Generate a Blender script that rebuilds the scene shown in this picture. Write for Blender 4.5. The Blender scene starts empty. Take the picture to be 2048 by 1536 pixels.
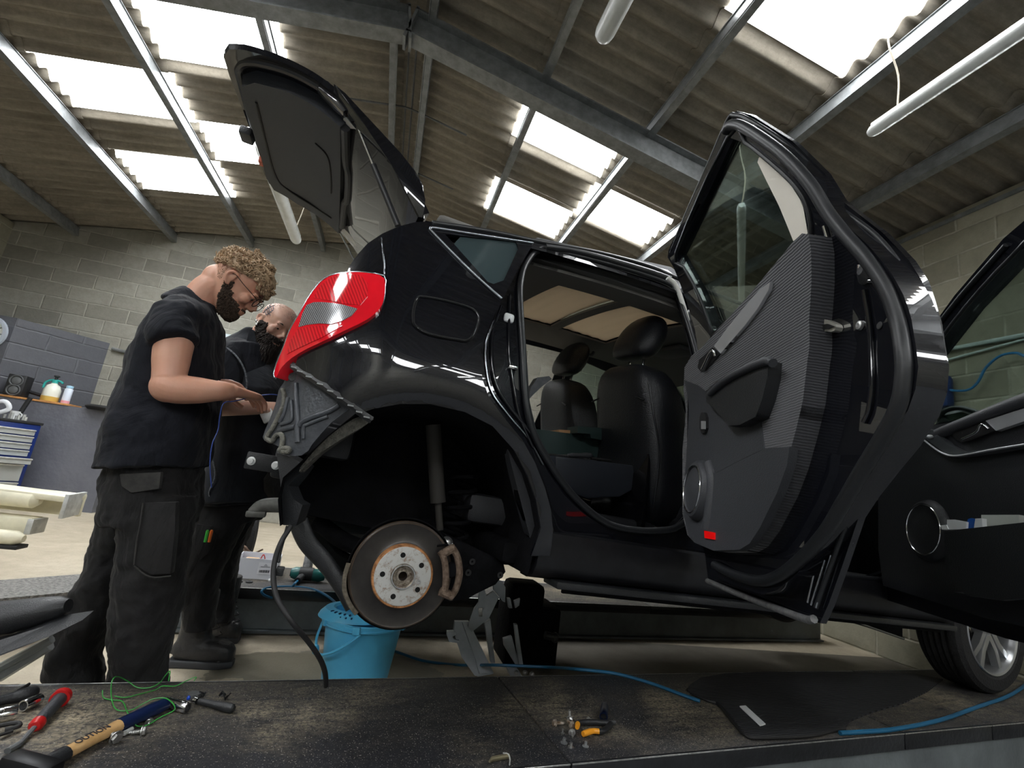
import bpy, bmesh, math, random
from mathutils import Vector, Matrix, Quaternion, noise
from mathutils.geometry import delaunay_2d_cdt
random.seed(7)
PI = math.pi
scene = bpy.context.scene
COL = scene.collection

# ---------------------------------------------------------------- camera
CAM = Vector((0, 0, 0.93))
FPX = 948.0
def _rx(a): return Matrix.Rotation(a, 3, 'X')
def _rz(a): return Matrix.Rotation(a, 3, 'Z')
RC = _rz(-0.2358) @ Matrix(((1, 0, 0), (0, 0, -1), (0, 1, 0))) @ _rx(0.2117) @ _rz(0.135)
cam_data = bpy.data.cameras.new('camera')
cam_data.sensor_fit = 'HORIZONTAL'
cam_data.sensor_width = 36.0
cam_data.lens = 36.0 * FPX / 2048.0
cam_data.clip_start = 0.02
cam_data.clip_end = 200
cam = bpy.data.objects.new('camera', cam_data)
COL.objects.link(cam)
cam.matrix_world = Matrix.Translation(CAM) @ RC.to_4x4()
scene.camera = cam

# ---------------------------------------------------------------- world and exposure
world = bpy.data.worlds.new('overcast_day')
scene.world = world
world.use_nodes = True
_bg = world.node_tree.nodes['Background']
_bg.inputs['Color'].default_value = (0.80, 0.88, 1.0, 1)
_bg.inputs['Strength'].default_value = 0.7
SKYLIGHT = 13.0
scene.view_settings.view_transform = 'Standard'
scene.view_settings.look = 'None'
scene.view_settings.gamma = 1.0
scene.view_settings.exposure = 0.6
scene.view_settings.use_curve_mapping = False

# ---------------------------------------------------------------- points from the view
def ray(px, py):
    return RC @ (Vector((px - 1024.0, -(py - 768.0), -FPX)) / FPX)
def wz(px, py, z):
    r = ray(px, py); return CAM + r * ((z - CAM.z) / r.z)
def wy(px, py, y):
    r = ray(px, py); return CAM + r * ((y - CAM.y) / r.y)
def wx(px, py, x):
    r = ray(px, py); return CAM + r * ((x - CAM.x) / r.x)

# ---------------------------------------------------------------- materials
MATS = {}
def _hex(c):
    return (c[0], c[1], c[2], 1)
def mat(name, col, rough=0.5, metal=0.0, coat=0.0, spec=0.5, noise_amt=0.0, noise_scale=20.0, bump=0.0, bump_scale=60.0,
        col2=None, emit=0.0, trans=0.0, alpha=1.0, ior=1.45, sheen=0.0, sss=0.0):
    if name in MATS: return MATS[name]
    m = bpy.data.materials.new(name); m.use_nodes = True
    nt = m.node_tree; b = nt.nodes['Principled BSDF']
    b.inputs['Base Color'].default_value = _hex(col)
    b.inputs['Roughness'].default_value = rough
    b.inputs['Metallic'].default_value = metal
    b.inputs['Coat Weight'].default_value = coat
    b.inputs['Coat Roughness'].default_value = 0.02
    b.inputs['Specular IOR Level'].default_value = spec
    b.inputs['IOR'].default_value = ior
    b.inputs['Transmission Weight'].default_value = trans
    b.inputs['Alpha'].default_value = alpha
    b.inputs['Sheen Weight'].default_value = sheen
    if sss:
        b.inputs['Subsurface Weight'].default_value = sss
        b.inputs['Subsurface Radius'].default_value = (0.02, 0.008, 0.004)
    if emit:
        b.inputs['Emission Color'].default_value = _hex(col)
        b.inputs['Emission Strength'].default_value = emit
    tc = nt.nodes.new('ShaderNodeTexCoord')
    if noise_amt or col2:
        n = nt.nodes.new('ShaderNodeTexNoise'); n.inputs['Scale'].default_value = noise_scale
        n.inputs['Detail'].default_value = 6; n.inputs['Roughness'].default_value = 0.65
        nt.links.new(tc.outputs['Object'], n.inputs['Vector'])
        r = nt.nodes.new('ShaderNodeValToRGB')
        c2 = col2 if col2 else tuple(min(1, c * (1 + noise_amt)) for c in col)
        c1 = col if col2 else tuple(c * (1 - noise_amt) for c in col)
        r.color_ramp.elements[0].color = _hex(c1); r.color_ramp.elements[1].color = _hex(c2)
        r.color_ramp.elements[0].position = 0.35; r.color_ramp.elements[1].position = 0.68
        nt.links.new(n.outputs['Fac'], r.inputs['Fac'])
        nt.links.new(r.outputs['Color'], b.inputs['Base Color'])
    if bump:
        n2 = nt.nodes.new('ShaderNodeTexNoise'); n2.inputs['Scale'].default_value = bump_scale
        n2.inputs['Detail'].default_value = 4
        nt.links.new(tc.outputs['Object'], n2.inputs['Vector'])
        bp = nt.nodes.new('ShaderNodeBump'); bp.inputs['Strength'].default_value = bump
        bp.inputs['Distance'].default_value = 0.01
        nt.links.new(n2.outputs['Fac'], bp.inputs['Height'])
        nt.links.new(bp.outputs['Normal'], b.inputs['Normal'])
    MATS[name] = m
    return m
class NG:
    """small node-graph helper"""
    def __init__(s, name):
        s.m = bpy.data.materials.new(name); s.m.use_nodes = True; s.nt = s.m.node_tree
        s.b = s.nt.nodes['Principled BSDF']; MATS[name] = s.m
        s.tc = s.nt.nodes.new('ShaderNodeTexCoord')
    def n(s, typ, **kw):
        nd = s.nt.nodes.new(typ)
        for k, v in kw.items():
            if k.startswith('_'): setattr(nd, k[1:], v)
            else: nd.inputs[k.replace('_', ' ')].default_value = v
        return nd
    def l(s, a, b): s.nt.links.new(a, b)
    def noise(s, vec, scale, detail=5, rough=0.6, dist=0.0):
        nd = s.n('ShaderNodeTexNoise'); nd.inputs['Scale'].default_value = scale; nd.inputs['Detail'].default_value = detail
        nd.inputs['Roughness'].default_value = rough; nd.inputs['Distortion'].default_value = dist
        s.l(vec, nd.inputs['Vector']); return nd.outputs['Fac']
    def ramp(s, fac, stops, interp='LINEAR'):
        nd = s.n('ShaderNodeValToRGB'); cr = nd.color_ramp; cr.interpolation = interp
        while len(cr.elements) < len(stops): cr.elements.new(0.5)
        for e, (p, c) in zip(cr.elements, stops):
            e.position = p; e.color = (c, c, c, 1) if isinstance(c, (int, float)) else _hex(c)
        s.l(fac, nd.inputs['Fac']); return nd.outputs['Color']
    def mix(s, fac, a, b, mode='MIX'):
        nd = s.n('ShaderNodeMix'); nd.data_type = 'RGBA'; nd.blend_type = mode
        for k, v in ((0, fac), (6, a), (7, b)):
            sock = nd.inputs[k]
            if isinstance(v, bpy.types.NodeSocket): s.l(v, sock)
            elif isinstance(v, (int, float)): sock.default_value = v if k == 0 else (v, v, v, 1)
            else: sock.default_value = _hex(v)
        return nd.outputs[2]
    def math(s, op, a, b=0.0):
        nd = s.n('ShaderNodeMath'); nd.operation = op
        for sock, v in ((nd.inputs[0], a), (nd.inputs[1], b)):
            if isinstance(v, bpy.types.NodeSocket): s.l(v, sock)
            else: sock.default_value = v
        return nd.outputs[0]
    def mapping(s, vec, scale=(1, 1, 1), rot=(0, 0, 0), loc=(0, 0, 0)):
        nd = s.n('ShaderNodeMapping'); nd.inputs['Scale'].default_value = scale
        nd.inputs['Rotation'].default_value = rot; nd.inputs['Location'].default_value = loc
        s.l(vec, nd.inputs['Vector']); return nd.outputs['Vector']
    def bump(s, h, strength=0.5, dist=0.01):
        nd = s.n('ShaderNodeBump'); nd.inputs['Strength'].default_value = strength; nd.inputs['Distance'].default_value = dist
        s.l(h, nd.inputs['Height']); s.l(nd.outputs['Normal'], s.b.inputs['Normal']); return nd
    def sep(s, vec):
        nd = s.n('ShaderNodeSeparateXYZ'); s.l(vec, nd.inputs[0]); return nd.outputs
    def comb(s, x, y, z=0.0):
        nd = s.n('ShaderNodeCombineXYZ')
        for sock, v in zip(nd.inputs, (x, y, z)):
            if isinstance(v, bpy.types.NodeSocket): s.l(v, sock)
            else: sock.default_value = v
        return nd.outputs[0]

# ---------------------------------------------------------------- mesh helpers
def link_mesh(name, bm, m=None, parent=None, smooth=True, loc=None, mods=None, angle=35):
    me = bpy.data.meshes.new(name)
    bmesh.ops.recalc_face_normals(bm, faces=bm.faces[:]) if not getattr(bm, 'norecalc', False) else None
    if smooth:
        ca = math.radians(angle)
        for f in bm.faces: f.smooth = True
        for e in bm.edges:
            if len(e.link_faces) == 2 and e.calc_face_angle(0) > ca: e.smooth = False
    bm.to_mesh(me); bm.free()
    if m is not None:
        for mm in (m if isinstance(m, (list, tuple)) else [m]): me.materials.append(mm)
    o = bpy.data.objects.new(name, me); COL.objects.link(o)
    if parent is not None: o.parent = parent
    if loc is not None: o.location = loc
    return o
def tag(o, label, cat, group=None, kind=None):
    o['label'] = label; o['category'] = cat
    if group: o['group'] = group
    if kind: o['kind'] = kind
    return o
def thing(name, label, cat, loc=(0, 0, 0), rot=(0, 0, 0), group=None):
    o = bpy.data.objects.new(name, None); COL.objects.link(o)
    o.empty_display_size = 0.05
    o.location = loc; o.rotation_euler = rot
    return tag(o, label, cat, group)
def struct(o):
    o['kind'] = 'structure'; return o
def NB(): return bmesh.new()
def frame_mat(o, ax, ay=None):
    """matrix with x axis along ax"""
    ax = Vector(ax).normalized()
    up = Vector(ay) if ay is not None else (Vector((0, 0, 1)) if abs(ax.z) < 0.95 else Vector((0, 1, 0)))
    az = ax.cross(up).normalized(); ay = az.cross(ax).normalized()
    m = Matrix((ax, ay, az)).transposed().to_4x4(); m.translation = Vector(o); return m
def add_box(bm, c, s, rot=None, mi=0, bev=0.0, mat4=None, seg=2):
    r = bmesh.ops.create_cube(bm, size=1.0)
    vs = r['verts']
    M = Matrix.Diagonal((s[0], s[1], s[2], 1))
    if rot is not None: M = (rot.to_4x4() if hasattr(rot, 'to_4x4') else Matrix(rot)) @ M
    M = Matrix.Translation(Vector(c)) @ M
    if mat4 is not None: M = mat4 @ M
    bmesh.ops.transform(bm, matrix=M, verts=vs)
    fs = list({f for v in vs for f in v.link_faces})
    if bev > 0:
        es = list({e for v in vs for e in v.link_edges})
        rb = bmesh.ops.bevel(bm, geom=es, offset=bev, segments=seg, affect='EDGES', profile=0.5)
        fs = list(set([f for f in fs if f.is_valid] + rb['faces']))
    for f in fs: f.material_index = mi
    return fs
def spline(pts, n=8, closed=False):
    P = [Vector(p) for p in pts]; out = []
    N = len(P); rng = range(N if closed else N - 1)
    for i in rng:
        p0 = P[(i - 1) % N] if (closed or i > 0) else P[0] * 2 - P[1]
        p1 = P[i]; p2 = P[(i + 1) % N]
        p3 = P[(i + 2) % N] if (closed or i + 2 < N) else P[-1] * 2 - P[-2]
        for k in range(n):
            t = k / n; t2 = t * t; t3 = t2 * t
            out.append(0.5 * ((2 * p1) + (-p0 + p2) * t + (2 * p0 - 5 * p1 + 4 * p2 - p3) * t2 + (-p0 + 3 * p1 - 3 * p2 + p3) * t3))
    if not closed: out.append(P[-1])
    return out
def add_tube(bm, pts, r, seg=10, closed=False, mi=0, cap=True, up=None, flat=1.0):
    """tube through points; r number or list; flat squashes the second axis"""
    P = [Vector(p) for p in pts]; n = len(P)
    rs = r if isinstance(r, (list, tuple)) else [r] * n
    if len(rs) != n: rs = [rs[0] + (rs[-1] - rs[0]) * i / (n - 1) for i in range(n)]
    rings = []; prev = None
    for i in range(n):
        if closed: t = P[(i + 1) % n] - P[(i - 1) % n]
        else: t = P[min(i + 1, n - 1)] - P[max(i - 1, 0)]
        if t.length < 1e-9: t = Vector((0, 0, 1))
        t.normalize()
        if prev is None:
            u = Vector(up) if up is not None else (Vector((0, 0, 1)) if abs(t.z) < 0.9 else Vector((1, 0, 0)))
            a = (u - t * u.dot(t)).normalized()
        else:
            a = prev - t * prev.dot(t)
            a = a.normalized() if a.length > 1e-6 else prev
        prev = a; b = t.cross(a)
        rings.append([bm.verts.new(P[i] + (a * math.cos(2 * PI * k / seg) + b * math.sin(2 * PI * k / seg) * flat) * rs[i]) for k in range(seg)])
    for i in range(n if closed else n - 1):
        A = rings[i]; B = rings[(i + 1) % n]
        for k in range(seg):
            f = bm.faces.new((A[k], A[(k + 1) % seg], B[(k + 1) % seg], B[k])); f.material_index = mi
    if cap and not closed:
        f = bm.faces.new(rings[0][::-1]); f.material_index = mi
        f = bm.faces.new(rings[-1]); f.material_index = mi
def add_lathe(bm, prof, M=None, seg=32, mi=0, cap=True, ang=2 * PI):
    """profile [(r, h)] turned about local z, placed by matrix M"""
    M = M or Matrix()
    full = abs(ang - 2 * PI) < 1e-6
    rings = []
    for (r, h) in prof:
        if r < 1e-6: rings.append([bm.verts.new(M @ Vector((0, 0, h)))])
        else: rings.append([bm.verts.new(M @ Vector((r * math.cos(ang * k / seg), r * math.sin(ang * k / seg), h))) for k in range(seg if full else seg + 1)])
    for A, B in zip(rings, rings[1:]):
        la, lb = len(A), len(B)
        cnt = seg
        for k in range(cnt):
            k2 = (k + 1) % seg if full else k + 1
            if la == 1 and lb == 1: continue
            if la == 1: vs = (A[0], B[k2], B[k])
            elif lb == 1: vs = (A[k], A[k2], B[0])
            else: vs = (A[k], A[k2], B[k2], B[k])
            f = bm.faces.new(vs); f.material_index = mi
    if cap:
        if len(rings[0]) > 2 and full: f = bm.faces.new(rings[0][::-1]); f.material_index = mi
        if len(rings[-1]) > 2 and full: f = bm.faces.new(rings[-1]); f.material_index = mi
def axis_m(o, d):
    """matrix with z axis along d"""
    d = Vector(d).normalized()
    q = Vector((0, 0, 1)).rotation_difference(d)
    m = q.to_matrix().to_4x4(); m.translation = Vector(o); return m
def add_cyl(bm, a, b, r, seg=16, mi=0, r2=None):
    a = Vector(a); b = Vector(b); L = (b - a).length
    add_lathe(bm, [(r, 0), (r if r2 is None else r2, L)], axis_m(a, b - a), seg, mi)
def add_ell(bm, c, s, rot=None, seg=20, rings=12, mi=0):
    M = Matrix.Translation(Vector(c)) @ (rot.to_4x4() if rot is not None else Matrix()) @ Matrix.Diagonal((s[0], s[1], s[2], 1))
    add_lathe(bm, [(math.sin(PI * i / rings), -math.cos(PI * i / rings)) for i in range(rings + 1)], M, seg, mi, cap=False)
def add_prism(bm, poly, M, h0, h1, mi=0, bev=0.0):
    """polygon in local xy extruded from h0 to h1 along local z"""
    A = [bm.verts.new(M @ Vector((p[0], p[1], h0))) for p in poly]
    B = [bm.verts.new(M @ Vector((p[0], p[1], h1))) for p in poly]
    fs = [bm.faces.new(A[::-1]), bm.faces.new(B)]
    n = len(poly)
    for i in range(n): fs.append(bm.faces.new((A[i], A[(i + 1) % n], B[(i + 1) % n], B[i])))
    for f in fs: f.material_index = mi
    if bev:
        es = list({e for f in fs[:2] for e in f.edges})
        r = bmesh.ops.bevel(bm, geom=es, offset=bev, segments=2, affect='EDGES', profile=0.5)
        for f in r['faces']: f.material_index = mi
    return fs
def chaikin(poly, it=2, closed=True):
    P = [Vector(p) for p in poly]
    for _ in range(it):
        Q = []
        n = len(P)
        for i in range(n if closed else n - 1):
            a, b = P[i], P[(i + 1) % n]
            Q += [a * 0.75 + b * 0.25, a * 0.25 + b * 0.75]
        if not closed: Q = [P[0]] + Q + [P[-1]]
        P = Q
    return P
def resample(poly, d, closed=True):
    P = [Vector(p) for p in poly]; out = []
    n = len(P)
    for i in range(n if closed else n - 1):
        a, b = P[i], P[(i + 1) % n]; k = max(1, int((b - a).length / d))
        for j in range(k): out.append(a.lerp(b, j / k))
    if not closed: out.append(P[-1])
    return out
def inside(p, poly):
    x, y = p[0], p[1]; c = False; n = len(poly); j = n - 1
    for i in range(n):
        xi, yi = poly[i][0], poly[i][1]; xj, yj = poly[j][0], poly[j][1]
        if (yi > y) != (yj > y) and x < (xj - xi) * (y - yi) / (yj - yi + 1e-12) + xi: c = not c
        j = i
    return c
def dist_poly(p, poly):
    p = Vector((p[0], p[1])); best = 9
    n = len(poly)
    for i in range(n):
        a = Vector((poly[i][0], poly[i][1])); b = Vector((poly[(i + 1) % n][0], poly[(i + 1) % n][1]))
        ab = b - a; t = max(0, min(1, (p - a).dot(ab) / (ab.length_squared + 1e-12)))
        best = min(best, (p - a - ab * t).length)
    return best
def add_sheet(bm, outline, holes, fn, thick, step=0.02, mi=0, hem=0.0):
    """curved plate: 2-D outline with holes, fn(a, b) -> outer point, inner side offset by thick along fn normal guess.
    fn returns (Vector point, Vector inward unit)."""
    loops = [resample(outline, step)] + [resample(h, step) for h in holes]
    pts = []; edges = []
    for lp in loops:
        b0 = len(pts); pts += [Vector((p[0], p[1])) for p in lp]
        edges += [(b0 + i, b0 + (i + 1) % len(lp)) for i in range(len(lp))]
    nb = len(pts)
    xs = [p[0] for p in outline]; ys = [p[1] for p in outline]
    y = min(ys) + step / 2; row = 0
    while y < max(ys):
        x = min(xs) + step * (0.25 if row % 2 else 0.75)
        while x < max(xs):
            if inside((x, y), loops[0]) and not any(inside((x, y), h) for h in loops[1:]):
                if min(dist_poly((x, y), l) for l in loops) > step * 0.45: pts.append(Vector((x, y)))
            x += step
        y += step * 0.87; row += 1
    V, E, F, *_ = delaunay_2d_cdt(pts, edges, [], 0, 1e-6)
    outer = []; inner = []
    for v in V:
        p, nrm = fn(v[0], v[1])
        outer.append(bm.verts.new(p)); inner.append(bm.verts.new(Vector(p) + Vector(nrm) * thick))
    cnt = {}
    for f in F:
        c = Vector((0, 0))
        for i in f: c += V[i]
        c /= len(f)
        if not inside(c, loops[0]) or any(inside(c, h) for h in loops[1:]): continue
        try:
            ff = bm.faces.new([outer[i] for i in f]); ff.material_index = mi
            fg = bm.faces.new([inner[i] for i in f][::-1]); fg.material_index = mi
        except ValueError: continue
        for k in range(len(f)):
            e = (f[k], f[(k + 1) % len(f)])
            cnt[e] = cnt.get(e, 0) + 1
    for (a, b) in list(cnt):
        if (b, a) not in cnt:
            try: ff = bm.faces.new([outer[b], outer[a], inner[a], inner[b]]); ff.material_index = mi
            except ValueError: pass
    bmesh.ops.delete(bm, geom=[v for v in outer + inner if not v.link_faces], context='VERTS')
def text_bm(bm, s, size, M, depth=0.0006, mi=0, font_align='CENTER'):
    cu = bpy.data.curves.new('t', 'FONT'); cu.body = s; cu.size = size; cu.align_x = font_align; cu.align_y = 'CENTER'
    cu.extrude = depth; cu.resolution_u = 3
    o = bpy.data.objects.new('t', cu); COL.objects.link(o)
    dg = bpy.context.evaluated_depsgraph_get(); dg.update()
    me = bpy.data.meshes.new_from_object(o.evaluated_get(dg))
    n0 = len(bm.verts); f0 = len(bm.faces)
    me.transform(M); bm.from_mesh(me)
    bm.faces.ensure_lookup_table()
    for f in bm.faces[f0:]: f.material_index = mi
    bpy.data.objects.remove(o); bpy.data.curves.remove(cu); bpy.data.meshes.remove(me)
# ================================================================ ROOM
XR, SL, ZR = -0.40, 0.19, 4.38          # ridge position, roof slope, ridge height
XL_W, XR_W = -5.35, 4.09                # side walls
Y_B, Y_F = 7.45, -5.5
def roofz(x): return ZR - SL * abs(x - XR)

g = NG('concrete_floor'); o = g.tc.outputs['Object']
n1 = g.noise(o, 0.9, 6, 0.65, 0.6); n2 = g.noise(o, 9, 8, 0.7); n3 = g.noise(o, 90, 3, 0.6)
c = g.ramp(n1, [(0.3, (0.34, 0.285, 0.20)), (0.52, (0.46, 0.40, 0.30)), (0.72, (0.56, 0.50, 0.39))])
c = g.mix(g.ramp(n2, [(0.35, 0.0), (0.75, 0.55)]), c, (0.30, 0.26, 0.20))
sx = g.sep(o)
wet = g.math('LESS_THAN', g.math('ADD', g.math('POWER', g.math('DIVIDE', g.math('ADD', sx[0], 0.05), 0.55), 2.0),
      g.math('ADD', g.math('POWER', g.math('DIVIDE', g.math('SUBTRACT', sx[1], 2.52), 0.24), 2.0), g.math('MULTIPLY', g.math('SUBTRACT', g.noise(o, 3.5, 5, 0.6), 0.5), 2.4))), 1.0)
c = g.mix(g.math('MULTIPLY', wet, 0.8), c, (0.17, 0.155, 0.115))
c = g.mix(g.ramp(n3, [(0.30, 0.35), (0.42, 0.0)]), c, (0.10, 0.09, 0.07))
car_shade = g.math('MULTIPLY', g.ramp(g.math('ADD', g.math('MULTIPLY', g.math('SUBTRACT', sx[0], 0.75), 1.3), g.math('MULTIPLY', g.noise(o, 2.2, 6, 0.7), 0.7)), [(0.35, 0.0), (0.75, 0.82)]), g.math('LESS_THAN', sx[1], 3.2))  # shade under the car, painted into the floor colour
c = g.mix(car_shade, c, (0.050, 0.046, 0.038))
front = g.math('LESS_THAN', g.math('SUBTRACT', sx[1], g.math('MULTIPLY', sx[0], 0.13)), 1.55)     # unseen floor before the lift, greyed to tone the car's reflections
c = g.mix(front, c, g.mix(n2, (0.10, 0.105, 0.11), (0.15, 0.155, 0.16)))
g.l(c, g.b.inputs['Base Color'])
g.l(g.math('SUBTRACT', g.math('ADD', 0.55, g.math('MULTIPLY', n2, 0.3)), g.math('MULTIPLY', wet, 0.35)), g.b.inputs['Roughness'])
g.bump(n3, 0.25, 0.004)

def block_mat(name, axes, c_lo, c_mid, c_hi, mortar, painted=False):
    g = NG(name); o = g.tc.outputs['Object']; s = g.sep(o)
    wob = g.math('MULTIPLY', g.math('SUBTRACT', g.noise(o, 6.0, 4), 0.5), 0.022)
    v = g.comb(g.math('ADD', s[axes[0]], wob), g.math('ADD', s[axes[1]], wob))
    br = g.n('ShaderNodeTexBrick'); br.offset = 0.5
    br.inputs['Scale'].default_value = 1.0; br.inputs['Brick Width'].default_value = 0.5; br.inputs['Row Height'].default_value = 0.2
    br.inputs['Mortar Size'].default_value = 0.013; br.inputs['Mortar Smooth'].default_value = 0.9
    br.inputs['Color1'].default_value = (0.25, 0.25, 0.25, 1); br.inputs['Color2'].default_value = (0.8, 0.8, 0.8, 1)
    br.inputs['Mortar'].default_value = (0.5, 0.5, 0.5, 1)
    g.l(v, br.inputs['Vector'])
    fac = g.mix(0.55, g.noise(o, 1.3, 5, 0.7), br.outputs['Color'])
    c = g.ramp(fac, [(0.3, c_lo), (0.5, c_mid), (0.75, c_hi)])
    c = g.mix(g.ramp(g.noise(o, 14, 8, 0.75), [(0.35, 0.0), (0.7, 0.35)]), c, tuple(x * 0.6 for x in c_lo))
    c = g.mix(g.math('MULTIPLY', br.outputs['Fac'], g.ramp(g.noise(o, 4.5, 7, 0.75), [(0.34, 0.05), (0.66, 1.0)])), c, mortar)
    g.l(c, g.b.inputs['Base Color']); g.b.inputs['Roughness'].default_value = 0.45 if painted else 0.9
    h = g.math('SUBTRACT', g.math('MULTIPLY', g.noise(o, 45, 6, 0.7), 0.35 if not painted else 0.2), g.math('MULTIPLY', br.outputs['Fac'], 0.8))
    g.bump(h, 0.7, 0.012)
    return g.m
M_block_b = block_mat('grey_block_wall', (0, 2), (0.19, 0.182, 0.155), (0.265, 0.256, 0.22), (0.35, 0.34, 0.295), (0.42, 0.40, 0.34))
M_block_r = block_mat('grey_block_side_wall', (1, 2), (0.19, 0.175, 0.13), (0.26, 0.245, 0.18), (0.35, 0.33, 0.255), (0.43, 0.41, 0.33))
M_paint_b = block_mat('grey_painted_blocks', (0, 2), (0.090, 0.094, 0.112), (0.105, 0.11, 0.13), (0.125, 0.13, 0.15), (0.115, 0.12, 0.14), True)
M_paint_s = block_mat('grey_painted_blocks_side', (1, 2), (0.075, 0.078, 0.092), (0.09, 0.094, 0.11), (0.115, 0.12, 0.136), (0.12, 0.125, 0.14), True)

g = NG('fibre_cement_roof'); o = g.tc.outputs['Object']
st = g.noise(g.mapping(o, (0.8, 7, 1)), 3.0, 6, 0.7)
c = g.ramp(g.mix(0.5, g.noise(o, 1.0, 5, 0.7), st), [(0.32, (0.125, 0.112, 0.090)), (0.5, (0.235, 0.210, 0.168)), (0.7, (0.36, 0.325, 0.265))])
c = g.mix(g.ramp(g.noise(o, 22, 6, 0.8), [(0.4, 0.0), (0.75, 0.5)]), c, (0.11, 0.09, 0.065))
g.l(c, g.b.inputs['Base Color']); g.b.inputs['Roughness'].default_value = 0.95
g.bump(g.noise(o, 60, 5), 0.3, 0.005)
M_roof = g.m
# skylight sheets: translucent plastic lit by the sky
g = NG('translucent_roof_sheet')
g.b.inputs['Base Color'].default_value = (0.9, 0.93, 0.95, 1)
g.b.inputs['Emission Color'].default_value = (0.97, 0.99, 1.0, 1); g.b.inputs['Emission Strength'].default_value = SKYLIGHT
M_sky = g.m
M_steel = mat('grey_painted_steel', (0.20, 0.21, 0.215), 0.45, 0.3, noise_amt=0.25, noise_scale=12, bump=0.1)
M_steel_d = mat('dark_painted_steel', (0.10, 0.105, 0.108), 0.5, 0.3, noise_amt=0.3, noise_scale=9)

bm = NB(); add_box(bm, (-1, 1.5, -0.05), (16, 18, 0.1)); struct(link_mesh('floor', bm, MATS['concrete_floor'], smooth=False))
def gable(name, y0, y1, m):
    bm = NB(); M = Matrix(((1, 0, 0, 0), (0, 0, -1, 0), (0, 1, 0, 0), (0, 0, 0, 1)))
    poly = [(XL_W - .2, 0), (XR_W + .2, 0), (XR_W + .2, roofz(XR_W + .2) + .085), (XR, ZR + .085), (XL_W - .2, roofz(XL_W - .2) + .085)]
    add_prism(bm, poly, M, -y0, -y1)
    return struct(link_mesh(name, bm, m, smooth=False))
gable('wall_back', Y_B, Y_B + .2, M_block_b)
gable('wall_front', Y_F - .2, Y_F, M_block_b)
for nm, x0, x1 in (('wall_right', XR_W, XR_W + .2), ('wall_left', XL_W - .2, XL_W)):
    bm = NB(); z = roofz(x0 if nm == 'wall_right' else x1) + .05
    add_box(bm, ((x0 + x1) / 2, (Y_B + Y_F) / 2, z / 2), (.2, Y_B - Y_F, z)); struct(link_mesh(nm, bm, M_block_r, smooth=False))

# roof panels between purlins; PX purlin lines in x
PL = [-5.55, -4.63, -3.47, -2.475, -1.485, -0.52]
PR = [-0.27, 0.666, 1.62, 2.54, 3.45, 4.29]
SKY = [(-2.475, -1.485, 3.50, 4.15), (-3.47, -2.475, 4.27, 4.92), (-2.475, -1.485, 4.87, 5.50), (-3.47, -2.475, 5.60, 6.27),
       (1.62, 2.54, 1.30, 2.13), (0.666, 1.62, 3.40, 4.00), (1.62, 2.54, 4.07, 4.68), (0.666, 1.62, 4.69, 5.32),
       (-2.475, -1.485, 1.4, 2.1), (-3.47, -2.475, 0.2, 0.9), (2.54, 3.45, -2.4, -1.5), (1.62, 2.54, -3.6, -2.6), (2.54, 3.45, -4.6, -3.7), (-4.63, -3.47, -1.2, -0.4), (-4.63, -3.47, -2.9, -2.0), (-1.485, -0.52, -5.2, -4.3), (3.45, 4.29, -3.6, -2.6),
       (-3.47, -2.475, -3.6, -2.7), (0.666, 1.62, -5.2, -4.3), (-2.475, -1.485, -4.6, -3.8)]  # sheets behind the camera are unseen, added as fill light
PITCH, AMP, DY = 0.155, 0.031, 0.155 / 8
def wave(y): return AMP * math.cos(2 * PI * y / PITCH)
ZOFF = 0.085
def roof_strip(bm, x0, x1, ya, yb, t=0.008):
    n = max(1, round((yb - ya) / DY)); rows = []
    up = 1 if abs(x0 - XR) < abs(x1 - XR) else 0            # which end is higher
    xa, xb = x0 - 0.05, x1 + 0.05
    for i in range(n + 1):
        y = ya + (yb - ya) * i / n
        r = []
        for (x, lift) in ((xa, 0.012 if not up else 0.0), (xb, 0.012 if up else 0.0)):
            z = roofz(x) + ZOFF + wave(y) + lift
            r.append((bm.verts.new((x, y, z)), bm.verts.new((x, y, z + t))))
        rows.append(r)
    for a, b in zip(rows, rows[1:]):
        (a0, a0t), (a1, a1t) = a; (b0, b0t), (b1, b1t) = b
        bm.faces.new((a0, a1, b1, b0)); bm.faces.new((a0t, b0t, b1t, a1t))
        bm.faces.new((a0, b0, b0t, a0t)); bm.faces.new((a1, a1t, b1t, b1))
    for r in (rows[0], rows[-1]): bm.faces.new((r[0][0], r[1][0], r[1][1], r[0][1]))
bm = NB()
for P in (PL, PR):
    for x0, x1 in zip(P, P[1:]):
        cuts = sorted([(s[2], s[3]) for s in SKY if abs(s[0] - x0) < .01])
        y = Y_F - .1
        for a, b in cuts + [(Y_B + .1, 0)]:
            if a - y > .05: roof_strip(bm, x0, x1, y, a)
            y = b
# ridge cap
for s in (-1, 1):
    add_box(bm, (XR + s * 0.13, 1, ZR + ZOFF + .035), (0.30, Y_B - Y_F + .2, 0.01), rot=Matrix.Rotation(s * 0.19, 3, 'Y'))
struct(link_mesh('ceiling', bm, M_roof, angle=60))
for i, s in enumerate(SKY):
    bm = NB(); roof_strip(bm, s[0], s[1], s[2], s[3], 0.003)
    struct(link_mesh('window_%d' % (i + 1), bm, M_sky, angle=60))  # includes the unseen fill sheets added behind the camera
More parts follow.
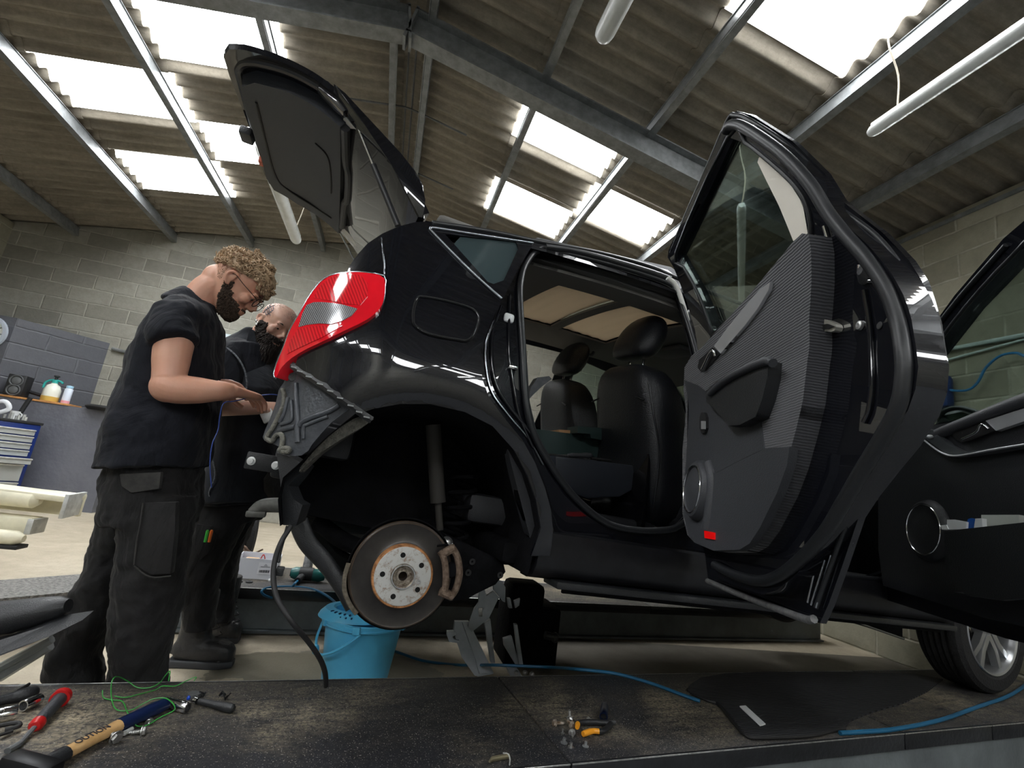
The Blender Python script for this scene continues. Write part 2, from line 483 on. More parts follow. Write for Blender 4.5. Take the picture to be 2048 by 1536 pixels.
# purlins: steel channels along the hall
ti = 1
for x in PL[1:] + PR[:-1]:
    bm = NB(); z = roofz(x) + ZOFF - AMP - 0.01
    s = 1 if x > XR else -1
    R = Matrix.Rotation(s * 0.19, 3, 'Y')
    L = Y_B - Y_F
    for (dx, dz, w, h) in ((0, -0.06, .008, .12), (.022 * s, -.003, .05, .007), (.022 * s, -.117, .05, .007)):
        add_box(bm, (x + dx, (Y_B + Y_F) / 2, z + dz), (w, L, h), rot=R)
    struct(link_mesh('trim_%d' % ti, bm, M_steel, smooth=False)); ti += 1
# portal frames
for yf in (3.14, -2.6):
    for s in (-1, 1):
        bm = NB(); xe = XR_W if s > 0 else XL_W
        Lr = abs(xe - XR) * math.hypot(1, SL); ang = math.atan(SL)
        c = Vector(((XR + xe) / 2, yf, (roofz(XR) + roofz(xe)) / 2 - 0.175))
        R = Matrix.Rotation(s * ang, 3, 'Y')
        for (dz, w, h) in ((0.11, .13, .012), (0, .010, .22), (-0.11, .13, .012)):
            add_box(bm, c + R @ Vector((0, 0, dz)), (Lr, w, h), rot=R)
        add_box(bm, c + R @ Vector((-s * (Lr / 2 - .01), 0, -.02)), (.02, .13, .30), rot=R)
        if s > 0: struct(link_mesh('trim_%d' % ti, bm, M_steel, smooth=False)); ti += 1; continue
        add_box(bm, (xe - s * .11, yf, roofz(xe) / 2 - .1), (.012, .12, roofz(xe) - .25))
        add_box(bm, (xe - s * .02, yf, roofz(xe) / 2 - .1), (.012, .13, roofz(xe) - .25)); add_box(bm, (xe - s * .20, yf, roofz(xe) / 2 - .1), (.012, .13, roofz(xe) - .25))
        struct(link_mesh('trim_%d' % ti, bm, M_steel, smooth=False)); ti += 1
# eaves angle on the right wall
bm = NB(); add_box(bm, (XR_W - .012, 1, roofz(XR_W) - .01), (.02, 12.8, .03)); struct(link_mesh('trim_%d' % ti, bm, M_steel, smooth=False)); ti += 1
# cable tray lines under the ridge
bm = NB()
for y0, y1 in ((3.3, 7.4),):
    for x in (-0.42, -0.36):
        add_tube(bm, [(x, y0, ZR - .02), (x, y1, ZR - .02)], 0.009, 6)
for y in (4.15, 5.1):
    add_tube(bm, spline([(-1.5, y, roofz(-1.5) - .03), (-.9, y, roofz(-.9) - .035), (-.52, y, ZR - .06), (-.42, y + .02, ZR - .03), (-.27, y, ZR - .06), (.2, y, roofz(.2) - .03)], 5), 0.010, 6)
struct(link_mesh('trim_%d' % ti, bm, M_steel_d)); ti += 1
# ================================================================ LIFT PLATFORMS, WALL FITTINGS, LEFT SIDE OF THE WORKSHOP
g = NG('dusty_black_deck'); o = g.tc.outputs['Object']
n1 = g.noise(o, 3.0, 9, 0.75, 0.3); n2 = g.noise(g.mapping(o, (2.0, 9, 1)), 4.0, 8, 0.75); n3 = g.noise(o, 110, 3, 0.65)
band = g.ramp(g.math('ADD', g.math('MULTIPLY', g.sep(o)[1], 1.8), 0.5), [(0.0, 0.15), (0.35, 0.55), (0.62, 0.9), (0.8, 0.5), (1.0, 0.25)])
dust = g.math('MULTIPLY', g.ramp(g.mix(0.55, n1, n2), [(0.40, 0.0), (0.58, 1.0)]), band)
dust = g.math('MULTIPLY', dust, g.ramp(n3, [(0.35, 0.15), (0.6, 1.0)]))
dust = g.math('MULTIPLY', dust, g.ramp(g.noise(o, 1.6, 3, 0.5, 0.4), [(0.42, 0.12), (0.58, 1.0)]))
c = g.mix(g.noise(o, 12, 6, 0.7), (0.004, 0.005, 0.008), (0.017, 0.019, 0.026))
c = g.mix(dust, c, (0.42, 0.35, 0.235))
c = g.mix(g.ramp(g.noise(o, 260, 2, 0.5), [(0.64, 0.0), (0.70, 1.0)]), c, (0.36, 0.33, 0.28))
g.l(c, g.b.inputs['Base Color']); g.l(g.math('ADD', 0.42, g.math('MULTIPLY', n1, 0.4)), g.b.inputs['Roughness'])
g.bump(g.mix(0.5, g.noise(o, 160, 4, 0.7), g.noise(o, 30, 5, 0.7)), 0.6, 0.004)
M_deck = g.m
M_lip = mat('black_painted_edge', (0.012, 0.013, 0.015), 0.28, noise_amt=0.4, noise_scale=14, bump=0.15)
M_side = mat('grey_lift_side', (0.115, 0.13, 0.135), 0.45, noise_amt=0.25, noise_scale=5, bump=0.1)
M_blk = mat('black_rubber', (0.012, 0.012, 0.013), 0.6)
M_blkp = mat('black_plastic', (0.016, 0.017, 0.019), 0.42, bump=0.2, bump_scale=300)
M_chr = mat('polished_chrome', (0.75, 0.76, 0.78), 0.16, 1.0)
M_zinc = mat('worn_zinc', (0.48, 0.48, 0.47), 0.38, 0.9, noise_amt=0.35, noise_scale=60)
M_rust = mat('rusty_steel', (0.16, 0.10, 0.06), 0.7, 0.5, noise_scale=90, col2=(0.42, 0.38, 0.33))
M_hose = mat('blue_rubber_hose', (0.010, 0.10, 0.20), 0.38)
M_cream = mat('cream_painted_steel', (0.72, 0.68, 0.52), 0.45, noise_amt=0.12, noise_scale=8)
M_galv = mat('galvanised_plate', (0.55, 0.56, 0.55), 0.5, 0.5, noise_amt=0.2, noise_scale=18)
M_white = mat('white_plastic', (0.80, 0.81, 0.82), 0.4)

PYAW = math.atan(0.13); DZ = 0.23
def platform(name, label, cy0, xs, seams, grp):
    t = thing(name, label, 'vehicle lift', (0.6, cy0, 0), (0, 0, PYAW))
    e = [xs[0]] + seams + [xs[1]]
    for a, b in zip(e, e[1:]):
        bm = NB(); add_box(bm, ((a + b) / 2, 0, DZ - .009), (b - a - .006, .55, .018), bev=.003)
        d = link_mesh('deck_plate', bm, M_deck, t)
    # lip segments, near and far edge
    e2 = [xs[0]] + [s + .0 for s in seams] + [xs[1]]
    for sgn in (-1, 1):
        for a, b in zip(e2, e2[1:]):
            bm = NB(); add_box(bm, ((a + b) / 2, sgn * .276, DZ - .028), (b - a - .005, .012, .056), bev=.003)
            link_mesh('edge_lip', bm, M_lip, t)
        for a, b in zip(e2, e2[1:]):
            bm = NB(); add_tube(bm, [(a + .003, sgn * .2815, DZ - .0015), (b - .003, sgn * .2815, DZ - .0015)], .0022, 6); link_mesh('worn_edge', bm, M_zinc, t)  # bright tube stands in for the highlight along the lip
        bm = NB(); add_box(bm, ((xs[0] + xs[1]) / 2, sgn * .252, .10), (xs[1] - xs[0], .022, .15))
        add_box(bm, ((xs[0] + xs[1]) / 2, sgn * .268, .016), (xs[1] - xs[0], .05, .012))
        link_mesh('side_channel', bm, M_side, t, smooth=False)
    return t
platform('lift_platform', 'black deck of the nearest lift runway, under the scattered tools and the car', 1.624, (-3.2, 3.2), [-.01, 1.42, 2.0], None)
platform('lift_platform', 'far lift runway behind the bucket, carrying a white carton', 3.36, (-1.6, 3.2), [-.55, 1.4], None)
# sloping access plate left of the standing man
t = thing('access_ramp', 'worn grey sloping access plate at the end of the far lift runway', 'ramp')
q = [wz(-40, 1163, .215), wz(176, 1147, .215), wz(176, 1181, .215), wz(-40, 1201, .215)]
bm = NB(); vs = [bm.verts.new(p) for p in q] + [bm.verts.new(p - Vector((0, 0, .03))) for p in q]
for f in ((0, 1, 2, 3), (7, 6, 5, 4), (0, 4, 5, 1), (1, 5, 6, 2), (2, 6, 7, 3), (3, 7, 4, 0)): bm.faces.new([vs[i] for i in f])
link_mesh('ramp_plate', bm, mat('worn_tread_plate', (0.05, 0.05, 0.05), 0.5, 0.2, noise_scale=70, col2=(0.30, 0.29, 0.27), bump=0.6, bump_scale=120), t, smooth=False)
bm = NB(); a, b = wz(-40, 1201, .185), wz(176, 1181, .185)
M4 = frame_mat((a + b) / 2 - Vector((0, 0, .09)), b - a); add_box(bm, (0, 0.03, 0), ((b - a).length, .19, .02) if False else ((b - a).length, .02, .18), mat4=frame_mat((a + b) / 2 + Vector((0, .03, -.095)), b - a, (0, 1, 0)))
link_mesh('ramp_frame', bm, M_blk, t, smooth=False)

# ---- steel lamps on the ceiling
M_tube = mat('milky_lamp_cover', (0.80, 0.82, 0.80), 0.25, trans=0.25, noise_amt=0.08, noise_scale=10)
M_lamp = mat('grey_lamp_body', (0.62, 0.63, 0.62), 0.45, noise_amt=0.15)
def lamp(label, a, b, wires, r=.055):
    a, b = Vector(a), Vector(b); t = thing('fluorescent_lamp', label, 'ceiling light', a, group=None)
    bm = NB(); M = frame_mat((a + b) / 2 - a, b - a); L = (b - a).length
    add_box(bm, (0, r * .4, 0), (L * .97, r * .9, r * 1.35), mat4=M, bev=r * .2); link_mesh('lamp_housing', bm, M_lamp, t)
    bm = NB(); P = [M @ Vector((x, -.012, 0)) for x in (-L / 2, -L / 2 + .02, -L / 2 + .05, L / 2 - .05, L / 2 - .02, L / 2)]
    add_tube(bm, P, [r * .55, r * .88, r, r, r * .88, r * .55], 14); link_mesh('diffuser', bm, M_tube, t)
    for f in wires:
        p = M @ Vector(((f - .5) * L, .04, 0)); top = Vector((p.x, p.y, roofz(p.x + a.x) + .03 - a.z))
        bm = NB(); add_tube(bm, spline([p, p.lerp(top, .35) + Vector((.03, .01, 0)), p.lerp(top, .7) + Vector((-.02, .02, 0)), top], 5), .005, 6)
        link_mesh('hanging_wire', bm, mat('twisted_wire', (0.35, 0.31, 0.25), 0.8), t)
a = wz(1203, 76, 3.45); lamp('fluorescent lamp fitting hanging right of the roof ridge, above the car roof', a, a + Vector((0, -1.55, 0)), (.12, .85))
a = wz(1738, 264, 3.2); lamp('long fluorescent lamp fitting hanging below the rightmost skylight', a, a + Vector((.03, -1.6, 0)), (.10, .8), .036)
a = wz(594, 480, 3.2); lamp('fluorescent lamp fitting seen below the raised tailgate', a, a + Vector((0.01, -1.6, 0)), (.10, .8))
a = wz(1483, 407, 3.15); b = wz(1483, 625, 3.15); lamp('fluorescent lamp fitting seen through the open rear door window', a, b, (.04, .8), .032)

# ---- grey painted blockwork at the left
bm = NB(); add_prism(bm, [(-6, 6.75), (-4.48, 6.75), (-3.85, 7.46), (-6, 7.46)], Matrix(), 0, 2.10)
struct(link_mesh('trim_%d' % ti, bm, M_paint_s, smooth=False)); ti += 1
bm = NB(); add_box(bm, ((-6 - 3.12) / 2, 6.80, 1.165 / 2), (2.88, .22, 1.165))
struct(link_mesh('trim_%d' % ti, bm, mat('smooth_grey_wall_paint', (0.115, 0.12, 0.145), 0.5, noise_scale=3, col2=(0.15, 0.155, 0.18), bump=0.3, bump_scale=25), smooth=False)); ti += 1
# pale door frame and dark door leaf behind the standing man
bm = NB(); add_box(bm, (-2.42, 7.38, 1.25), (.20, .12, 2.5)); struct(link_mesh('trim_%d' % ti, bm, mat('pale_blue_frame', (0.50, 0.58, 0.62), 0.4), smooth=False)); ti += 1
bm = NB(); add_box(bm, (-2.93, 7.40, 1.22), (.80, .08, 2.44), bev=.01)
d1 = struct(link_mesh('door_1', bm, mat('dark_grey_door', (0.06, 0.07, 0.08), 0.45)))
bm = NB(); add_cyl(bm, (-2.62, 7.36, 1.05), (-2.62, 7.28, 1.05), .012); add_cyl(bm, (-2.62, 7.29, 1.05), (-2.74, 7.29, 1.05), .012); link_mesh('door_handle', bm, M_chr, d1)
# conduit on the back wall, pipes and hose reel on the right wall
t = tag(link_mesh('wall_conduit', (lambda b: (add_tube(b, spline([(-3.80, 7.42, 2.03), (-3.5, 7.42, 2.01), (-2.6, 7.42, 2.0), (-1.9, 7.42, 2.0)], 3), .022, 8), b)[1])(NB()), M_steel), 'grey conduit running along the block wall beside the painted enclosure', 'pipe')
bm = NB(); add_tube(bm, [(4.06, 4.5, 2.47), (4.06, -2, 2.30)], .016, 8); add_tube(bm, spline([(4.07, 4.5, 2.36), (4.07, 3.2, 2.27), (4.07, 2.6, 2.34), (4.07, 1.6, 2.42)], 5), .009, 6)
tag(link_mesh('wall_pipe', bm, mat('pale_green_pipe', (0.45, 0.52, 0.50), 0.4)), 'pale pipe with a dark cable along the right block wall', 'pipe')
t = thing('hose_reel', 'dark blue hose reel on the right wall beside the rear door edge', 'hose reel', (4.09, 2.66, 2.08))
bm = NB(); add_box(bm, (-.05, 0, 0), (.09, .17, .26), bev=.035); link_mesh('reel_case', bm, mat('dark_blue_plastic', (0.01, 0.03, 0.12), 0.35), t)
bm = NB(); add_lathe(bm, [(.03, 0), (.05, .01), (.05, .03), (.03, .035)], axis_m((-.09, 0, .04), (-1, 0, 0)), 16); link_mesh('reel_hub', bm, M_blkp, t)
P = [wx(p[0], p[1], 4.03) for p in ((1888, 775), (1905, 781), (1935, 780), (1955, 765), (1972, 735), (2000, 712), (2030, 706), (2048, 712), (2090, 730))]
bm = NB(); add_tube(bm, spline(P, 6), .009, 8); tag(link_mesh('air_hose', bm, mat('bright_blue_hose', (0.02, 0.16, 0.36), 0.35)), 'bright blue air hose looping along the right block wall', 'hose')

# ---- clock, speaker, bottles and shelf board on the low wall
t = thing('wall_clock', 'round grey-rimmed wall clock on the dark painted wall', 'clock', (-4.70, 6.745, 1.87))
Mc = Matrix.Rotation(PI / 2, 4, 'X')
bm = NB(); add_lathe(bm, [(0, 0), (.19, 0), (.205, .02), (.20, .05), (.17, .055), (.165, .035)], Mc, 40, cap=False); link_mesh('clock_rim', bm, mat('light_grey_rim', (0.38, 0.42, 0.48), 0.4), t)
bm = NB(); add_lathe(bm, [(0, .034), (.168, .034)], Mc, 40, cap=False); link_mesh('clock_face', bm, mat('clock_white', (0.75, 0.77, 0.76), 0.4), t)
for k in range(12): bm = NB(); add_box(bm, (0, .14, .0365), (.008, .03, .002), mat4=Mc @ Matrix.Rotation(k * PI / 6, 4, 'Z')); link_mesh('hour_mark', bm, M_blk, t)
bm = NB()
add_box(bm, (0, .05, .038), (.008, .11, .002), mat4=Mc @ Matrix.Rotation(-1.0, 4, 'Z')); add_box(bm, (0, .035, .038), (.010, .08, .002), mat4=Mc @ Matrix.Rotation(.6, 4, 'Z'))
link_mesh('clock_hands', bm, M_blk, t)
ZL = 1.165
t = thing('loudspeaker', 'black two-cone loudspeaker box on the low grey wall', 'speaker', (-4.27, 6.80, ZL + .024), (0, 0, .15))
bm = NB(); add_box(bm, (0, 0, .125), (.17, .17, .25), bev=.012); link_mesh('speaker_cabinet', bm, M_blkp, t)
for z in (.07, .18):
    bm = NB(); add_lathe(bm, [(0.0, .004), (.022, .008), (.05, -.004), (.058, .008), (.066, .006), (.066, 0)], axis_m((0, -.086, z), (0, -1, 0)), 24, cap=False); link_mesh('speaker_cone', bm, mat('grey_cone', (0.10, 0.105, 0.11), 0.35), t)
bm = NB(); add_box(bm, (-4.02, 6.80, ZL + .012), (.72, .24, .022), bev=.002)
tag(link_mesh('shelf_board', bm, mat('orange_wood', (0.52, 0.25, 0.09), 0.5, noise_amt=0.2, noise_scale=30)), 'thin orange-brown wooden board lying on top of the low grey wall', 'board')
t = thing('spray_bottle', 'clear pressure sprayer with turquoise pump head and yellow liquid', 'sprayer', (-3.93, 6.79, ZL + .023))
bm = NB(); add_lathe(bm, [(0, .03), (.075, .03), (.082, .06), (.08, .14), (.06, .19), (.03, .21), (.03, .22), (0, .22)], seg=24, cap=False); link_mesh('bottle_tank', bm, mat('milky_plastic', (0.75, 0.76, 0.68), 0.3), t)
bm = NB(); add_lathe(bm, [(0, 0), (.078, 0), (.083, .012), (.083, .058), (0, .058)], seg=24, cap=False); link_mesh('bottle_liquid', bm, mat('yellow_liquid', (0.62, 0.42, 0.10), 0.3), t)
bm = NB(); add_cyl(bm, (0, 0, .22), (0, 0, .26), .03, 14); add_tube(bm, spline([(-.10, 0, .15), (-.09, 0, .22), (-.03, 0, .255), (.05, 0, .25), (.08, 0, .23)], 5), .012, 8); link_mesh('pump_head', bm, mat('turquoise_plastic', (0.03, 0.36, 0.33), 0.4), t)
bm = NB(); add_cyl(bm, (0, 0, .26), (0, 0, .30), .015, 12); add_ell(bm, (0, 0, .305), (.03, .03, .014)); link_mesh('pump_knob', bm, M_blkp, t)
t = thing('aerosol_can', 'pale blue and white cylindrical can beside the turquoise sprayer', 'can', (-3.77, 6.79, ZL + .024))
bm = NB(); add_lathe(bm, [(.038, 0), (.04, .01), (.04, .17), (.03, .185)], seg=20); link_mesh('can_body', bm, mat('pale_can', (0.62, 0.68, 0.78), 0.35), t)
bm = NB(); add_lathe(bm, [(.03, .185), (.034, .19), (.034, .215), (0, .22)], seg=20); link_mesh('can_cap', bm, mat('light_blue_cap', (0.35, 0.58, 0.75), 0.4), t)
bm = NB(); add_lathe(bm, [(.041, .005), (.041, .035)], seg=20, cap=False); link_mesh('pink_band', bm, mat('pink_band', (0.75, 0.35, 0.42), 0.4), t)
bm = NB(); add_tube(bm, [wy(60, 784, 6.89), wy(92, 794, 6.89)], .020, 8); tag(link_mesh('black_tube', bm, M_blkp), 'short black tube lying behind the sprayer on the orange board', 'tube')
t = thing('spare_tyre', 'black tyre lying flat on the far end of the low grey wall', 'tyre', (-3.30, 6.82, ZL))
bm = NB(); add_lathe(bm, [(.13, .01), (.22, 0), (.25, .03), (.25, .04), (.22, .06), (.13, .05)], seg=30, cap=False); link_mesh('tyre_carcass', bm, M_blk, t); bm = NB(); add_lathe(bm, [(.13, .01), (.12, .03), (.13, .05)], seg=30, cap=False); link_mesh('tyre_bead', bm, M_blkp, t)

# ---- tool cabinet
t = thing('tool_cabinet', 'blue tool cabinet with light grey drawers, one pulled open', 'tool cabinet', (-4.10, 6.25, 0), (0, 0, .92))
M_blue = mat('deep_blue_paint', (0.006, 0.022, 0.14), 0.35); M_drw = mat('light_grey_drawer', (0.46, 0.49, 0.50), 0.4, 0.2)
bm = NB(); add_box(bm, (0, 0, .48), (.74, .46, .84), bev=.012); link_mesh('cabinet_body', bm, M_blue, t)
for sx in (-1, 1):
    for sy in (-1, 1): bm = NB(); add_cyl(bm, (sx * .3 - .02, sy * .17, .05), (sx * .3 + .02, sy * .17, .05), .05, 14); link_mesh('castor', bm, M_blk, t)
bm = NB(); add_box(bm, (0, 0, .915), (.76, .48, .03), bev=.008); link_mesh('cabinet_top', bm, M_blkp, t)
zt = .85
for i, h in enumerate((.075, .075, .075, .075, .075, .19, .17)):
    out = .12 if i == 4 else 0.0
    bm = NB(); add_box(bm, (.07, -.235 - out, zt - h / 2), (.52, .02 + out * .0, h - .012), bev=.004)
    if out: add_box(bm, (.07, -.235 - out / 2, zt - h / 2 - .01), (.50, out, h - .03))
    dr = link_mesh('drawer', bm, M_drw, t)
    bm = NB(); add_box(bm, (.07, -.252 - out, zt - .014), (.52, .018, .014), bev=.003); link_mesh('drawer_handle', bm, M_galv, dr)
    zt -= h
t = thing('white_mug', 'small white cup on top of the blue tool cabinet', 'cup', (-3.99, 6.44, .93))
bm = NB(); add_lathe(bm, [(0, 0), (.036, 0), (.042, .09), (.036, .09), (.03, .01), (0, .01)], seg=20, cap=False); link_mesh('cup_body', bm, M_white, t)
bm = NB(); add_tube(bm, spline([(.04, 0, .075), (.065, 0, .06), (.06, 0, .03), (.036, 0, .02)], 5), .006, 8); link_mesh('cup_handle', bm, M_white, t)
t = thing('socket_tray', 'row of small bright sockets on the tool cabinet top', 'sockets', (-3.88, 6.32, .93)); t['kind'] = 'stuff'
bm = NB()
for k in range(7): add_cyl(bm, (k * .032 - .10, -.03 + .02 * (k % 2), 0), (k * .032 - .10, -.03 + .02 * (k % 2), .04 + .012 * (k % 3)), .013, 10)
link_mesh('sockets', bm, M_galv, t)
bm = NB(); add_tube(bm, spline([(-4.32, 6.25, .965), (-4.16, 6.22, 1.0), (-3.98, 6.20, 1.10), (-3.92, 6.22, 1.03), (-4.02, 6.20, .965), (-4.18, 6.20, .975), (-4.28, 6.20, 1.03), (-4.36, 6.24, 1.0)], 6, True), .022, 8, closed=True, flat=.4)
tag(link_mesh('plastic_strap', bm, mat('clear_white_plastic', (0.72, 0.75, 0.80), 0.3)), 'crumpled translucent plastic strap on the tool cabinet', 'strap')
bm = NB(); add_box(bm, (-4.25, 6.36, .955), (.2, .12, .05), bev=.012, rot=Matrix.Rotation(.2, 3, 'Z')); tag(link_mesh('cardboard_piece', bm, mat('tan_card', (0.50, 0.32, 0.18), 0.8)), 'small tan cardboard pack on the tool cabinet', 'box')
bm = NB(); add_cyl(bm, (-4.00, 6.50, .93), (-3.95, 6.52, 1.19), .022, 10); tag(link_mesh('black_rod', bm, M_blkp), 'black upright rod standing on the tool cabinet against the low wall', 'rod')

# ---- cream steel lift arms reaching in from the left
t = thing('support_beam', 'upper cream-painted steel arm with pale end plate, at the left edge', 'lift arm', (-1.66, 3.35, 0))
bm = NB(); add_box(bm, (-.62, .02, .545), (1.24, .20, .035), bev=.01, rot=Matrix.Rotation(.02, 3, 'Y')); add_box(bm, (-.62, .10, .49), (1.24, .03, .13), bev=.008)
link_mesh('arm_beam', bm, M_cream, t)
bm = NB(); add_tube(bm, [(-1.24, -.05, .515), (-.16, -.05, .51), (-.13, -.05, .51)], [.05, .045, .02], 14); link_mesh('rounded_edge', bm, M_cream, t)
bm = NB(); add_box(bm, (.0, .0, .50), (.02, .24, .13), bev=.003, rot=Matrix.Rotation(.15, 3, 'Z')); link_mesh('end_plate', bm, M_galv, t)
bm = NB(); add_box(bm, (-1.12, .12, .22), (.14, .14, .44), bev=.01); link_mesh('arm_post', bm, M_cream, t)
t = thing('support_beam', 'lower cream-painted steel arm with black underside, at the left edge', 'lift arm', (-1.74, 3.25, 0))
bm = NB(); add_box(bm, (-.62, .06, .375), (1.16, .10, .09), bev=.01); link_mesh('arm_beam', bm, M_cream, t)
bm = NB(); add_tube(bm, [(-1.2, -.04, .325), (-.06, -.04, .32), (-.02, -.04, .32)], [.04, .038, .018], 14); link_mesh('rounded_edge', bm, M_cream, t)
bm = NB(); add_box(bm, (-.6, -.03, .277), (1.16, .09, .02), bev=.004); link_mesh('rubber_underside', bm, M_blk, t)
bm = NB(); add_box(bm, (-.04, .06, .375), (.03, .12, .08), bev=.003); link_mesh('end_plate', bm, M_galv, t)
bm = NB(); add_box(bm, (-1.1, .06, .16), (.14, .12, .32), bev=.01); link_mesh('arm_post', bm, M_cream, t)
# ---- black trim lengths in the left foreground, propped on a stand off to the side
t = thing('bumper_trim', 'long black plastic trim with a thick upper roll and pointed lower blade', 'car trim')
A = [wy(-160, 1262, 1.75), wy(0, 1240, 1.75), wy(90, 1220, 1.75), wy(120, 1214, 1.75), wy(137, 1211, 1.75)]
bm = NB(); add_tube(bm, A, [.052, .050, .036, .030, .018], 14, flat=1.3); link_mesh('upper_roll', bm, M_blkp, t)
q = [wy(-160, 1330, 1.62), wy(-160, 1372, 1.62), wy(0, 1312, 1.64), wy(100, 1272, 1.67), wy(165, 1240, 1.70), wy(90, 1252, 1.70), wy(0, 1288, 1.68)]
bm = NB(); a = [bm.verts.new(p) for p in q]; b = [bm.verts.new(p + Vector((0, .05, .012))) for p in q]
bm.faces.new(a[::-1]); bm.faces.new(b)
for i in range(7): bm.faces.new((a[i], a[(i + 1) % 7], b[(i + 1) % 7], b[i]))
link_mesh('lower_blade', bm, M_blkp, t)
bm = NB(); add_tube(bm, [wy(-160, 1392, 1.80), wy(0, 1335, 1.80), wy(104, 1278, 1.80)], .012, 8, flat=1.0); add_tube(bm, [wy(-160, 1415, 1.82), wy(0, 1352, 1.82), wy(100, 1290, 1.82)], .016, 8); link_mesh('bright_edge', bm, mat('dull_aluminium', (0.42, 0.44, 0.44), 0.4, 0.6), t)
bm = NB(); p = wy(-150, 1300, 1.78); add_box(bm, (p.x, p.y, p.z / 2), (.05, .05, p.z), bev=.004); link_mesh('prop_stand', bm, M_steel, t)
# ================================================================ THE CAR (local axes: x forward, y towards the far side, z up; origin at the near rear hub)
CYAW, CPIT = math.radians(6.5), math.radians(2.2)
CX = Vector((math.cos(CYAW) * math.cos(CPIT), math.sin(CYAW) * math.cos(CPIT), -math.sin(CPIT)))
CY = Vector((-math.sin(CYAW), math.cos(CYAW), 0))
CZ = CX.cross(CY)
CM = Matrix((CX, CY, CZ))                       # world -> car
CO = CAM + Vector((0.103, 1.446, -0.279)) - CY * 0.10
car = thing('car', 'black five-door hatchback raised at the rear, doors and tailgate open, rear wheel removed', 'car', CO)
car.rotation_euler = CM.transposed().to_euler()
CC = CM @ (CAM - CO)                            # camera in car axes
def cy_(px, py, y):
    r = CM @ ray(px, py); return CC + r * ((y - CC.y) / r.y)
def cx_(px, py, x):
    r = CM @ ray(px, py); return CC + r * ((x - CC.x) / r.x)
def cz_(px, py, z):
    r = CM @ ray(px, py); return CC + r * ((z - CC.z) / r.z)
def side(x, z):
    y = 0.0
    if z > .58: y += .172 * ((z - .58) / .57) ** 1.42
    if x < -.16: d = -.16 - x; y += 1.1 * d * d + 9 * d ** 4
    if z < .16: y += .05 * ((.16 - z) / .16) ** 2
    r = math.hypot(x, z - .10)
    y -= .010 * math.exp(-((r - .43) / .045) ** 2) if r < .43 else .010 * math.exp(-((r - .43) / .08) ** 2)
    if x > 2.45: y += .16 * (x - 2.45) ** 2
    return y
def on_side(px, py, off=0.0):
    y = .1
    for _ in range(40):
        q = cy_(px, py, y); y = .5 * y + .5 * (side(q.x, q.z) + off)
    return (q.x, q.z)
def S(pts, off=0.0): return [on_side(p[0], p[1], off) for p in pts]
def side_fn(off):
    def f(x, z):
        e = .01
        n = Vector(((side(x + e, z) - side(x - e, z)) / (2 * e), -1, (side(x, z + e) - side(x, z - e)) / (2 * e))).normalized()
        return Vector((x, side(x, z) + off, z)), -n
    return f
def on3(px, py, off=0.0):
    x, z = on_side(px, py, off); return Vector((x, side(x, z) + off, z))
def ztp(pts, ox, oy, sc): return [(ox + p[0] / sc, oy + p[1] / sc) for p in pts]

g = NG('black_car_paint')
o_ = g.tc.outputs['Object']
g.l(g.mix(g.ramp(g.noise(o_, 400, 2), [(0.66, 0.0), (0.72, 0.5)]), (0.0045, 0.005, 0.0075), (0.05, 0.05, 0.055)), g.b.inputs['Base Color'])
g.b.inputs['Roughness'].default_value = 0.25; g.b.inputs['Specular IOR Level'].default_value = 0.1; g.b.inputs['Coat Weight'].default_value = 1.0; g.b.inputs['Coat Roughness'].default_value = 0.01
g.b.inputs['Coat IOR'].default_value = 1.55
M_paint = g.m
M_seal = mat('rubber_seal', (0.010, 0.011, 0.013), 0.42)
M_trimb = mat('satin_black_trim', (0.022, 0.023, 0.025), 0.3)
M_moul = mat('bright_window_moulding', (0.35, 0.37, 0.40), 0.25, 0.9)
M_under = mat('dark_underbody', (0.004, 0.004, 0.005), 0.85, spec=0.15, noise_amt=0.5, noise_scale=14, bump=0.4, bump_scale=40)
M_primer = mat('scuffed_grey_sheet_metal', (0.045, 0.050, 0.060), 0.42, 0.2, noise_scale=26, col2=(0.075, 0.080, 0.088), bump=0.2, bump_scale=90)
M_foam = mat('dusty_foam_strip', (0.17, 0.165, 0.14), 0.9, noise_scale=60, col2=(0.07, 0.07, 0.062), bump=0.5, bump_scale=150)
M_int = mat('dark_cabin_plastic', (0.020, 0.021, 0.025), 0.55, bump=0.2, bump_scale=400)
M_leather = mat('black_leather', (0.010, 0.011, 0.014), 0.36, bump=0.25, bump_scale=220)
M_head = mat('grey_headliner', (0.17, 0.165, 0.155), 0.9, bump=0.2, bump_scale=300)
g = NG('beige_roof_blind'); g.b.inputs['Base Color'].default_value = (0.68, 0.54, 0.44, 1); g.b.inputs['Roughness'].default_value = 0.9
tl_ = g.n('ShaderNodeBsdfTranslucent'); tl_.inputs['Color'].default_value = (0.68, 0.54, 0.44, 1); mx_ = g.n('ShaderNodeMixShader'); mx_.inputs[0].default_value = 0.5
g.l(g.b.outputs[0], mx_.inputs[1]); g.l(tl_.outputs[0], mx_.inputs[2]); g.l(mx_.outputs[0], [n for n in g.nt.nodes if n.type == 'OUTPUT_MATERIAL'][0].inputs[0]); M_blind = g.m
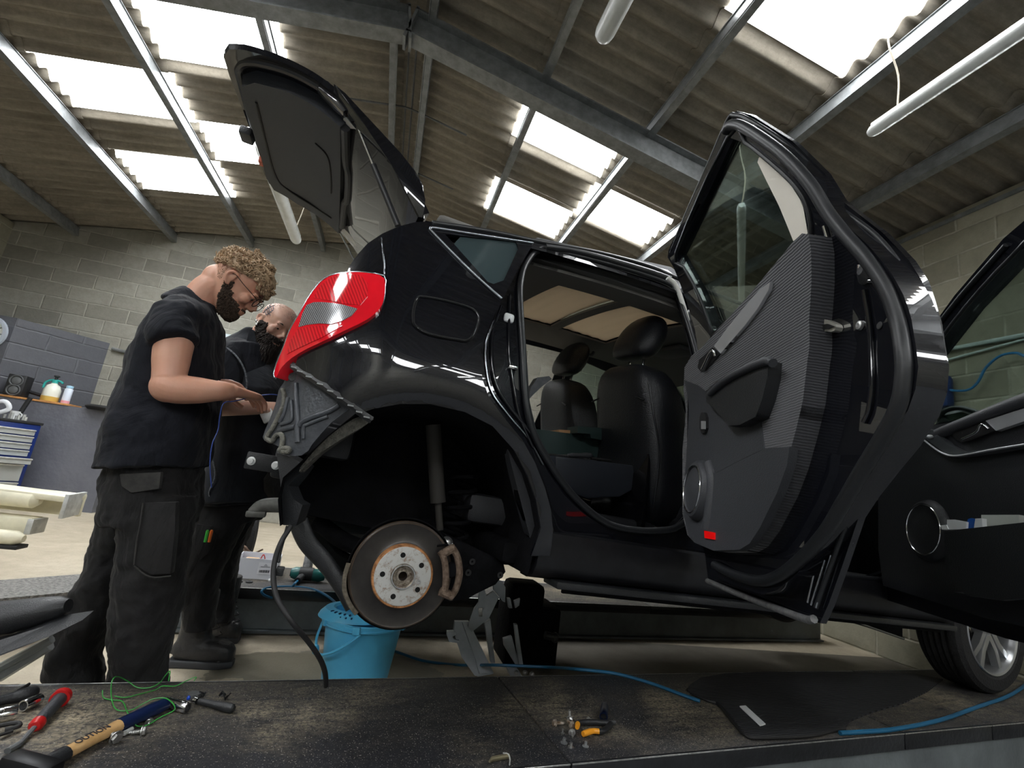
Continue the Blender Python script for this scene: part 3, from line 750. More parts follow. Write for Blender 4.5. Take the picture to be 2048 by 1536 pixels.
def thin_glass(name, tint, refl):
    g = NG(name); g.b.inputs['Base Color'].default_value = (0.02, 0.02, 0.02, 1)
    tr = g.n('ShaderNodeBsdfTransparent'); tr.inputs['Color'].default_value = _hex(tint)
    gl_ = g.n('ShaderNodeBsdfGlossy'); gl_.inputs['Roughness'].default_value = 0.02
    fr = g.n('ShaderNodeFresnel'); fr.inputs['IOR'].default_value = 1.45
    mx = g.n('ShaderNodeMixShader'); g.l(g.math('MULTIPLY', fr.outputs[0], refl), mx.inputs[0]); g.l(tr.outputs[0], mx.inputs[1]); g.l(gl_.outputs[0], mx.inputs[2])
    g.l(mx.outputs[0], [n for n in g.nt.nodes if n.type == 'OUTPUT_MATERIAL'][0].inputs[0]); return g.m
M_glass = thin_glass('tinted_glass', (0.76, 0.85, 0.82), 0.55)
g = NG('dark_tinted_glass'); g.b.inputs['Base Color'].default_value = (0.05, 0.075, 0.08, 1); g.b.inputs['Roughness'].default_value = 0.03
g.b.inputs['Coat Weight'].default_value = 0.6; g.b.inputs['Transmission Weight'].default_value = 0.25; g.b.inputs['IOR'].default_value = 1.3; M_glassd = g.m

def sheet_part(name, outline, holes, off, thick, m, parent=None, step=.02, fn=None, angle=30):
    bm = NB(); add_sheet(bm, outline, holes, fn or side_fn(off), thick, step)
    bm.normal_update()
    return link_mesh(name, bm, m, parent or car, angle=angle)
def tube_part(name, pts, r, m, parent=None, seg=10, closed=False, flat=1.0, n=6):
    bm = NB(); add_tube(bm, spline(pts, n, closed), r, seg, closed, flat=flat); return link_mesh(name, bm, m, parent or car, angle=60)

# --- quarter panel skin
TOP = [(700, 530), (716, 508), (735, 487), (765, 467), (800, 452), (832, 444), (862, 443), (930, 452), (1000, 464), (1066, 478)]
SHUT = [(1064, 492), (1035, 540), (1004, 602), (978, 654), (962, 698), (960, 731), (966, 762), (978, 795), (1007, 834), (1045, 880), (1070, 925), (1090, 975), (1102, 1020), (1106, 1060), (1100, 1112)]
ARCHP = [(1062, 1112), (1082, 1055), (1072, 1000), (1055, 950), (1028, 900), (985, 852), (930, 824), (860, 808), (800, 808), (745, 818), (712, 830)]
DIAG = [(735, 826), (690, 797), (640, 768), (588, 738), (600, 700), (640, 640), (680, 580)]
qo = S(TOP + SHUT + ARCHP + DIAG)
QW = S(ztp([(1400, 165), (1885, 215), (1900, 260), (1800, 480), (1730, 505), (1690, 490)], 480, 420, 3.413))
sheet_part('quarter_panel', qo, [QW], 0.0, .010, M_paint, step=.014)
# quarter window glass and moulding
bm = NB(); add_sheet(bm, [(p[0], p[1]) for p in chaikin(S(ztp([(1380, 150), (1905, 200), (1920, 260), (1810, 495), (1730, 525), (1680, 500)], 480, 420, 3.413)), 1)], [], side_fn(.006), .004, .03)
qg = link_mesh('quarter_window', bm, M_glassd, car)
tube_part('window_moulding', [on3(*p, -.004) for p in ztp([(2000, 225), (1800, 195), (1560, 158), (1330, 122), (1300, 128), (1310, 145), (1420, 260), (1560, 400), (1700, 530), (1785, 605)], 480, 420, 3.413)], .0045, M_moul, qg, 8, n=4)
# fuel flap
FF = ztp([(1215, 600), (1260, 595), (1400, 620), (1560, 665), (1620, 710), (1625, 770), (1590, 860), (1545, 890), (1480, 885), (1300, 850), (1200, 795), (1182, 740), (1190, 660)], 480, 420, 3.413)
fl = sheet_part('fuel_flap', S(FF), [], -.0035, .006, M_paint, step=.02)
tube_part('flap_gap', [on3(*p, -.003) for p in FF], .0046, mat('black_gap', (0.001, 0.001, 0.001), 0.9), fl, 8, closed=True, n=3)
tube_part('flap_edge', [on3(*p, -.0075) for p in FF], .0011, M_paint, fl, 6, closed=True, n=3)  # thin bead added to draw the highlight round the flap

# --- door aperture recess and seals
OPEN = [(1075, 502), (1110, 503), (1200, 524), (1290, 550), (1338, 568), (1352, 583), (1366, 620), (1385, 680), (1398, 740), (1400, 860), (1392, 980), (1380, 1030), (1358, 1052), (1330, 1060), (1270, 1060), (1210, 1044), (1150, 995), (1105, 935), (1068, 868), (1052, 800), (1046, 700), (1040, 600), (1042, 560), (1052, 528)]
RO = .035
ring_o = S([(1068, 480), (1200, 504), (1335, 540), (1362, 560), (1400, 640), (1425, 740), (1432, 880), (1425, 1010), (1415, 1130), (1300, 1116), (1180, 1096), (1098, 1098)] + SHUT[::-1][2:], RO)
op = S(OPEN, RO)
ap = sheet_part('door_aperture', ring_o, [op], RO, .02, M_paint, step=.018)
seal = [on3(*p, RO - .012) for p in OPEN]
tube_part('door_seal', seal, .011, M_seal, ap, 12, closed=True, n=5)
bm = NB(); add_sheet(bm, S([(1068, 480), (1335, 538), (1362, 560), (1405, 640), (1440, 740), (1445, 1130), (1300, 1118), (1180, 1098), (1060, 1100), (985, 800), (1000, 660)], .08), [S(OPEN, .08)], side_fn(.055), .05, .03)
link_mesh('inner_pillar_trim', bm, M_int, ap)
tube_part('pillar_edge_line', [on3(*p, RO - .006) for p in [(1002, 612), (986, 660), (984, 720), (992, 770), (1020, 815), (1058, 862), (1090, 905), (1110, 950)]], .006, M_paint, ap, 8)
tube_part('pillar_edge_line', [on3(*p, RO - .006) for p in [(1020, 590), (1018, 640), (1020, 720), (1030, 790), (1042, 840), (1066, 895)]], .005, M_paint, ap, 8)
bm = NB(); add_box(bm, on3(1026, 735, RO - .01), (.03, .014, .012), bev=.003); link_mesh('door_striker', bm, M_chr, ap)
bm = NB(); add_box(bm, on3(1018, 636, RO - .006), (.035, .012, .03), bev=.008); link_mesh('striker_cover', bm, M_white, ap)
tube_part('roof_rail_strip', [on3(*p, .010) for p in [(1090, 494), (1140, 501), (1200, 515), (1290, 541), (1340, 558)]], .014, M_trimb, car, 10)  # added satin strip, covers bright reflections above the door opening
tube_part('roof_rail_strip', [on3(*p, .0) for p in [(865, 446), (930, 455), (1000, 467), (1066, 481), (1200, 506), (1300, 533), (1345, 552), (1420, 585), (1480, 607)]], .009, M_trimb, car, 8)
# inside lining of the B pillar (pale) seen against the window
tube_part('pillar_lining', [cy_(p[0], p[1], .19) for p in [(1335, 556), (1352, 572), (1366, 610), (1378, 655), (1388, 705)]], .010, mat('pale_grey_lining', (0.60, 0.60, 0.57), 0.4), ap, 10)

# --- sill
for r_, pts in ((.0035, [(988, 642), (972, 688), (972, 735), (984, 785), (1018, 832), (1058, 880), (1086, 930)]), (.003, [(1085, 498), (1140, 508), (1200, 521), (1290, 547), (1335, 562)])):
    tube_part('aperture_crease', [on3(*p, RO - .004) for p in pts], r_, M_moul, ap, 6)
def rocker(x0, x1):
    bm = NB()
    prof = [(.060, .19), (.012, .175), (.004, .13), (.010, .08), (.03, .05), (.07, .035), (.12, .035), (.12, .19)]
    n = 12
    rings = [[bm.verts.new((x0 + (x1 - x0) * i / n, y, z)) for (y, z) in prof] for i in range(n + 1)]
    for a, b in zip(rings, rings[1:]):
        for k in range(len(prof)): bm.faces.new((a[k], a[(k + 1) % 8], b[(k + 1) % 8], b[k]))
    bm.faces.new(rings[0]); bm.faces.new(rings[-1][::-1])
    return bm
sill = link_mesh('sill', rocker(.37, 2.42), mat('dusty_black_sill', (0.008, 0.008, 0.010), 0.45, noise_amt=0.5, noise_scale=20), car, angle=50)
bm = NB(); add_box(bm, (1.42, .055, .030), (1.95, .10, .022), bev=.006); link_mesh('sill_underlip', bm, M_blkp, sill)
bm = NB(); add_box(bm, (1.45, .075, .012), (1.9, .012, .03), bev=.003); link_mesh('jacking_seam', bm, M_under, sill)
# --- roof
def roof_fn(x, y):
    t = (y - .89) / .72
    zr = {0: 0}
    if x < .9: zc = 1.255 - .085 * ((.9 - x) / 1.05) ** 1.6
    else: zc = 1.255 - .10 * max(0, (x - 1.3) / .75) ** 2 if x > 1.3 else 1.255
    return Vector((x, y, zc + .055 * (1 - t * t) - .055 + (.0 if abs(t) < 1 else 0))), Vector((0, 0, -1))
h1 = [(.49, .45), (.80, .45), (.80, 1.20), (.49, 1.20)]; h2 = [(.86, .45), (1.20, .45), (1.20, 1.20), (.86, 1.20)]
bm = NB(); add_sheet(bm, [(-.15, .19), (.3, .175), (.9, .19), (1.6, .22), (2.0, .26), (2.0, 1.52), (1.6, 1.56), (.3, 1.60), (-.15, 1.58)], [h1, h2], roof_fn, .012, .06)
rf = link_mesh('roof_panel', bm, M_paint, car)
bm = NB(); add_sheet(bm, [(.46, .42), (1.23, .42), (1.23, 1.23), (.46, 1.23)], [], lambda x, y: (roof_fn(x, y)[0] + Vector((0, 0, .004)), Vector((0, 0, -1))), .004, .1); link_mesh('roof_glass', bm, M_glass, rf)
HZ = 1.215
def head_fn(x, y):
    p, n = roof_fn(x, y); p.z -= .045; return p, n
bm = NB(); add_sheet(bm, [(-.12, .23), (1.95, .28), (1.95, 1.50), (-.12, 1.55)], [h1, h2], head_fn, .012, .05)
hl = link_mesh('headliner', bm, M_head, car)
for h in (h1, h2):
    bm = NB(); add_sheet(bm, h, [], lambda x, y: (head_fn(x, y)[0] + Vector((0, 0, .008 + .002 * math.sin(x * 90))), Vector((0, 0, 1))), .004, .02); link_mesh('roof_blind', bm, M_blind, hl)
for x in (.35, 1.05):
    bm = NB(); add_tube(bm, spline([(x, 1.36, 1.155), (x + .03, 1.35, 1.125), (x + .13, 1.35, 1.125), (x + .16, 1.36, 1.155)], 6), .011, 8); link_mesh('grab_handle', bm, mat('grey_handle', (0.10, 0.10, 0.10), 0.5), hl)
bm = NB(); add_box(bm, (1.48, .89, 1.17), (.16, .30, .03), bev=.012); link_mesh('roof_console', bm, mat('grey_handle', (0.1, 0.1, 0.1)), hl)
bm = NB(); add_box(bm, (.85, .33, 1.19), (1.9, .10, .05), bev=.02); link_mesh('cant_rail_trim', bm, M_head, hl)
bm = NB(); add_box(bm, (.85, 1.50, 1.19), (2.0, .08, .05), bev=.02); link_mesh('cant_rail_trim', bm, M_head, hl)

# --- tail lamp
M_red = mat('red_lens', (0.78, 0.008, 0.02), 0.07, coat=1.0, spec=0.8)
M_redd = mat('deep_red_lens', (0.20, 0.002, 0.006), 0.08, coat=1.0)
g = NG('ribbed_red_lens'); s_ = g.sep(g.tc.outputs['Object'])
wv = g.n('ShaderNodeTexWave'); wv.inputs['Scale'].default_value = 40; wv.inputs['Distortion'].default_value = 1.0; g.l(g.mapping(g.tc.outputs['Object'], (1, 1, 1), (0, .5, 0)), wv.inputs['Vector'])
g.l(g.mix(g.math('MULTIPLY', wv.outputs['Fac'], 0.6), (0.80, 0.02, 0.03), (0.20, 0.002, 0.006)), g.b.inputs['Base Color'])
g.b.inputs['Roughness'].default_value = 0.08; g.b.inputs['Coat Weight'].default_value = 1.0
M_redr = g.m
g = NG('clear_ribbed_lens'); wv = g.n('ShaderNodeTexWave'); wv.inputs['Scale'].default_value = 70; wv.inputs['Distortion'].default_value = 2.0; g.l(g.mapping(g.tc.outputs['Object'], (1, 1, 1), (0, .6, 0)), wv.inputs['Vector'])
g.l(g.mix(wv.outputs['Fac'], (0.55, 0.56, 0.58), (0.10, 0.10, 0.11)), g.b.inputs['Base Color']); g.b.inputs['Metallic'].default_value = 0.5
g.b.inputs['Roughness'].default_value = 0.15; g.b.inputs['Coat Weight'].default_value = 1.0
M_clear = g.m
LL = ztp([(745, 425), (850, 425), (985, 450), (990, 520), (985, 600), (965, 660), (920, 710), (850, 760), (700, 830), (560, 900), (430, 960), (330, 1025), (270, 1090), (245, 1150), (232, 1120), (250, 1050), (300, 930), (340, 820), (400, 720), (460, 610), (540, 500), (620, 445)], 480, 420, 3.413)
TL_OFF = -.016
tl = sheet_part('tail_lamp', [tuple(p) for p in chaikin([Vector(q) for q in S(LL, TL_OFF)], 1)], [], TL_OFF, .05, M_red, step=.012, angle=50)
L2 = ztp([(700, 440), (820, 445), (870, 500), (870, 590), (820, 650), (700, 640), (560, 610), (500, 600), (540, 530), (620, 460)], 480, 420, 3.413)
sheet_part('ribbed_section', S(L2, TL_OFF), [], TL_OFF - .0025, .006, M_redr, tl, step=.012)
L3 = ztp([(455, 650), (500, 632), (560, 630), (690, 645), (800, 675), (760, 722), (690, 760), (620, 780), (540, 775), (450, 785), (398, 800), (425, 710)], 480, 420, 3.413)
o3 = sheet_part('clear_section', S(L3, TL_OFF), [], TL_OFF - .003, .006, M_clear, tl, step=.012); o3['label'] = 'clear ribbed lens band'
L4 = ztp([(395, 812), (540, 790), (650, 795), (700, 790), (560, 870), (440, 925), (320, 985), (340, 900)], 480, 420, 3.413)
sheet_part('ribbed_section', S(L4, TL_OFF), [], TL_OFF - .0025, .006, M_redr, tl, step=.012)
tube_part('lamp_gasket', [on3(*p, TL_OFF + .012) for p in LL], .0025, M_moul, tl, 6, closed=True, n=2)

# --- inner quarter panel with pressed ribs, below the lamp
PZ = lambda pts: ztp(pts, 500, 700, 5.907)
IQ = .045
iq_o = PZ([(465, 190), (530, 190), (640, 285), (800, 385), (980, 490), (1180, 660), (1195, 690), (1110, 745), (960, 860), (830, 1000), (730, 1120), (690, 1190), (610, 1245), (540, 1252), (420, 1240), (330, 1190), (340, 1140), (270, 1110), (170, 1070), (150, 1030), (180, 940), (240, 800), (300, 640), (340, 470), (400, 380)])
iq = sheet_part('inner_quarter_panel', S(iq_o, IQ), [], IQ, .008, M_primer, step=.010)
for pts, r in (([(545, 400), (550, 560), (560, 700), (565, 860), (560, 1000), (565, 1090)], .0085), ([(1050, 650), (960, 710), (840, 760), (720, 800), (620, 850), (585, 900)], .0085),
               ([(340, 960), (440, 930), (540, 905)], .0075), ([(450, 560), (430, 640), (400, 760), (350, 860)], .006), ([(920, 785), (800, 830), (680, 880), (635, 910), (630, 1050)], .006), ([(490, 600), (500, 760), (480, 840), (370, 880)], .006)):
    tube_part('pressed_rib', [on3(*p, IQ - .001) for p in PZ(pts)], r, M_primer, iq, 8, n=4)
bm = NB(); q = on3(*PZ([(510, 320)])[0], IQ); add_lathe(bm, [(.014, 0), (.0125, .004), (.009, .004), (0, .003)], axis_m(q, (-.5, -1, 0)), 20, cap=False); link_mesh('rubber_plug', bm, M_blkp, iq)
tube_part('foam_strip', [on3(*p, IQ - .008) for p in PZ([(385, 465), (405, 560), (385, 680), (330, 800), (280, 900), (215, 1000), (200, 1050), (260, 1075), (310, 1010), (370, 1000), (385, 1060), (370, 1150), (345, 1190)])], .0068, M_foam, iq, 8, n=6)
tube_part('foam_strip', [on3(*p, IQ - .008) for p in PZ([(345, 1190), (400, 1160), (460, 1170), (450, 1200), (380, 1200)])], .007, M_foam, iq, 8, n=4)
# flange rail along the missing bumper line
rp = [on3(*p, .002) for p in PZ([(490, 175), (560, 230), (700, 315), (880, 430), (1030, 540), (1200, 660), (1330, 760), (1440, 830)])]
bm = NB(); add_tube(bm, rp, .010, 4, flat=.45); fr_ = link_mesh('bumper_rail', bm, M_blkp, car)
for k in range(9):
    a = rp[0].lerp(rp[-1], (k + .7) / 9.5); idx = (k + .7) / 9.5 * (len(rp) - 1); i0 = int(idx); a = rp[i0].lerp(rp[min(i0 + 1, len(rp) - 1)], idx - i0)
    bm = NB(); add_box(bm, a + Vector((0, -.008, -.002)), (.016, .006, .004)); link_mesh('rail_clip', bm, M_moul, fr_)
# felt liner edge of the arch
bm = NB(); add_sheet(bm, S([(706, 838), (728, 830), (748, 838), (722, 856), (680, 880), (640, 906), (612, 930), (598, 944), (600, 935), (625, 905), (660, 868)], .03), [], side_fn(.03), .03, .012)
link_mesh('felt_liner', bm, mat('dusty_felt', (0.10, 0.095, 0.08), 0.95, noise_scale=80, col2=(0.035, 0.034, 0.03), bump=0.6, bump_scale=200), car)

# --- wheel house
arch = S([(560, 1052), (556, 1000), (566, 955), (600, 925), (655, 872), (712, 826), (745, 815), (800, 805), (860, 805), (930, 820), (985, 848), (1030, 896), (1058, 946), (1075, 1000), (1085, 1055), (1064, 1112), (1055, 1150)], .01)
bm = NB()
A = resample([Vector(p) for p in arch], .03, closed=False)
rings = []
for (x, z) in A:
    y0 = side(x, z) + .006
    rings.append([bm.verts.new((x, y0, z)), bm.verts.new((x * .985, y0 + .05, .08 + (z - .08) * .985)), bm.verts.new((x * .98, .30, .08 + (z - .08) * .98)), bm.verts.new((x * .90, .46, .08 + (z - .08) * .92))])
for a, b in zip(rings, rings[1:]):
    for k in range(3): bm.faces.new((a[k], a[k + 1], b[k + 1], b[k]))
wh = link_mesh('wheel_house', bm, M_under, car, angle=70)
bm = NB(); add_sheet(bm, [(p[0] * .92, .08 + (p[1] - .08) * .94) for p in A], [], lambda x, z: (Vector((x, .44, z)), Vector((0, 1, 0))), .02, .08); link_mesh('inner_arch_wall', bm, M_under, wh)
# lower rear corner of the body behind the arch
bm = NB(); add_sheet(bm, S([(553, 905), (575, 912), (612, 930), (598, 948), (575, 972), (588, 1000), (605, 1010), (592, 1052), (566, 1050), (564, 1000), (560, 960)], .05), [], side_fn(.05), .05, .015); link_mesh('lower_corner', bm, M_blkp, car)
# silencer and tank hanging behind the disc
bm = NB(); add_ell(bm, (-.12, .85, .16), (.36, .34, .16), seg=28); add_box(bm, (-.14, .62, .20), (.42, .30, .26), bev=.08, seg=4); si = link_mesh('silencer', bm, M_under, car)
bm = NB(); add_tube(bm, spline([(-.25, .55, .06), (-.1, .5, .0), (.15, .5, .0), (.5, .55, .02)], 5), .03, 12); link_mesh('exhaust_pipe', bm, M_under, si)
# rear axle, spring link, strut
bm = NB(); add_tube(bm, spline([cy_(597, 1045, .30), cy_(615, 1085, .28), cy_(650, 1125, .26), cy_(672, 1155, .24), cy_(690, 1185, .22), cy_(705, 1215, .21)], 6), [.030, .032, .034, .032, .028, .022], 14, flat=.6)
link_mesh('suspension_arm', bm, M_blkp, car)
bm = NB(); add_cyl(bm, (-.0, .5, .05), (-.0, 1.3, .05), .035, 14); add_box(bm, (.10, .42, .02), (.10, .5, .10), bev=.02); link_mesh('rear_axle_beam', bm, M_under, car)
bm = NB(); a, b = cy_(866, 850, .30), cy_(876, 1005, .30); add_cyl(bm, a, b, .026, 16); add_cyl(bm, b, cy_(880, 1060, .30), .012, 12); st = link_mesh('shock_absorber', bm, mat('dusty_damper', (0.035, 0.032, 0.028), 0.7), car)
bm = NB(); P = [Vector((.20 + .045 * math.cos(t * .5), .34 + .045 * math.sin(t * .5), .05 + t * .0042)) for t in range(0, 70)]; add_tube(bm, P, .008, 8); link_mesh('coil_spring', bm, M_under, car)
bm = NB(); add_prism(bm, [(p.x, p.z) for p in [cy_(q[0], q[1], .22) for q in [(885, 1065), (930, 1085), (1000, 1120), (1005, 1140), (985, 1165), (930, 1190), (880, 1205), (860, 1180)]]], Matrix(((1, 0, 0, 0), (0, 0, 1, 0), (0, 1, 0, 0), (0, 0, 0, 1))), .18, .26, bev=.012)
la = link_mesh('trailing_arm', bm, M_under, car)
for q in ((936, 1145), (944, 1123), (1000, 1150)):
    bm = NB(); add_lathe(bm, [(.004, 0), (.010, .001), (.010, .004), (.004, .004)], axis_m(cy_(q[0], q[1], .176), (0, -1, 0)), 14, cap=False); link_mesh('arm_hole', bm, M_blk, la)
bm = NB(); add_cyl(bm, cy_(898, 1092, .16), cy_(905, 1102, .20), .014, 14); add_ell(bm, cy_(893, 1085, .17), (.02, .02, .018)); link_mesh('bush_bolt', bm, M_zinc, la)

# --- brake disc, hub and calliper
hub = Vector((0.035, .10, .0)); hub = cy_(803, 1147, .10)
ax = Vector((-.04, -1, 0.0)).normalized()
M = axis_m(hub, ax)
g = NG('swept_disc_face'); n_ = g.noise(g.tc.outputs['Object'], 3, 3)
g.l(g.mix(g.noise(g.tc.outputs['Object'], 30, 5), (0.034, 0.032, 0.031), (0.070, 0.064, 0.060)), g.b.inputs['Base Color']); g.b.inputs['Metallic'].default_value = 0.75; g.b.inputs['Roughness'].default_value = 0.42; g.b.inputs['Anisotropic'].default_value = 0.6
M_disc = g.m
bm = NB(); add_lathe(bm, [(.084, -.012), (.140, -.012), (.1425, -.010), (.1425, .010), (.139, .012), (.136, .0105), (.090, .0105), (.084, .014)], M, 72, cap=False); bd = link_mesh('brake_disc', bm, M_disc, car)
bm = NB(); add_lathe(bm, [(.143, -.011), (.1435, .0), (.143, .009), (.140, .0115), (.1375, .0122)], M, 72, cap=False); link_mesh('rusty_rim', bm, mat('rusty_rim', (0.075, 0.045, 0.025), 0.8, noise_amt=0.4, noise_scale=50), bd)
bm = NB(); add_lathe(bm, [(.084, .012), (.0845, .030), (.082, .034), (.0775, .0345)], M, 72, cap=False); link_mesh('rusty_hub_ring', bm, mat('orange_rust', (0.36, 0.16, 0.06), 0.85, noise_amt=0.5, noise_scale=40, bump=0.4, bump_scale=200), bd)
g = NG('grey_hub_face'); o_ = g.tc.outputs['Object']
rs = g.ramp(g.noise(o_, 38, 8, 0.75), [(0.52, 0.0), (0.62, 1.0)]); g.l(g.mix(g.math('MULTIPLY', rs, 0.75), (0.46, 0.46, 0.44), (0.20, 0.11, 0.05)), g.b.inputs['Base Color']); g.b.inputs['Roughness'].default_value = 0.6; g.b.inputs['Metallic'].default_value = 0.2
bm = NB(); add_lathe(bm, [(.0785, .0335), (.0765, .036), (.074, .0365), (.034, .0365), (.032, .035)], M, 72, cap=False); hf = link_mesh('hub_face', bm, g.m, bd)
for a in (100, 35, -35, -108, 178):
    bm = NB(); r = math.radians(a); add_lathe(bm, [(.0072, .0368), (.0072, .0372), (0, .0372)], M @ Matrix.Translation((0, 0, 0)) @ Matrix.Translation((.056 * math.cos(r), .056 * math.sin(r), 0)), 16, cap=False); link_mesh('stud_hole', bm, mat('black_gap', (0.001,) * 3), hf)
bm = NB(); add_lathe(bm, [(.005, .0368), (.006, .038), (.002, .038), (0, .036)], M @ Matrix.Translation((.046, -.012, 0)), 14, cap=False); link_mesh('locating_screw', bm, M_zinc, hf)
bm = NB(); add_lathe(bm, [(.033, .030), (.0325, .044), (.030, .046), (.027, .044), (.026, .030), (.018, .030), (.018, .034), (.012, .034)], M, 40, cap=False); link_mesh('hub_bore', bm, mat('pitted_hub', (0.10, 0.075, 0.05), 0.45, 0.7, noise_scale=120, col2=(0.45, 0.40, 0.34)), hf)
bm = NB(); P = [M @ Vector((.0305 * math.cos(2 * PI * k / 40), .0305 * math.sin(2 * PI * k / 40), .0448)) for k in range(40)]; add_tube(bm, P, .0016, 6, closed=True); link_mesh('bright_bore_ring', bm, M_chr, bd)
bm = NB(); add_lathe(bm, [(.0125, .0345), (.0115, .028), (.0115, .01), (0, .01)], M, 24, cap=False); link_mesh('centre_hole', bm, mat('rust_dark', (0.02, 0.010, 0.006), 0.9), bd)
# calliper (curved carrier) at the right of the disc
M_cal = mat('rusty_caliper', (0.085, 0.055, 0.038), 0.75, 0.3, noise_scale=60, col2=(0.22, 0.16, 0.12), bump=0.4, bump_scale=160)
def MP(deg, r, h): a = math.radians(deg); return M @ Vector((r * math.cos(a), r * math.sin(a), h))
bm = NB(); add_tube(bm, spline([MP(38, .118, .030), MP(28, .120, .034), MP(14, .119, .036), MP(0, .121, .036), MP(-12, .126, .034), MP(-20, .128, .028)], 5), [.009, .011, .010, .010, .012, .010], 10); cal = link_mesh('brake_caliper', bm, M_cal, bd)
bm = NB(); add_tube(bm, spline([MP(36, .152, .026), MP(24, .158, .03), MP(8, .160, .032), MP(-8, .158, .03), MP(-20, .152, .026)], 5), [.010, .012, .012, .012, .010], 10); link_mesh('caliper_bridge', bm, M_cal, cal)
for d in (33, -17):
    bm = NB(); add_tube(bm, [MP(d, .116, .03), MP(d, .156, .028)], [.012, .013], 10); link_mesh('caliper_arm', bm, M_cal, cal)
bm = NB(); add_lathe(bm, [(0, .0), (.020, .0), (.022, .006), (.018, .012), (.008, .014), (0, .012)], axis_m(MP(10, .138, .018), ax), 20, cap=False); link_mesh('caliper_piston', bm, M_under, cal)
bm = NB(); add_tube(bm, [MP(44, .120, .01), MP(40, .14, .015), MP(30, .165, .01)], .003, 6); link_mesh('brake_line', bm, M_under, cal)
# left carrier bracket
bm = NB(); add_tube(bm, spline([MP(172, .150, .02), MP(186, .152, .02), MP(200, .153, .02), MP(214, .150, .02), MP(226, .148, .016)], 5), [.006, .010, .012, .011, .006], 8, flat=.5); link_mesh('shield_bracket', bm, mat('dirty_bracket', (0.07, 0.06, 0.045), 0.7, 0.3, noise_scale=60, col2=(0.20, 0.17, 0.13)), bd)
bm = NB(); add_lathe(bm, [(.05, -.03), (.150, -.03), (.152, -.012), (.149, -.012), (.147, -.027), (.05, -.027)], M, 60, cap=False); link_mesh('splash_shield', bm, M_under, bd)

# --- bumper beam bracket and items at the rear corner
bm = NB(); p = cy_(520, 924, .34); add_box(bm, p + Vector((.01, 0, 0)), (.10, .012, .052), bev=.004); bk = link_mesh('bumper_bracket', bm, M_blkp, car)
for q in ((503, 922), (552, 931)):
    bm = NB(); add_lathe(bm, [(.013, 0), (.013, .003), (.008, .004), (.008, .010), (0, .010)], axis_m(cy_(q[0], q[1], .333), (-.2, -1, 0)), 6 if 0 else 16, cap=False); link_mesh('bracket_bolt', bm, M_galv, bk)
bm = NB(); add_tube(bm, spline([cy_(505, 1027, .5), cy_(525, 1012, .5), cy_(560, 1010, .5), cy_(600, 1008, .5)], 5), [.020, .026, .028, .028], 10, flat=.9); add_box(bm, cy_(512, 1028, .49), (.06, .03, .02), bev=.005, rot=Matrix.Rotation(-.1, 3, 'Y')); link_mesh('rear_tow_mount', bm, mat('dull_metal', (0.12, 0.12, 0.11), 0.55, 0.4, noise_amt=0.3), car)
bm = NB(); add_box(bm, (-.40, .95, .24), (.05, 1.1, .10), bev=.012); link_mesh('crash_beam', bm, M_blkp, car)
# loom hanging down
P = [cy_(p[0], p[1], y) for p, y in [((582, 1052), .08), ((562, 1085), .06), ((550, 1120), .05), ((547, 1160), .03), ((556, 1200), .0), ((585, 1245), -.02), ((618, 1285), .02), ((640, 1318), .06), ((650, 1345), .12), ((652, 1372), .16)]]
lm = tube_part('wiring_loom', P, .0065, M_blk, car, 8)
tube_part('loom_branch', [cy_(575, 1052, .08), cy_(567, 1080, .07), cy_(560, 1105, .06), cy_(557, 1125, .05)], .004, M_blk, lm, 6)
bm = NB(); add_box(bm, cy_(560, 1142, .05), (.018, .012, .022), bev=.002); link_mesh('loom_connector', bm, M_blkp, lm)

# --- underbody slab
bm = NB(); add_box(bm, (1.45, .87, .09), (2.3, 1.5, .07), bev=.02); add_box(bm, (.12, .95, .38), (1.0, 1.0, .05), bev=.02); link_mesh('floor_pan', bm, M_under, car)
bm = NB(); add_box(bm, (1.1, .45, .045), (1.4, .10, .06), bev=.015); add_box(bm, (1.1, 1.3, .045), (1.4, .10, .06), bev=.015); link_mesh('chassis_rail', bm, M_under, car)
bm = NB(); add_prism(bm, [(1.2, .05), (1.83, -.03), (2.15, -.034), (2.50, -.088), (2.5, .05)], Matrix(((1, 0, 0, 0), (0, 0, 1, 0), (0, 1, 0, 0), (0, 0, 0, 1))), .28, 1.4); ut = link_mesh('front_undertray', bm, M_under, car, smooth=False)
bm = NB(); add_tube(bm, [(1.83, .275, -.03), (2.15, .275, -.034), (2.50, .275, -.088)], .006, 6); link_mesh('undertray_edge', bm, M_moul, ut)
# far side body
def far_fn(x, z):
    p, n = side_fn(.0)(x, z); return Vector((p.x, 1.777 - p.y, p.z)), Vector((n.x, -n.y, n.z))
far_o = [(-.40, .30), (-.40, .75), (-.25, 1.0), (-.12, 1.12), (.3, 1.18), (.9, 1.22), (1.5, 1.21), (1.9, 1.06), (2.25, .82), (2.5, .78), (3.3, .62), (3.4, .25), (3.2, .12), (3.15, .3), (2.95, .43), (2.7, .43), (2.5, .3), (2.42, .05), (.42, .05), (.38, .3), (.2, .44), (-.1, .46), (-.3, .32)]
bm = NB(); add_sheet(bm, far_o, [[(.28, .30), (.9, .22), (.98, .30), (1.08, .80), (1.10, 1.16), (.5, 1.14), (.22, .98)], [(1.16, .72), (2.12, .74), (1.66, 1.10), (1.18, 1.16)], [(-.2, .80), (.12, .84), (.12, 1.03), (-.1, .97)]], far_fn, .03, .05)
fs = link_mesh('far_body_side', bm, M_paint, car)
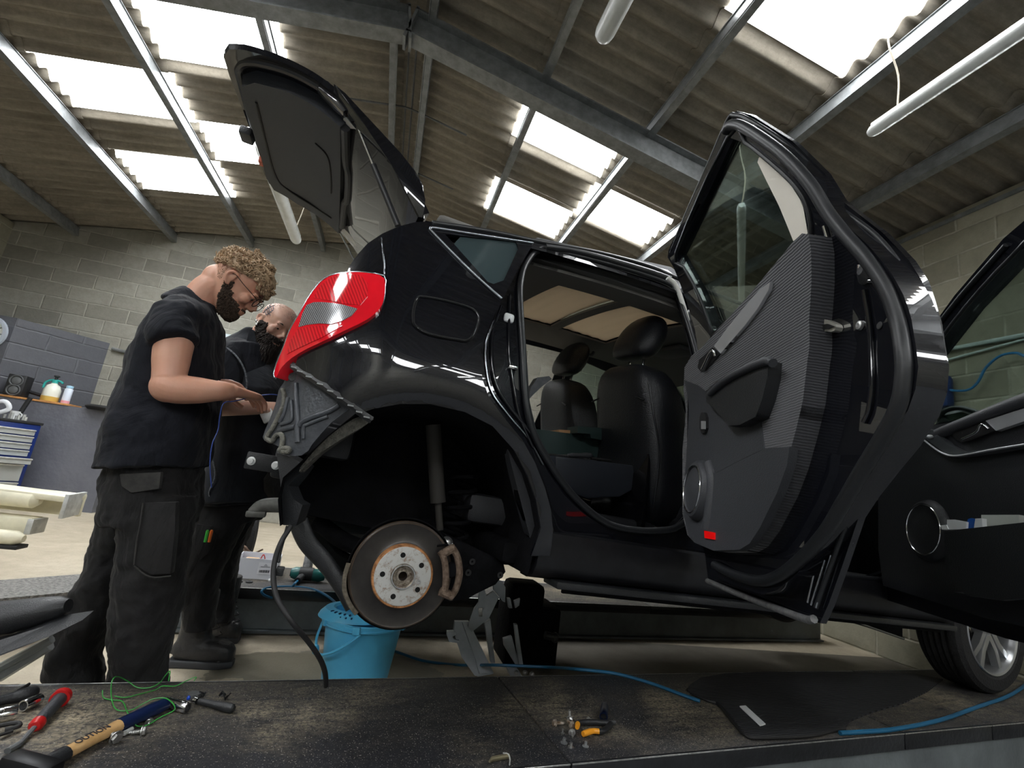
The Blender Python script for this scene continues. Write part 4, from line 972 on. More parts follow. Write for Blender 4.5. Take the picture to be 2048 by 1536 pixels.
bm = NB(); add_sheet(bm, far_o[1:-7], [[(.28, .40), (.98, .40), (1.06, .80), (1.08, 1.14), (.5, 1.12), (.22, .97)], [(1.18, .74), (2.10, .76), (1.66, 1.08), (1.20, 1.13)], [(-.2, .80), (.12, .84), (.12, 1.03), (-.1, .97)]], lambda x, z: (far_fn(x, z)[0] - Vector((0, .05, 0)), Vector((0, 1, 0))), .01, .06); link_mesh('far_side_lining', bm, M_int, fs)
bm = NB(); add_sheet(bm, [(1.14, .70), (2.14, .72), (1.68, 1.12), (1.16, 1.18)], [], far_fn, .004, .1); link_mesh('far_window', bm, M_glass, fs)
# far rear door standing open
t2 = math.radians(62); fo = Vector((.98, 1.76, 0)); fu = Vector((-math.cos(t2), math.sin(t2), 0)); fv = Vector((math.sin(t2), math.cos(t2), 0))
bm = NB(); add_sheet(bm, [(0, .10), (.70, .12), (.92, .45), (.95, .70), (.80, .98), (.62, 1.18), (.02, 1.20)], [[(.08, .78), (.84, .80), (.72, .98), (.58, 1.12), (.10, 1.13)]], lambda u, w: (fo + fu * u - fv * (side(.5, w) * .9) + Vector((0, 0, w)), -fv), .07, .05)
link_mesh('far_rear_door', bm, M_paint, car)
# ---- cabin
def seat(x0, yc, parent, name='front_seat'):
    """front seat seen from behind; x0 = back face at cushion height"""
    bm = NB()
    rows = []
    H = [(.20, .0, .215, .09), (.35, .0, .235, .11), (.55, .03, .245, .12), (.72, .07, .235, .115), (.82, .10, .215, .10), (.875, .115, .17, .075), (.90, .12, .10, .04)]
    for (z, dx, w, d) in H:
        r = []
        for k in range(28):
            a = 2 * PI * k / 28; c, s = math.cos(a), math.sin(a)
            px = abs(c) ** .6 * (1 if c > 0 else -1) * d; py = abs(s) ** .55 * (1 if s > 0 else -1) * w
            if c > 0: px += .03 * (abs(s) ** 2)          # side bolsters forward
            r.append(bm.verts.new((x0 + .10 - dx * .0 + px - dx * 0 + -dx, yc + py, z)))
        rows.append(r)
    for a, b in zip(rows, rows[1:]):
        for k in range(28): bm.faces.new((a[k], a[(k + 1) % 28], b[(k + 1) % 28], b[k]))
    bm.faces.new(rows[0][::-1]); bm.faces.new(rows[-1])
    s = link_mesh(name, bm, M_leather, parent, angle=60)
    sd = s.modifiers.new('s', 'SUBSURF'); sd.levels = 1; sd.render_levels = 1
    bm = NB(); hx = x0 + .0
    rows = []
    for (z, w, d) in ((.93, .10, .03), (.945, .130, .060), (.99, .145, .075), (1.05, .145, .078), (1.11, .125, .068), (1.15, .085, .045), (1.165, .04, .018)):
        r = []
        for k in range(24):
            a = 2 * PI * k / 24; c, s_ = math.cos(a), math.sin(a)
            r.append(bm.verts.new((hx + abs(c) ** .8 * (1 if c > 0 else -1) * d + (z - 1) * .35, yc + abs(s_) ** .7 * (1 if s_ > 0 else -1) * w, z)))
        rows.append(r)
    for a, b in zip(rows, rows[1:]):
        for k in range(24): bm.faces.new((a[k], a[(k + 1) % 24], b[(k + 1) % 24], b[k]))
    bm.faces.new(rows[0][::-1]); bm.faces.new(rows[-1])
    h = link_mesh('headrest', bm, M_leather, s, angle=60); sd = h.modifiers.new('s', 'SUBSURF'); sd.levels = 1; sd.render_levels = 1
    for dy in (-.055, .055):
        bm = NB(); add_cyl(bm, (hx + .0, yc + dy, .88), (hx + .01, yc + dy, .95), .007, 10); link_mesh('headrest_post', bm, M_chr, s)
    # seat-back panel with pocket rim
    bm = NB(); add_box(bm, (x0 - .012, yc, .36), (.02, .40, .40), bev=.009); link_mesh('seat_back_pocket', bm, mat('glossy_black_panel', (0.004, 0.004, 0.005), 0.15), s)
    bm = NB(); add_box(bm, (x0 + .36, yc, .30), (.52, .46, .17), bev=.06, seg=4); link_mesh('seat_cushion', bm, M_leather, s)
    # seams
    bm = NB(); add_tube(bm, spline([(x0 - .08, yc - .21, .72), (x0 - .075, yc - .1, .745), (x0 - .075, yc + .1, .745), (x0 - .08, yc + .21, .72)], 6), .004, 6); link_mesh('seam', bm, M_leather, s)
    tube_part('side_seam', [(x0 + .0, yc - .235, .30), (x0 - .0, yc - .235, .52), (x0 - .04, yc - .222, .68), (x0 - .06, yc - .20, .80)], .004, M_leather, s, 6)
    return s
seat(.94, .47, car); seat(1.00, 1.28, car)
# rear bench cushion left in the door opening
cu = [cy_(p[0], p[1], .42) for p in [(1098, 912), (1180, 922), (1277, 934), (1279, 945), (1262, 972), (1225, 992), (1160, 996), (1130, 985), (1098, 940)]]
bm = NB(); add_prism(bm, [(p.x, p.z) for p in cu], Matrix(((1, 0, 0, 0), (0, 0, 1, 0), (0, 1, 0, 0), (0, 0, 0, 1))), .36, 1.35, bev=.012)
link_mesh('bench_base', bm, mat('grey_blue_panel', (0.030, 0.034, 0.044), 0.35), car)
bm = NB(); add_box(bm, (.62, .95, .20), (.8, 1.3, .10), bev=.02); link_mesh('cabin_floor', bm, M_int, car)
bm = NB(); add_box(bm, (.0, 1.55, .50), (.8, .06, .5), bev=.02); add_box(bm, (-.3, .9, .33), (.2, 1.2, .1), bev=.02); link_mesh('boot_lining', bm, M_int, car)
# dash, steering wheel, windscreen, front structure
bm = NB(); add_box(bm, (1.95, .89, .62), (.36, 1.36, .26), bev=.08, seg=4); link_mesh('dashboard', bm, M_int, car)
bm = NB(); P = [Vector((1.66, 1.28, .66)) + Vector((.06 * math.sin(a) * -1, .185 * math.cos(a), .175 * math.sin(a))) for a in [2 * PI * k / 36 for k in range(36)]]
add_tube(bm, P, .014, 10, closed=True); add_cyl(bm, (1.66, 1.28, .66), (1.78, 1.28, .62), .04, 14); add_tube(bm, [(1.66, 1.10, .66), (1.67, 1.28, .65), (1.66, 1.46, .66)], .016, 8, flat=.5); link_mesh('steering_wheel', bm, M_leather, car)
def ws_fn(y, t): return Vector((1.92 + .62 * t, y, 1.18 - .42 * t + .02 * (1 - ((y - .89) / .7) ** 2))), Vector((0, 0, -1))
bm = NB(); add_sheet(bm, [(.28, 0), (1.50, 0), (1.60, 1), (.18, 1)], [], ws_fn, .005, .15); link_mesh('windscreen', bm, M_glass, car)
for s_, y0, y1 in ((1, .25, .10), (-1, 1.53, 1.68)):
    bm = NB(); add_tube(bm, spline([(1.6, y0 - .01 * s_, 1.20), (1.95, y0, 1.14), (2.3, (y0 + y1) / 2, .92), (2.6, y1, .74)], 5), .032, 10); link_mesh('windscreen_pillar', bm, M_paint, car)
# front aperture ring, wing, bonnet, nose
FR = [(1.00, .20), (1.01, 1.20), (1.55, 1.20), (1.95, 1.06), (2.22, .84), (2.22, .10), (1.0, .10)]
FO = [(1.12, .24), (1.08, .40), (1.08, 1.08), (1.16, 1.12), (1.52, 1.12), (1.85, .98), (2.05, .78), (2.06, .40), (1.98, .22), (1.85, .18), (1.25, .18)]
fa = sheet_part('front_door_aperture', FR, [FO], .035, .02, M_paint, step=.05)
tube_part('door_seal', [Vector((x, side(x, z) + .022, z)) for x, z in FO], .011, M_seal, fa, 10, closed=True, n=3)
wing = [(2.14, .12), (2.68, .06), (2.72, .25), (2.87, .40), (3.10, .46), (3.32, .40), (3.46, .25), (3.48, .10), (3.62, .12), (3.66, .45), (3.4, .60), (2.8, .74), (2.2, .80)]
sheet_part('front_wing', wing, [], 0.0, .01, M_paint, step=.04)
bm = NB(); add_sheet(bm, [(2.5, .12), (3.3, .25), (3.55, .5), (3.62, .89), (3.55, 1.28), (3.3, 1.53), (2.5, 1.66)], [], lambda x, y: (Vector((x, y, .80 - .16 * ((x - 2.5) / 1.1) ** 1.6 - .10 * ((y - .89) / .77) ** 4)), Vector((0, 0, -1))), .012, .08); link_mesh('bonnet', bm, M_paint, car)
bm = NB(); add_box(bm, (3.62, .89, .28), (.22, 1.4, .38), bev=.08, seg=4); link_mesh('front_bumper', bm, M_paint, car)
bm = NB(); add_box(bm, (2.8, .89, .35), (.9, 1.0, .45), bev=.05); link_mesh('engine_bay', bm, M_under, car)

# ---- front wheel
zc = None
for k in range(30):
    pass
FW = Vector((3.10, .305, 0))
# height so that the tyre rests on the deck
FW.z = (DZ + .312 - CO.z - (CX * FW.x + CY * FW.y).z) / CZ.z
M_tyre = mat('tyre_rubber', (0.012, 0.012, 0.013), 0.7, bump=0.4, bump_scale=120)
M_alloy = mat('silver_alloy', (0.50, 0.51, 0.52), 0.28, 0.85)
def wheel(c, parent, sgn=-1):
    M = axis_m(c, (0, sgn, 0)); Wd = .1025
    bm = NB(); add_lathe(bm, [(.216, -Wd + .012), (.235, -Wd), (.285, -Wd + .002), (.303, -Wd + .018), (.3115, -Wd + .04), (.3115, -.075)] + [(.3115 if k % 2 else .304, -.07 + .014 * (k // 1)) for k in range(10)] + [(.3115, Wd - .04), (.303, Wd - .018), (.285, Wd - .002), (.235, Wd), (.216, Wd - .012)], M, 72, cap=False)
    w = link_mesh('front_wheel' if sgn < 0 else 'wheel', bm, M_tyre, parent, angle=25)
    bm = NB(); add_lathe(bm, [(.216, Wd - .012), (.222, Wd - .006), (.218, Wd - .001), (.210, Wd - .006), (.200, Wd - .03), (.195, -Wd + .03), (.205, -Wd + .01)], M, 72, cap=False); link_mesh('rim', bm, M_alloy, w)
    for k in range(5):
        R = Matrix.Rotation(2 * PI * k / 5 + .35, 4, 'Z')
        bm = NB()
        for s in (-1, 1):
            q = [(.03, s * .004), (.03, s * .036), (.11, s * .030), (.205, s * .062), (.206, s * .030), (.12, s * .006)]
            add_prism(bm, q if s > 0 else q[::-1], M @ R, Wd - .055, Wd - .022, bev=.003)
        link_mesh('spoke', bm, M_alloy, w)
    bm = NB(); add_lathe(bm, [(0, Wd - .016), (.028, Wd - .018), (.036, Wd - .028), (.06, Wd - .032), (.065, Wd - .06), (0, Wd - .06)], M, 32, cap=False); link_mesh('wheel_centre', bm, M_alloy, w)
    bm = NB(); add_lathe(bm, [(.05, .0), (.14, .0), (.14, .02), (.05, .02)], M, 40, cap=False); link_mesh('front_brake_disc', bm, M_disc, w)
    return w
wheel(FW, car); wheel(Vector((FW.x, 1.777 - FW.y, FW.z)), car, 1)
wheel(Vector((.03, 1.64, .0)), car, 1)
# ---- near rear door (open), traced on its own swung-out surface
class Door:
    def __init__(s, xh, y0, deg):
        t = math.radians(deg); s.o = Vector((xh, y0, 0)); s.u = Vector((-math.cos(t), -math.sin(t), 0)); s.v = Vector((-math.sin(t), math.cos(t), 0))
    def tum(s, w): return 0 if w < .65 else .17 * ((w - .65) / .5) ** 1.3
    def P(s, u, w, off=0.0): return s.o + s.u * u + s.v * (s.tum(w) + off) + Vector((0, 0, w))
    def uw(s, px, py, off=0.0):
        r = CM @ ray(px, py); w = .5
        for _ in range(40):
            t = (s.tum(w) + off - (CC - s.o).dot(s.v)) / r.dot(s.v); q = CC + r * t - s.o; w = .5 * w + .5 * q.z
        return (q.dot(s.u), q.z)
    def T(s, pts, off=0.0): return [s.uw(p[0], p[1], off) for p in pts]
    def P3(s, px, py, off=0.0): u, w = s.uw(px, py, off); return s.P(u, w, off)
    def fn(s, off): return lambda u, w: (s.P(u, w, off), s.v)
    def sheet(s, name, uw, holes, off, th, m, parent, step=.02, smooth_it=0, angle=35):
        if smooth_it: uw = [tuple(p) for p in chaikin([Vector(q) for q in uw], smooth_it)]
        bm = NB(); add_sheet(bm, uw, holes, s.fn(off), th, step); return link_mesh(name, bm, m, parent, angle=angle)
D = Door(.98, .02, 67)
M_latch = mat('yellow_zinc_latch', (0.70, 0.68, 0.60), 0.28, 0.6)
OUT = [(1466, 221), (1495, 229), (1577, 281), (1642, 346), (1674, 399), (1710, 428), (1756, 464), (1808, 519), (1834, 561), (1853, 623), (1865, 688), (1872, 729), (1868, 781), (1852, 829), (1816, 888), (1777, 936), (1737, 988), (1709, 1031), (1677, 1127), (1649, 1206), (1632, 1244), (1610, 1242), (1499, 1194), (1411, 1158), (1404, 1100), (1400, 980), (1400, 840), (1398, 740), (1390, 660), (1372, 607), (1349, 545), (1331, 514), (1333, 499), (1365, 428), (1414, 317), (1450, 233)]
INR = [(1468, 240), (1496, 248), (1565, 296), (1622, 356), (1655, 410), (1700, 452), (1745, 492), (1790, 545), (1815, 590), (1832, 640), (1842, 700), (1846, 735), (1840, 780), (1825, 822), (1790, 875), (1750, 925), (1710, 975), (1680, 1020), (1640, 1090), (1600, 1150), (1560, 1182), (1530, 1190), (1470, 1170), (1425, 1148), (1412, 1100), (1408, 980), (1408, 840), (1404, 740), (1394, 660), (1376, 600), (1353, 540), (1342, 512), (1345, 500), (1375, 430), (1422, 325), (1455, 250)]
HOLE = [(1456, 273), (1490, 285), (1525, 311), (1583, 363), (1612, 408), (1622, 467), (1600, 500), (1500, 600), (1428, 668), (1424, 662), (1406, 612), (1388, 571), (1368, 535), (1352, 506)]
rd = D.sheet('rear_door', D.T(OUT, .02), [D.T(HOLE, .02)], .0, .012, M_paint, car, .018)
D.sheet('door_inner_frame', D.T(INR, .05), [D.T(HOLE, .05)], .012, .045, M_paint, rd, .018)
D.sheet('door_window', D.T([(1450, 262), (1500, 280), (1600, 360), (1632, 420), (1640, 520), (1440, 700), (1420, 690), (1345, 505)], .03), [], .030, .004, M_glass, rd, .10)
gk = [D.P3(*p, .058) for p in HOLE]
tube_part('window_gasket', gk, .0055, M_seal, rd, 8, closed=True, n=3)
SL_ = [(1452, 262), (1462, 250), (1490, 256), (1562, 306), (1618, 366), (1655, 425), (1690, 470), (1730, 515), (1770, 575), (1795, 640), (1806, 700), (1808, 750), (1798, 810), (1765, 875), (1725, 940), (1690, 1000), (1650, 1065), (1605, 1115), (1560, 1150), (1520, 1162), (1470, 1150), (1430, 1130)]
tube_part('door_seal', [D.P3(*p, .064) for p in SL_], .0125, M_seal, rd, 12, n=5)
tube_part('outer_lip_seal', [D.P3(*p, .022) for p in [(1342, 505), (1372, 430), (1420, 322), (1456, 240), (1470, 231), (1496, 239), (1571, 288), (1632, 351), (1664, 404)]], .006, M_seal, rd, 8)
tube_part('outer_lip_seal', [D.P3(*p, .022) for p in [(1690, 425), (1750, 470), (1798, 528), (1826, 585), (1846, 645), (1857, 720), (1852, 790), (1826, 850), (1780, 912), (1725, 985), (1692, 1050), (1662, 1130), (1632, 1215)]], .005, M_seal, rd, 8)
tube_part('bottom_seal', [D.P3(*p, .026) for p in [(1415, 1162), (1470, 1185), (1540, 1212), (1610, 1238), (1628, 1238)]], .008, mat('dusty_seal', (0.05, 0.05, 0.052), 0.7, noise_scale=60, col2=(0.14, 0.14, 0.14)), rd, 8)
for a, b in (((1615, 1205), (1632, 1130)), ((1622, 1210), (1650, 1120)), ((1632, 1215), (1662, 1110))):
    tube_part('edge_rib', [D.P3(*a, .024), D.P3((a[0] + b[0]) / 2, (a[1] + b[1]) / 2, .024), D.P3(*b, .024)], .0022, M_moul, rd, 6)
tube_part('panel_edge', [D.P3(*p, .060) for p in [(1648, 452), (1658, 490), (1660, 520), (1656, 570), (1648, 630), (1641, 690), (1632, 750), (1622, 800)]], .004, M_chr, rd, 8)  # chrome tube stands in for the highlight on the inner panel edge
tube_part('panel_edge', [D.P3(*p, .060) for p in [(1728, 580), (1738, 640), (1742, 700), (1744, 770), (1738, 820), (1728, 845)]], .005, M_paint, rd, 8)
# latch, stop, screws
z8 = lambda pts: ztp(pts, 1300, 200, 3.072)
bm = NB(); add_sheet(bm, [tuple(p) for p in chaikin([Vector(q) for q in D.T(z8([(1010, 1350), (1080, 1345), (1150, 1365), (1185, 1390), (1170, 1430), (1110, 1425), (1040, 1440), (1005, 1445)]), .06)], 1)], [], D.fn(.058), .014, .02); lt = link_mesh('door_latch', bm, M_latch, rd)
bm = NB(); add_sheet(bm, D.T(z8([(1070, 1385), (1120, 1380), (1160, 1395), (1120, 1410), (1075, 1415)]), .066), [], D.fn(.0725), .003, .03); link_mesh('latch_slot', bm, M_blk, lt)
bm = NB(); add_lathe(bm, [(0, .012), (.008, .012), (.012, .008), (.018, .005), (.024, 0)], axis_m(D.P3(1733, 543, .057), D.v), 20, cap=False); link_mesh('bump_stop', bm, M_blkp, rd)
tube_part('bump_stop_bracket', [D.P3(*p, .060) for p in z8([(1290, 1010), (1290, 1070), (1310, 1040), (1310, 1000), (1340, 1000), (1380, 1050), (1400, 1090), (1370, 1110), (1330, 1105)])], .005, M_chr, rd, 8, n=3)
for q in ((1722, 651), (1650, 697)):
    bm = NB(); add_lathe(bm, [(0, .003), (.003, .003), (.004, .006), (.008, .005), (.009, 0)], axis_m(D.P3(q[0], q[1], .057), D.v), 14, cap=False); link_mesh('door_screw', bm, M_zinc, rd)
bm = NB(); add_lathe(bm, [(.007, .001), (.006, .002), (0, .002)], axis_m(D.P3(1760, 651, .057), D.v), 14, cap=False); link_mesh('door_plug', bm, M_blk, rd)
# cream blind panel in the window
z4 = lambda pts: ztp(pts, 1320, 300, 3.841)
cb = D.sheet('cream_window_panel', D.T(z4([(785, 42), (765, 62), (755, 95), (820, 230), (920, 430), (1030, 700), (1090, 660), (1155, 665), (1150, 620), (1105, 440), (1040, 280), (960, 190), (870, 105)]), .042), [], .036, .008, mat('cream_card', (0.74, 0.70, 0.62), 0.7), rd, .02); cb['label'] = 'cream panel in the window corner'
# trim panel
g = NG('woven_charcoal_fabric'); o_ = g.tc.outputs['Object']
wv = g.n('ShaderNodeTexWave'); wv.inputs['Scale'].default_value = 55; wv.inputs['Distortion'].default_value = 1.6; wv.inputs['Detail'].default_value = 1.5; wv.inputs['Detail Scale'].default_value = 1.2
g.l(g.mapping(o_, (1, 1, 1), (0, PI / 2, 0)), wv.inputs['Vector'])
g.l(g.mix(wv.outputs['Fac'], (0.022, 0.023, 0.028), (0.055, 0.057, 0.066)), g.b.inputs['Base Color']); g.b.inputs['Roughness'].default_value = 0.85; g.b.inputs['Sheen Weight'].default_value = 0.3
g.bump(wv.outputs['Fac'], 0.5, 0.003); M_fab = g.m
M_trimp = mat('charcoal_door_plastic', (0.040, 0.042, 0.048), 0.5, bump=0.2, bump_scale=350)
M_silv = mat('satin_silver_trim', (0.50, 0.51, 0.53), 0.35, 0.6)
TR = [(1588, 484), (1606, 467), (1619, 469), (1624, 500), (1625, 560), (1620, 640), (1617, 720), (1608, 800), (1594, 860), (1575, 930), (1555, 985), (1520, 1055), (1498, 1087), (1478, 1099), (1425, 1100), (1390, 1085), (1376, 1070), (1366, 1027), (1366, 900), (1368, 780), (1370, 735), (1384, 712), (1404, 696), (1500, 590)]
dt = D.sheet('door_trim', D.T(TR, .10), [], .057, .045, M_fab, rd, .012, angle=50)
LT = [(1432, 945), (1470, 925), (1507, 907), (1528, 897), (1577, 893), (1572, 930), (1552, 985), (1518, 1055), (1497, 1087), (1477, 1099), (1425, 1101), (1390, 1086), (1376, 1071), (1366, 1030), (1367, 985), (1378, 960), (1400, 948)]
D.sheet('lower_trim', D.T(LT, .11), [], .09, .018, M_trimp, dt, .02)
LW = [(1368, 760), (1395, 770), (1420, 790), (1440, 820), (1470, 855), (1500, 852), (1520, 838), (1528, 897), (1507, 907), (1470, 925), (1432, 945), (1400, 950), (1378, 962), (1367, 985)]
D.sheet('mid_trim', D.T(LW, .105), [], .09, .014, M_trimp, dt, .02)
AR = [(1418, 785), (1440, 765), (1475, 743), (1530, 722), (1548, 724), (1546, 755), (1535, 800), (1522, 835), (1490, 851), (1465, 853), (1440, 822), (1420, 806)]
ar = D.sheet('armrest', D.T(AR, .12), [], .09, .042, M_blkp, dt, .014)
tube_part('armrest_lip', [D.P3(*p, .136) for p in [(1420, 787), (1445, 765), (1478, 745), (1530, 723), (1546, 726)]], .010, M_trimp, ar, 10)
tube_part('silver_strip', [D.P3(*p, .106) for p in [(1538, 570), (1520, 592), (1490, 630), (1460, 665), (1436, 694)]], [.004] + [.013] * 30, M_silv, dt, 8, flat=.4) if False else None
D.sheet('silver_strip', D.T([(1540, 564), (1537, 580), (1515, 617), (1490, 650), (1441, 707), (1428, 692), (1455, 655), (1490, 612), (1520, 578)], .11), [], .098, .012, M_silv, dt, .012)
hr = D.sheet('handle_recess', D.T([(1395, 735), (1398, 720), (1425, 695), (1439, 708), (1410, 741), (1400, 742)], .106), [], .100, .006, M_blk, dt, .02)
tube_part('door_handle', [D.P3(*p, .115) for p in [(1404, 738), (1412, 722), (1420, 706), (1427, 702), (1430, 712)]], .0045, M_chr, hr, 8)
sw = D.sheet('window_switch', [tuple(p) for p in chaikin([Vector(q) for q in D.T([(1399, 825), (1412, 825), (1412, 866), (1399, 866)], .112)], 1)], [], .103, .009, M_blk, dt, .02)
D.sheet('switch_button', D.T([(1402, 842), (1409, 842), (1409, 858), (1402, 858)], .116), [], .112, .004, M_silv, sw, .02)
# speaker with housing
sc = D.uw(1384, 978, .13)
bm = NB(); P = [D.P3(*p, .105) for p in [(1408, 925), (1422, 950), (1420, 1000), (1424, 1045)]]; add_tube(bm, spline([D.P(sc[0] + .05, sc[1] + .075, .10), D.P(sc[0] + .085, sc[1] + .03, .10), D.P(sc[0] + .085, sc[1] - .05, .10), D.P(sc[0] + .075, sc[1] - .11, .10)], 5), [.02, .03, .03, .02], 12); link_mesh('speaker_housing', bm, M_trimp, dt)
Ms = axis_m(D.P(sc[0], sc[1], .098), D.v)
bm = NB(); add_lathe(bm, [(.092, 0), (.088, .022), (.080, .032), (.072, .034), (.066, .030), (.03, .036), (0, .038)], Ms, 40, cap=False); sp = link_mesh('door_speaker', bm, M_trimp, dt)
bm = NB(); P = [Ms @ Vector((.070 * math.cos(2 * PI * k / 40), .070 * math.sin(2 * PI * k / 40), .034)) for k in range(40)]; add_tube(bm, P, .0022, 6, closed=True); link_mesh('speaker_ring', bm, M_chr, sp)
rr = D.sheet('red_reflector', D.T([(1408, 1061), (1428, 1065), (1428, 1079), (1409, 1076)], .112), [], .106, .006, mat('bright_red_reflector', (0.75, 0.004, 0.004), 0.2, emit=0.15), dt, .02)  # reflector given a faint glow of its own, though no lamp

# ---- near front door (open)
F = Door(2.0, .02, 60)
fo_ = [(.04, .11), (.0, .25), (.0, .84), (.20, .87), (.34, .965), (.48, 1.045), (.70, 1.125), (.93, 1.19), (1.08, 1.21), (1.14, 1.05), (1.16, .80), (1.15, .30), (1.08, .13), (.60, .105)]
fh_ = [(.20, .775), (.215, .82), (.32, .895), (.50, .995), (.72, 1.08), (.93, 1.14), (1.04, 1.15), (1.08, 1.0), (1.09, .76)]
fd = F.sheet('front_door', fo_, [fh_], 0, .05, M_paint, car, .03)
F.sheet('door_window', [(.19, .77), (.205, .83), (.32, .905), (.50, 1.005), (.93, 1.15), (1.05, 1.16), (1.10, .75)], [], .022, .004, M_glass, fd, .12)
tube_part('window_gasket', [F.P(u, w, .052) for u, w in fh_], .006, M_seal, fd, 8, closed=True, n=3)
tube_part('frame_seal', [F.P(u, w, .054) for u, w in [(.18, .86), (.33, .945), (.48, 1.025), (.70, 1.105), (.93, 1.17)]], .007, M_seal, fd, 8)
ft = F.sheet('door_trim', [(.10, .165), (.07, .30), (.07, .70), (.15, .755), (.24, .765), (.6, .745), (1.10, .735), (1.12, .3), (1.05, .17), (.6, .15)], [], .05, .045, mat('black_door_plastic', (0.016, 0.017, 0.020), 0.42, bump=0.2, bump_scale=350), fd, .03)
tube_part('upper_trim_roll', [F.P3(*p, .10) for p in [(1868, 872), (1900, 858), (1950, 838), (2000, 818), (2048, 800), (2120, 775)]], .018, M_trimp, ft, 12)
ct = ztp([(30, 385), (60, 350), (200, 385), (350, 520), (500, 600), (800, 550), (1090, 515), (1094, 535), (800, 590), (520, 630), (400, 640), (330, 610), (200, 510)], 1820, 780, 4.798)
F.sheet('silver_armrest_trim', F.T(ct, .12), [], .095, .022, mat('charcoal_metallic', (0.12, 0.13, 0.14), 0.32, 0.6), ft, .015)
tube_part('trim_edge_line', [F.P3(*p, .12) for p in ztp([(25, 388), (120, 470), (250, 570), (340, 618), (430, 634), (560, 618), (800, 572), (1090, 525), (1200, 508)], 1820, 780, 4.798)], .0035, M_silv, ft, 8)
ds = F.sheet('silver_strip', F.T(ztp([(725, 295), (1094, 175), (1094, 300), (825, 392)], 1820, 780, 4.798), .11), [], .096, .014, M_silv, ft, .02)
hr = F.sheet('handle_recess', F.T(ztp([(400, 410), (440, 390), (720, 300), (815, 390), (560, 490), (490, 500), (430, 460)], 1820, 780, 4.798), .105), [], .099, .006, M_blk, ft, .02)
tube_part('door_handle', [F.P3(*p, .116) for p in ztp([(500, 470), (590, 430), (650, 390), (670, 345), (700, 330), (755, 375)], 1820, 780, 4.798)], [.004, .006, .008, .008, .006, .004], M_chr, hr, 8)
bm = NB(); add_ell(bm, F.P3(*ztp([(190, 448)], 1820, 780, 4.798)[0], .122), (.012, .012, .007)); link_mesh('mirror_switch', bm, M_silv, ft)
sc = F.uw(1843, 1058, .12); Ms = axis_m(F.P(sc[0], sc[1], .088), F.v)
bm = NB(); add_lathe(bm, [(.108, 0), (.100, .022), (.090, .030), (.082, .026), (.04, .032), (0, .033)], Ms, 48, cap=False); sp = link_mesh('door_speaker', bm, M_blkp, ft)
bm = NB(); P = [Ms @ Vector((.086 * math.cos(2 * PI * k / 48), .086 * math.sin(2 * PI * k / 48), .029)) for k in range(48)]; add_tube(bm, P, .0022, 6, closed=True); link_mesh('speaker_ring', bm, M_chr, sp)
pk = F.T([(1885, 1062), (1930, 1057), (2048, 1044), (2110, 1035), (2110, 1190), (2000, 1200), (1930, 1190), (1890, 1150)], .16)
F.sheet('door_pocket', pk, [], .145, .012, M_blkp, ft, .03)
bm = NB(); a = F.T([(1888, 1150), (1930, 1190), (2100, 1200)], .12); add_sheet(bm, F.T([(1886, 1130), (2110, 1150), (2110, 1190), (1930, 1188)], .12), [], F.fn(.09), .06, .05); link_mesh('pocket_base', bm, M_blkp, ft)
# wing mirror on the front door
mc = F.P3(1912, 845, -.12)
bm = NB(); add_ell(bm, F.P(.28, .80, -.12), (.10, .07, .075)); wm = link_mesh('wing_mirror', bm, M_blkp, fd)
F.sheet('mirror_glass', F.T([(1888, 832), (1925, 824), (1960, 834), (1935, 848), (1895, 862)], -.045), [], -.045, .005, mat('mirror_glass', (0.75, 0.85, 0.82), 0.03, 1.0), wm, .03)
tube_part('mirror_rim', [F.P3(*p, -.04) for p in [(1884, 862), (1880, 838), (1890, 822), (1920, 816), (1960, 828), (1975, 838)]], .009, M_blkp, wm, 10)

# ---- things in the front door pocket
def pocket_item(name, label, cat, pts, off, th, m, grp=None):
    o = F.sheet(name, F.T(pts, off), [], off, th, m, None, .03)
    o.matrix_world = car.matrix_basis; return tag(o, label, cat, grp)
CARM = Matrix.Translation(CO) @ car.rotation_euler.to_matrix().to_4x4()
for nm, lb, ct_, pts, off, m in (
    ('tape_roll', 'white tape roll in the front door pocket, next to the speaker', 'tape', ztp([(395, 1250), (470, 1250), (585, 1272), (580, 1345), (395, 1345)], 1820, 780, 4.798), .128, M_white),
    ('tape_roll', 'small white cap lying at the left end of the front door pocket', 'cap', ztp([(330, 1305), (390, 1300), (408, 1345), (345, 1345)], 1820, 780, 4.798), .130, M_white),
    ('blue_packet', 'crumpled dark blue packet in the middle of the front door pocket', 'packet', ztp([(598, 1245), (630, 1235), (668, 1245), (655, 1345), (580, 1345)], 1820, 780, 4.798), .122, mat('blue_foil', (0.01, 0.08, 0.35), 0.35)),
    ('paper_slip', 'white folded paper slip beside the blue packet in the door pocket', 'paper', ztp([(670, 1240), (735, 1238), (740, 1340), (655, 1345)], 1820, 780, 4.798), .124, mat('paper', (0.72, 0.73, 0.74), 0.7)),
    ('booklet', 'pale booklet standing at the right end of the front door pocket', 'booklet', ztp([(728, 1205), (1094, 1205), (1094, 1340), (728, 1345)], 1820, 780, 4.798), .112, mat('pale_booklet', (0.50, 0.52, 0.48), 0.5))):
    uw = F.T(pts, off); bm = NB(); add_sheet(bm, uw, [], lambda u, w, off=off: (CARM @ F.P(u, w, off), (CARM.to_3x3() @ F.v)), .012, .05)
    tag(link_mesh(nm, bm, m), lb, ct_)
for d_ in (.119, .108):
    uw = F.T(ztp([(728, 1200), (1094, 1205), (1094, 1222), (728, 1218)], 1820, 780, 4.798), .112)

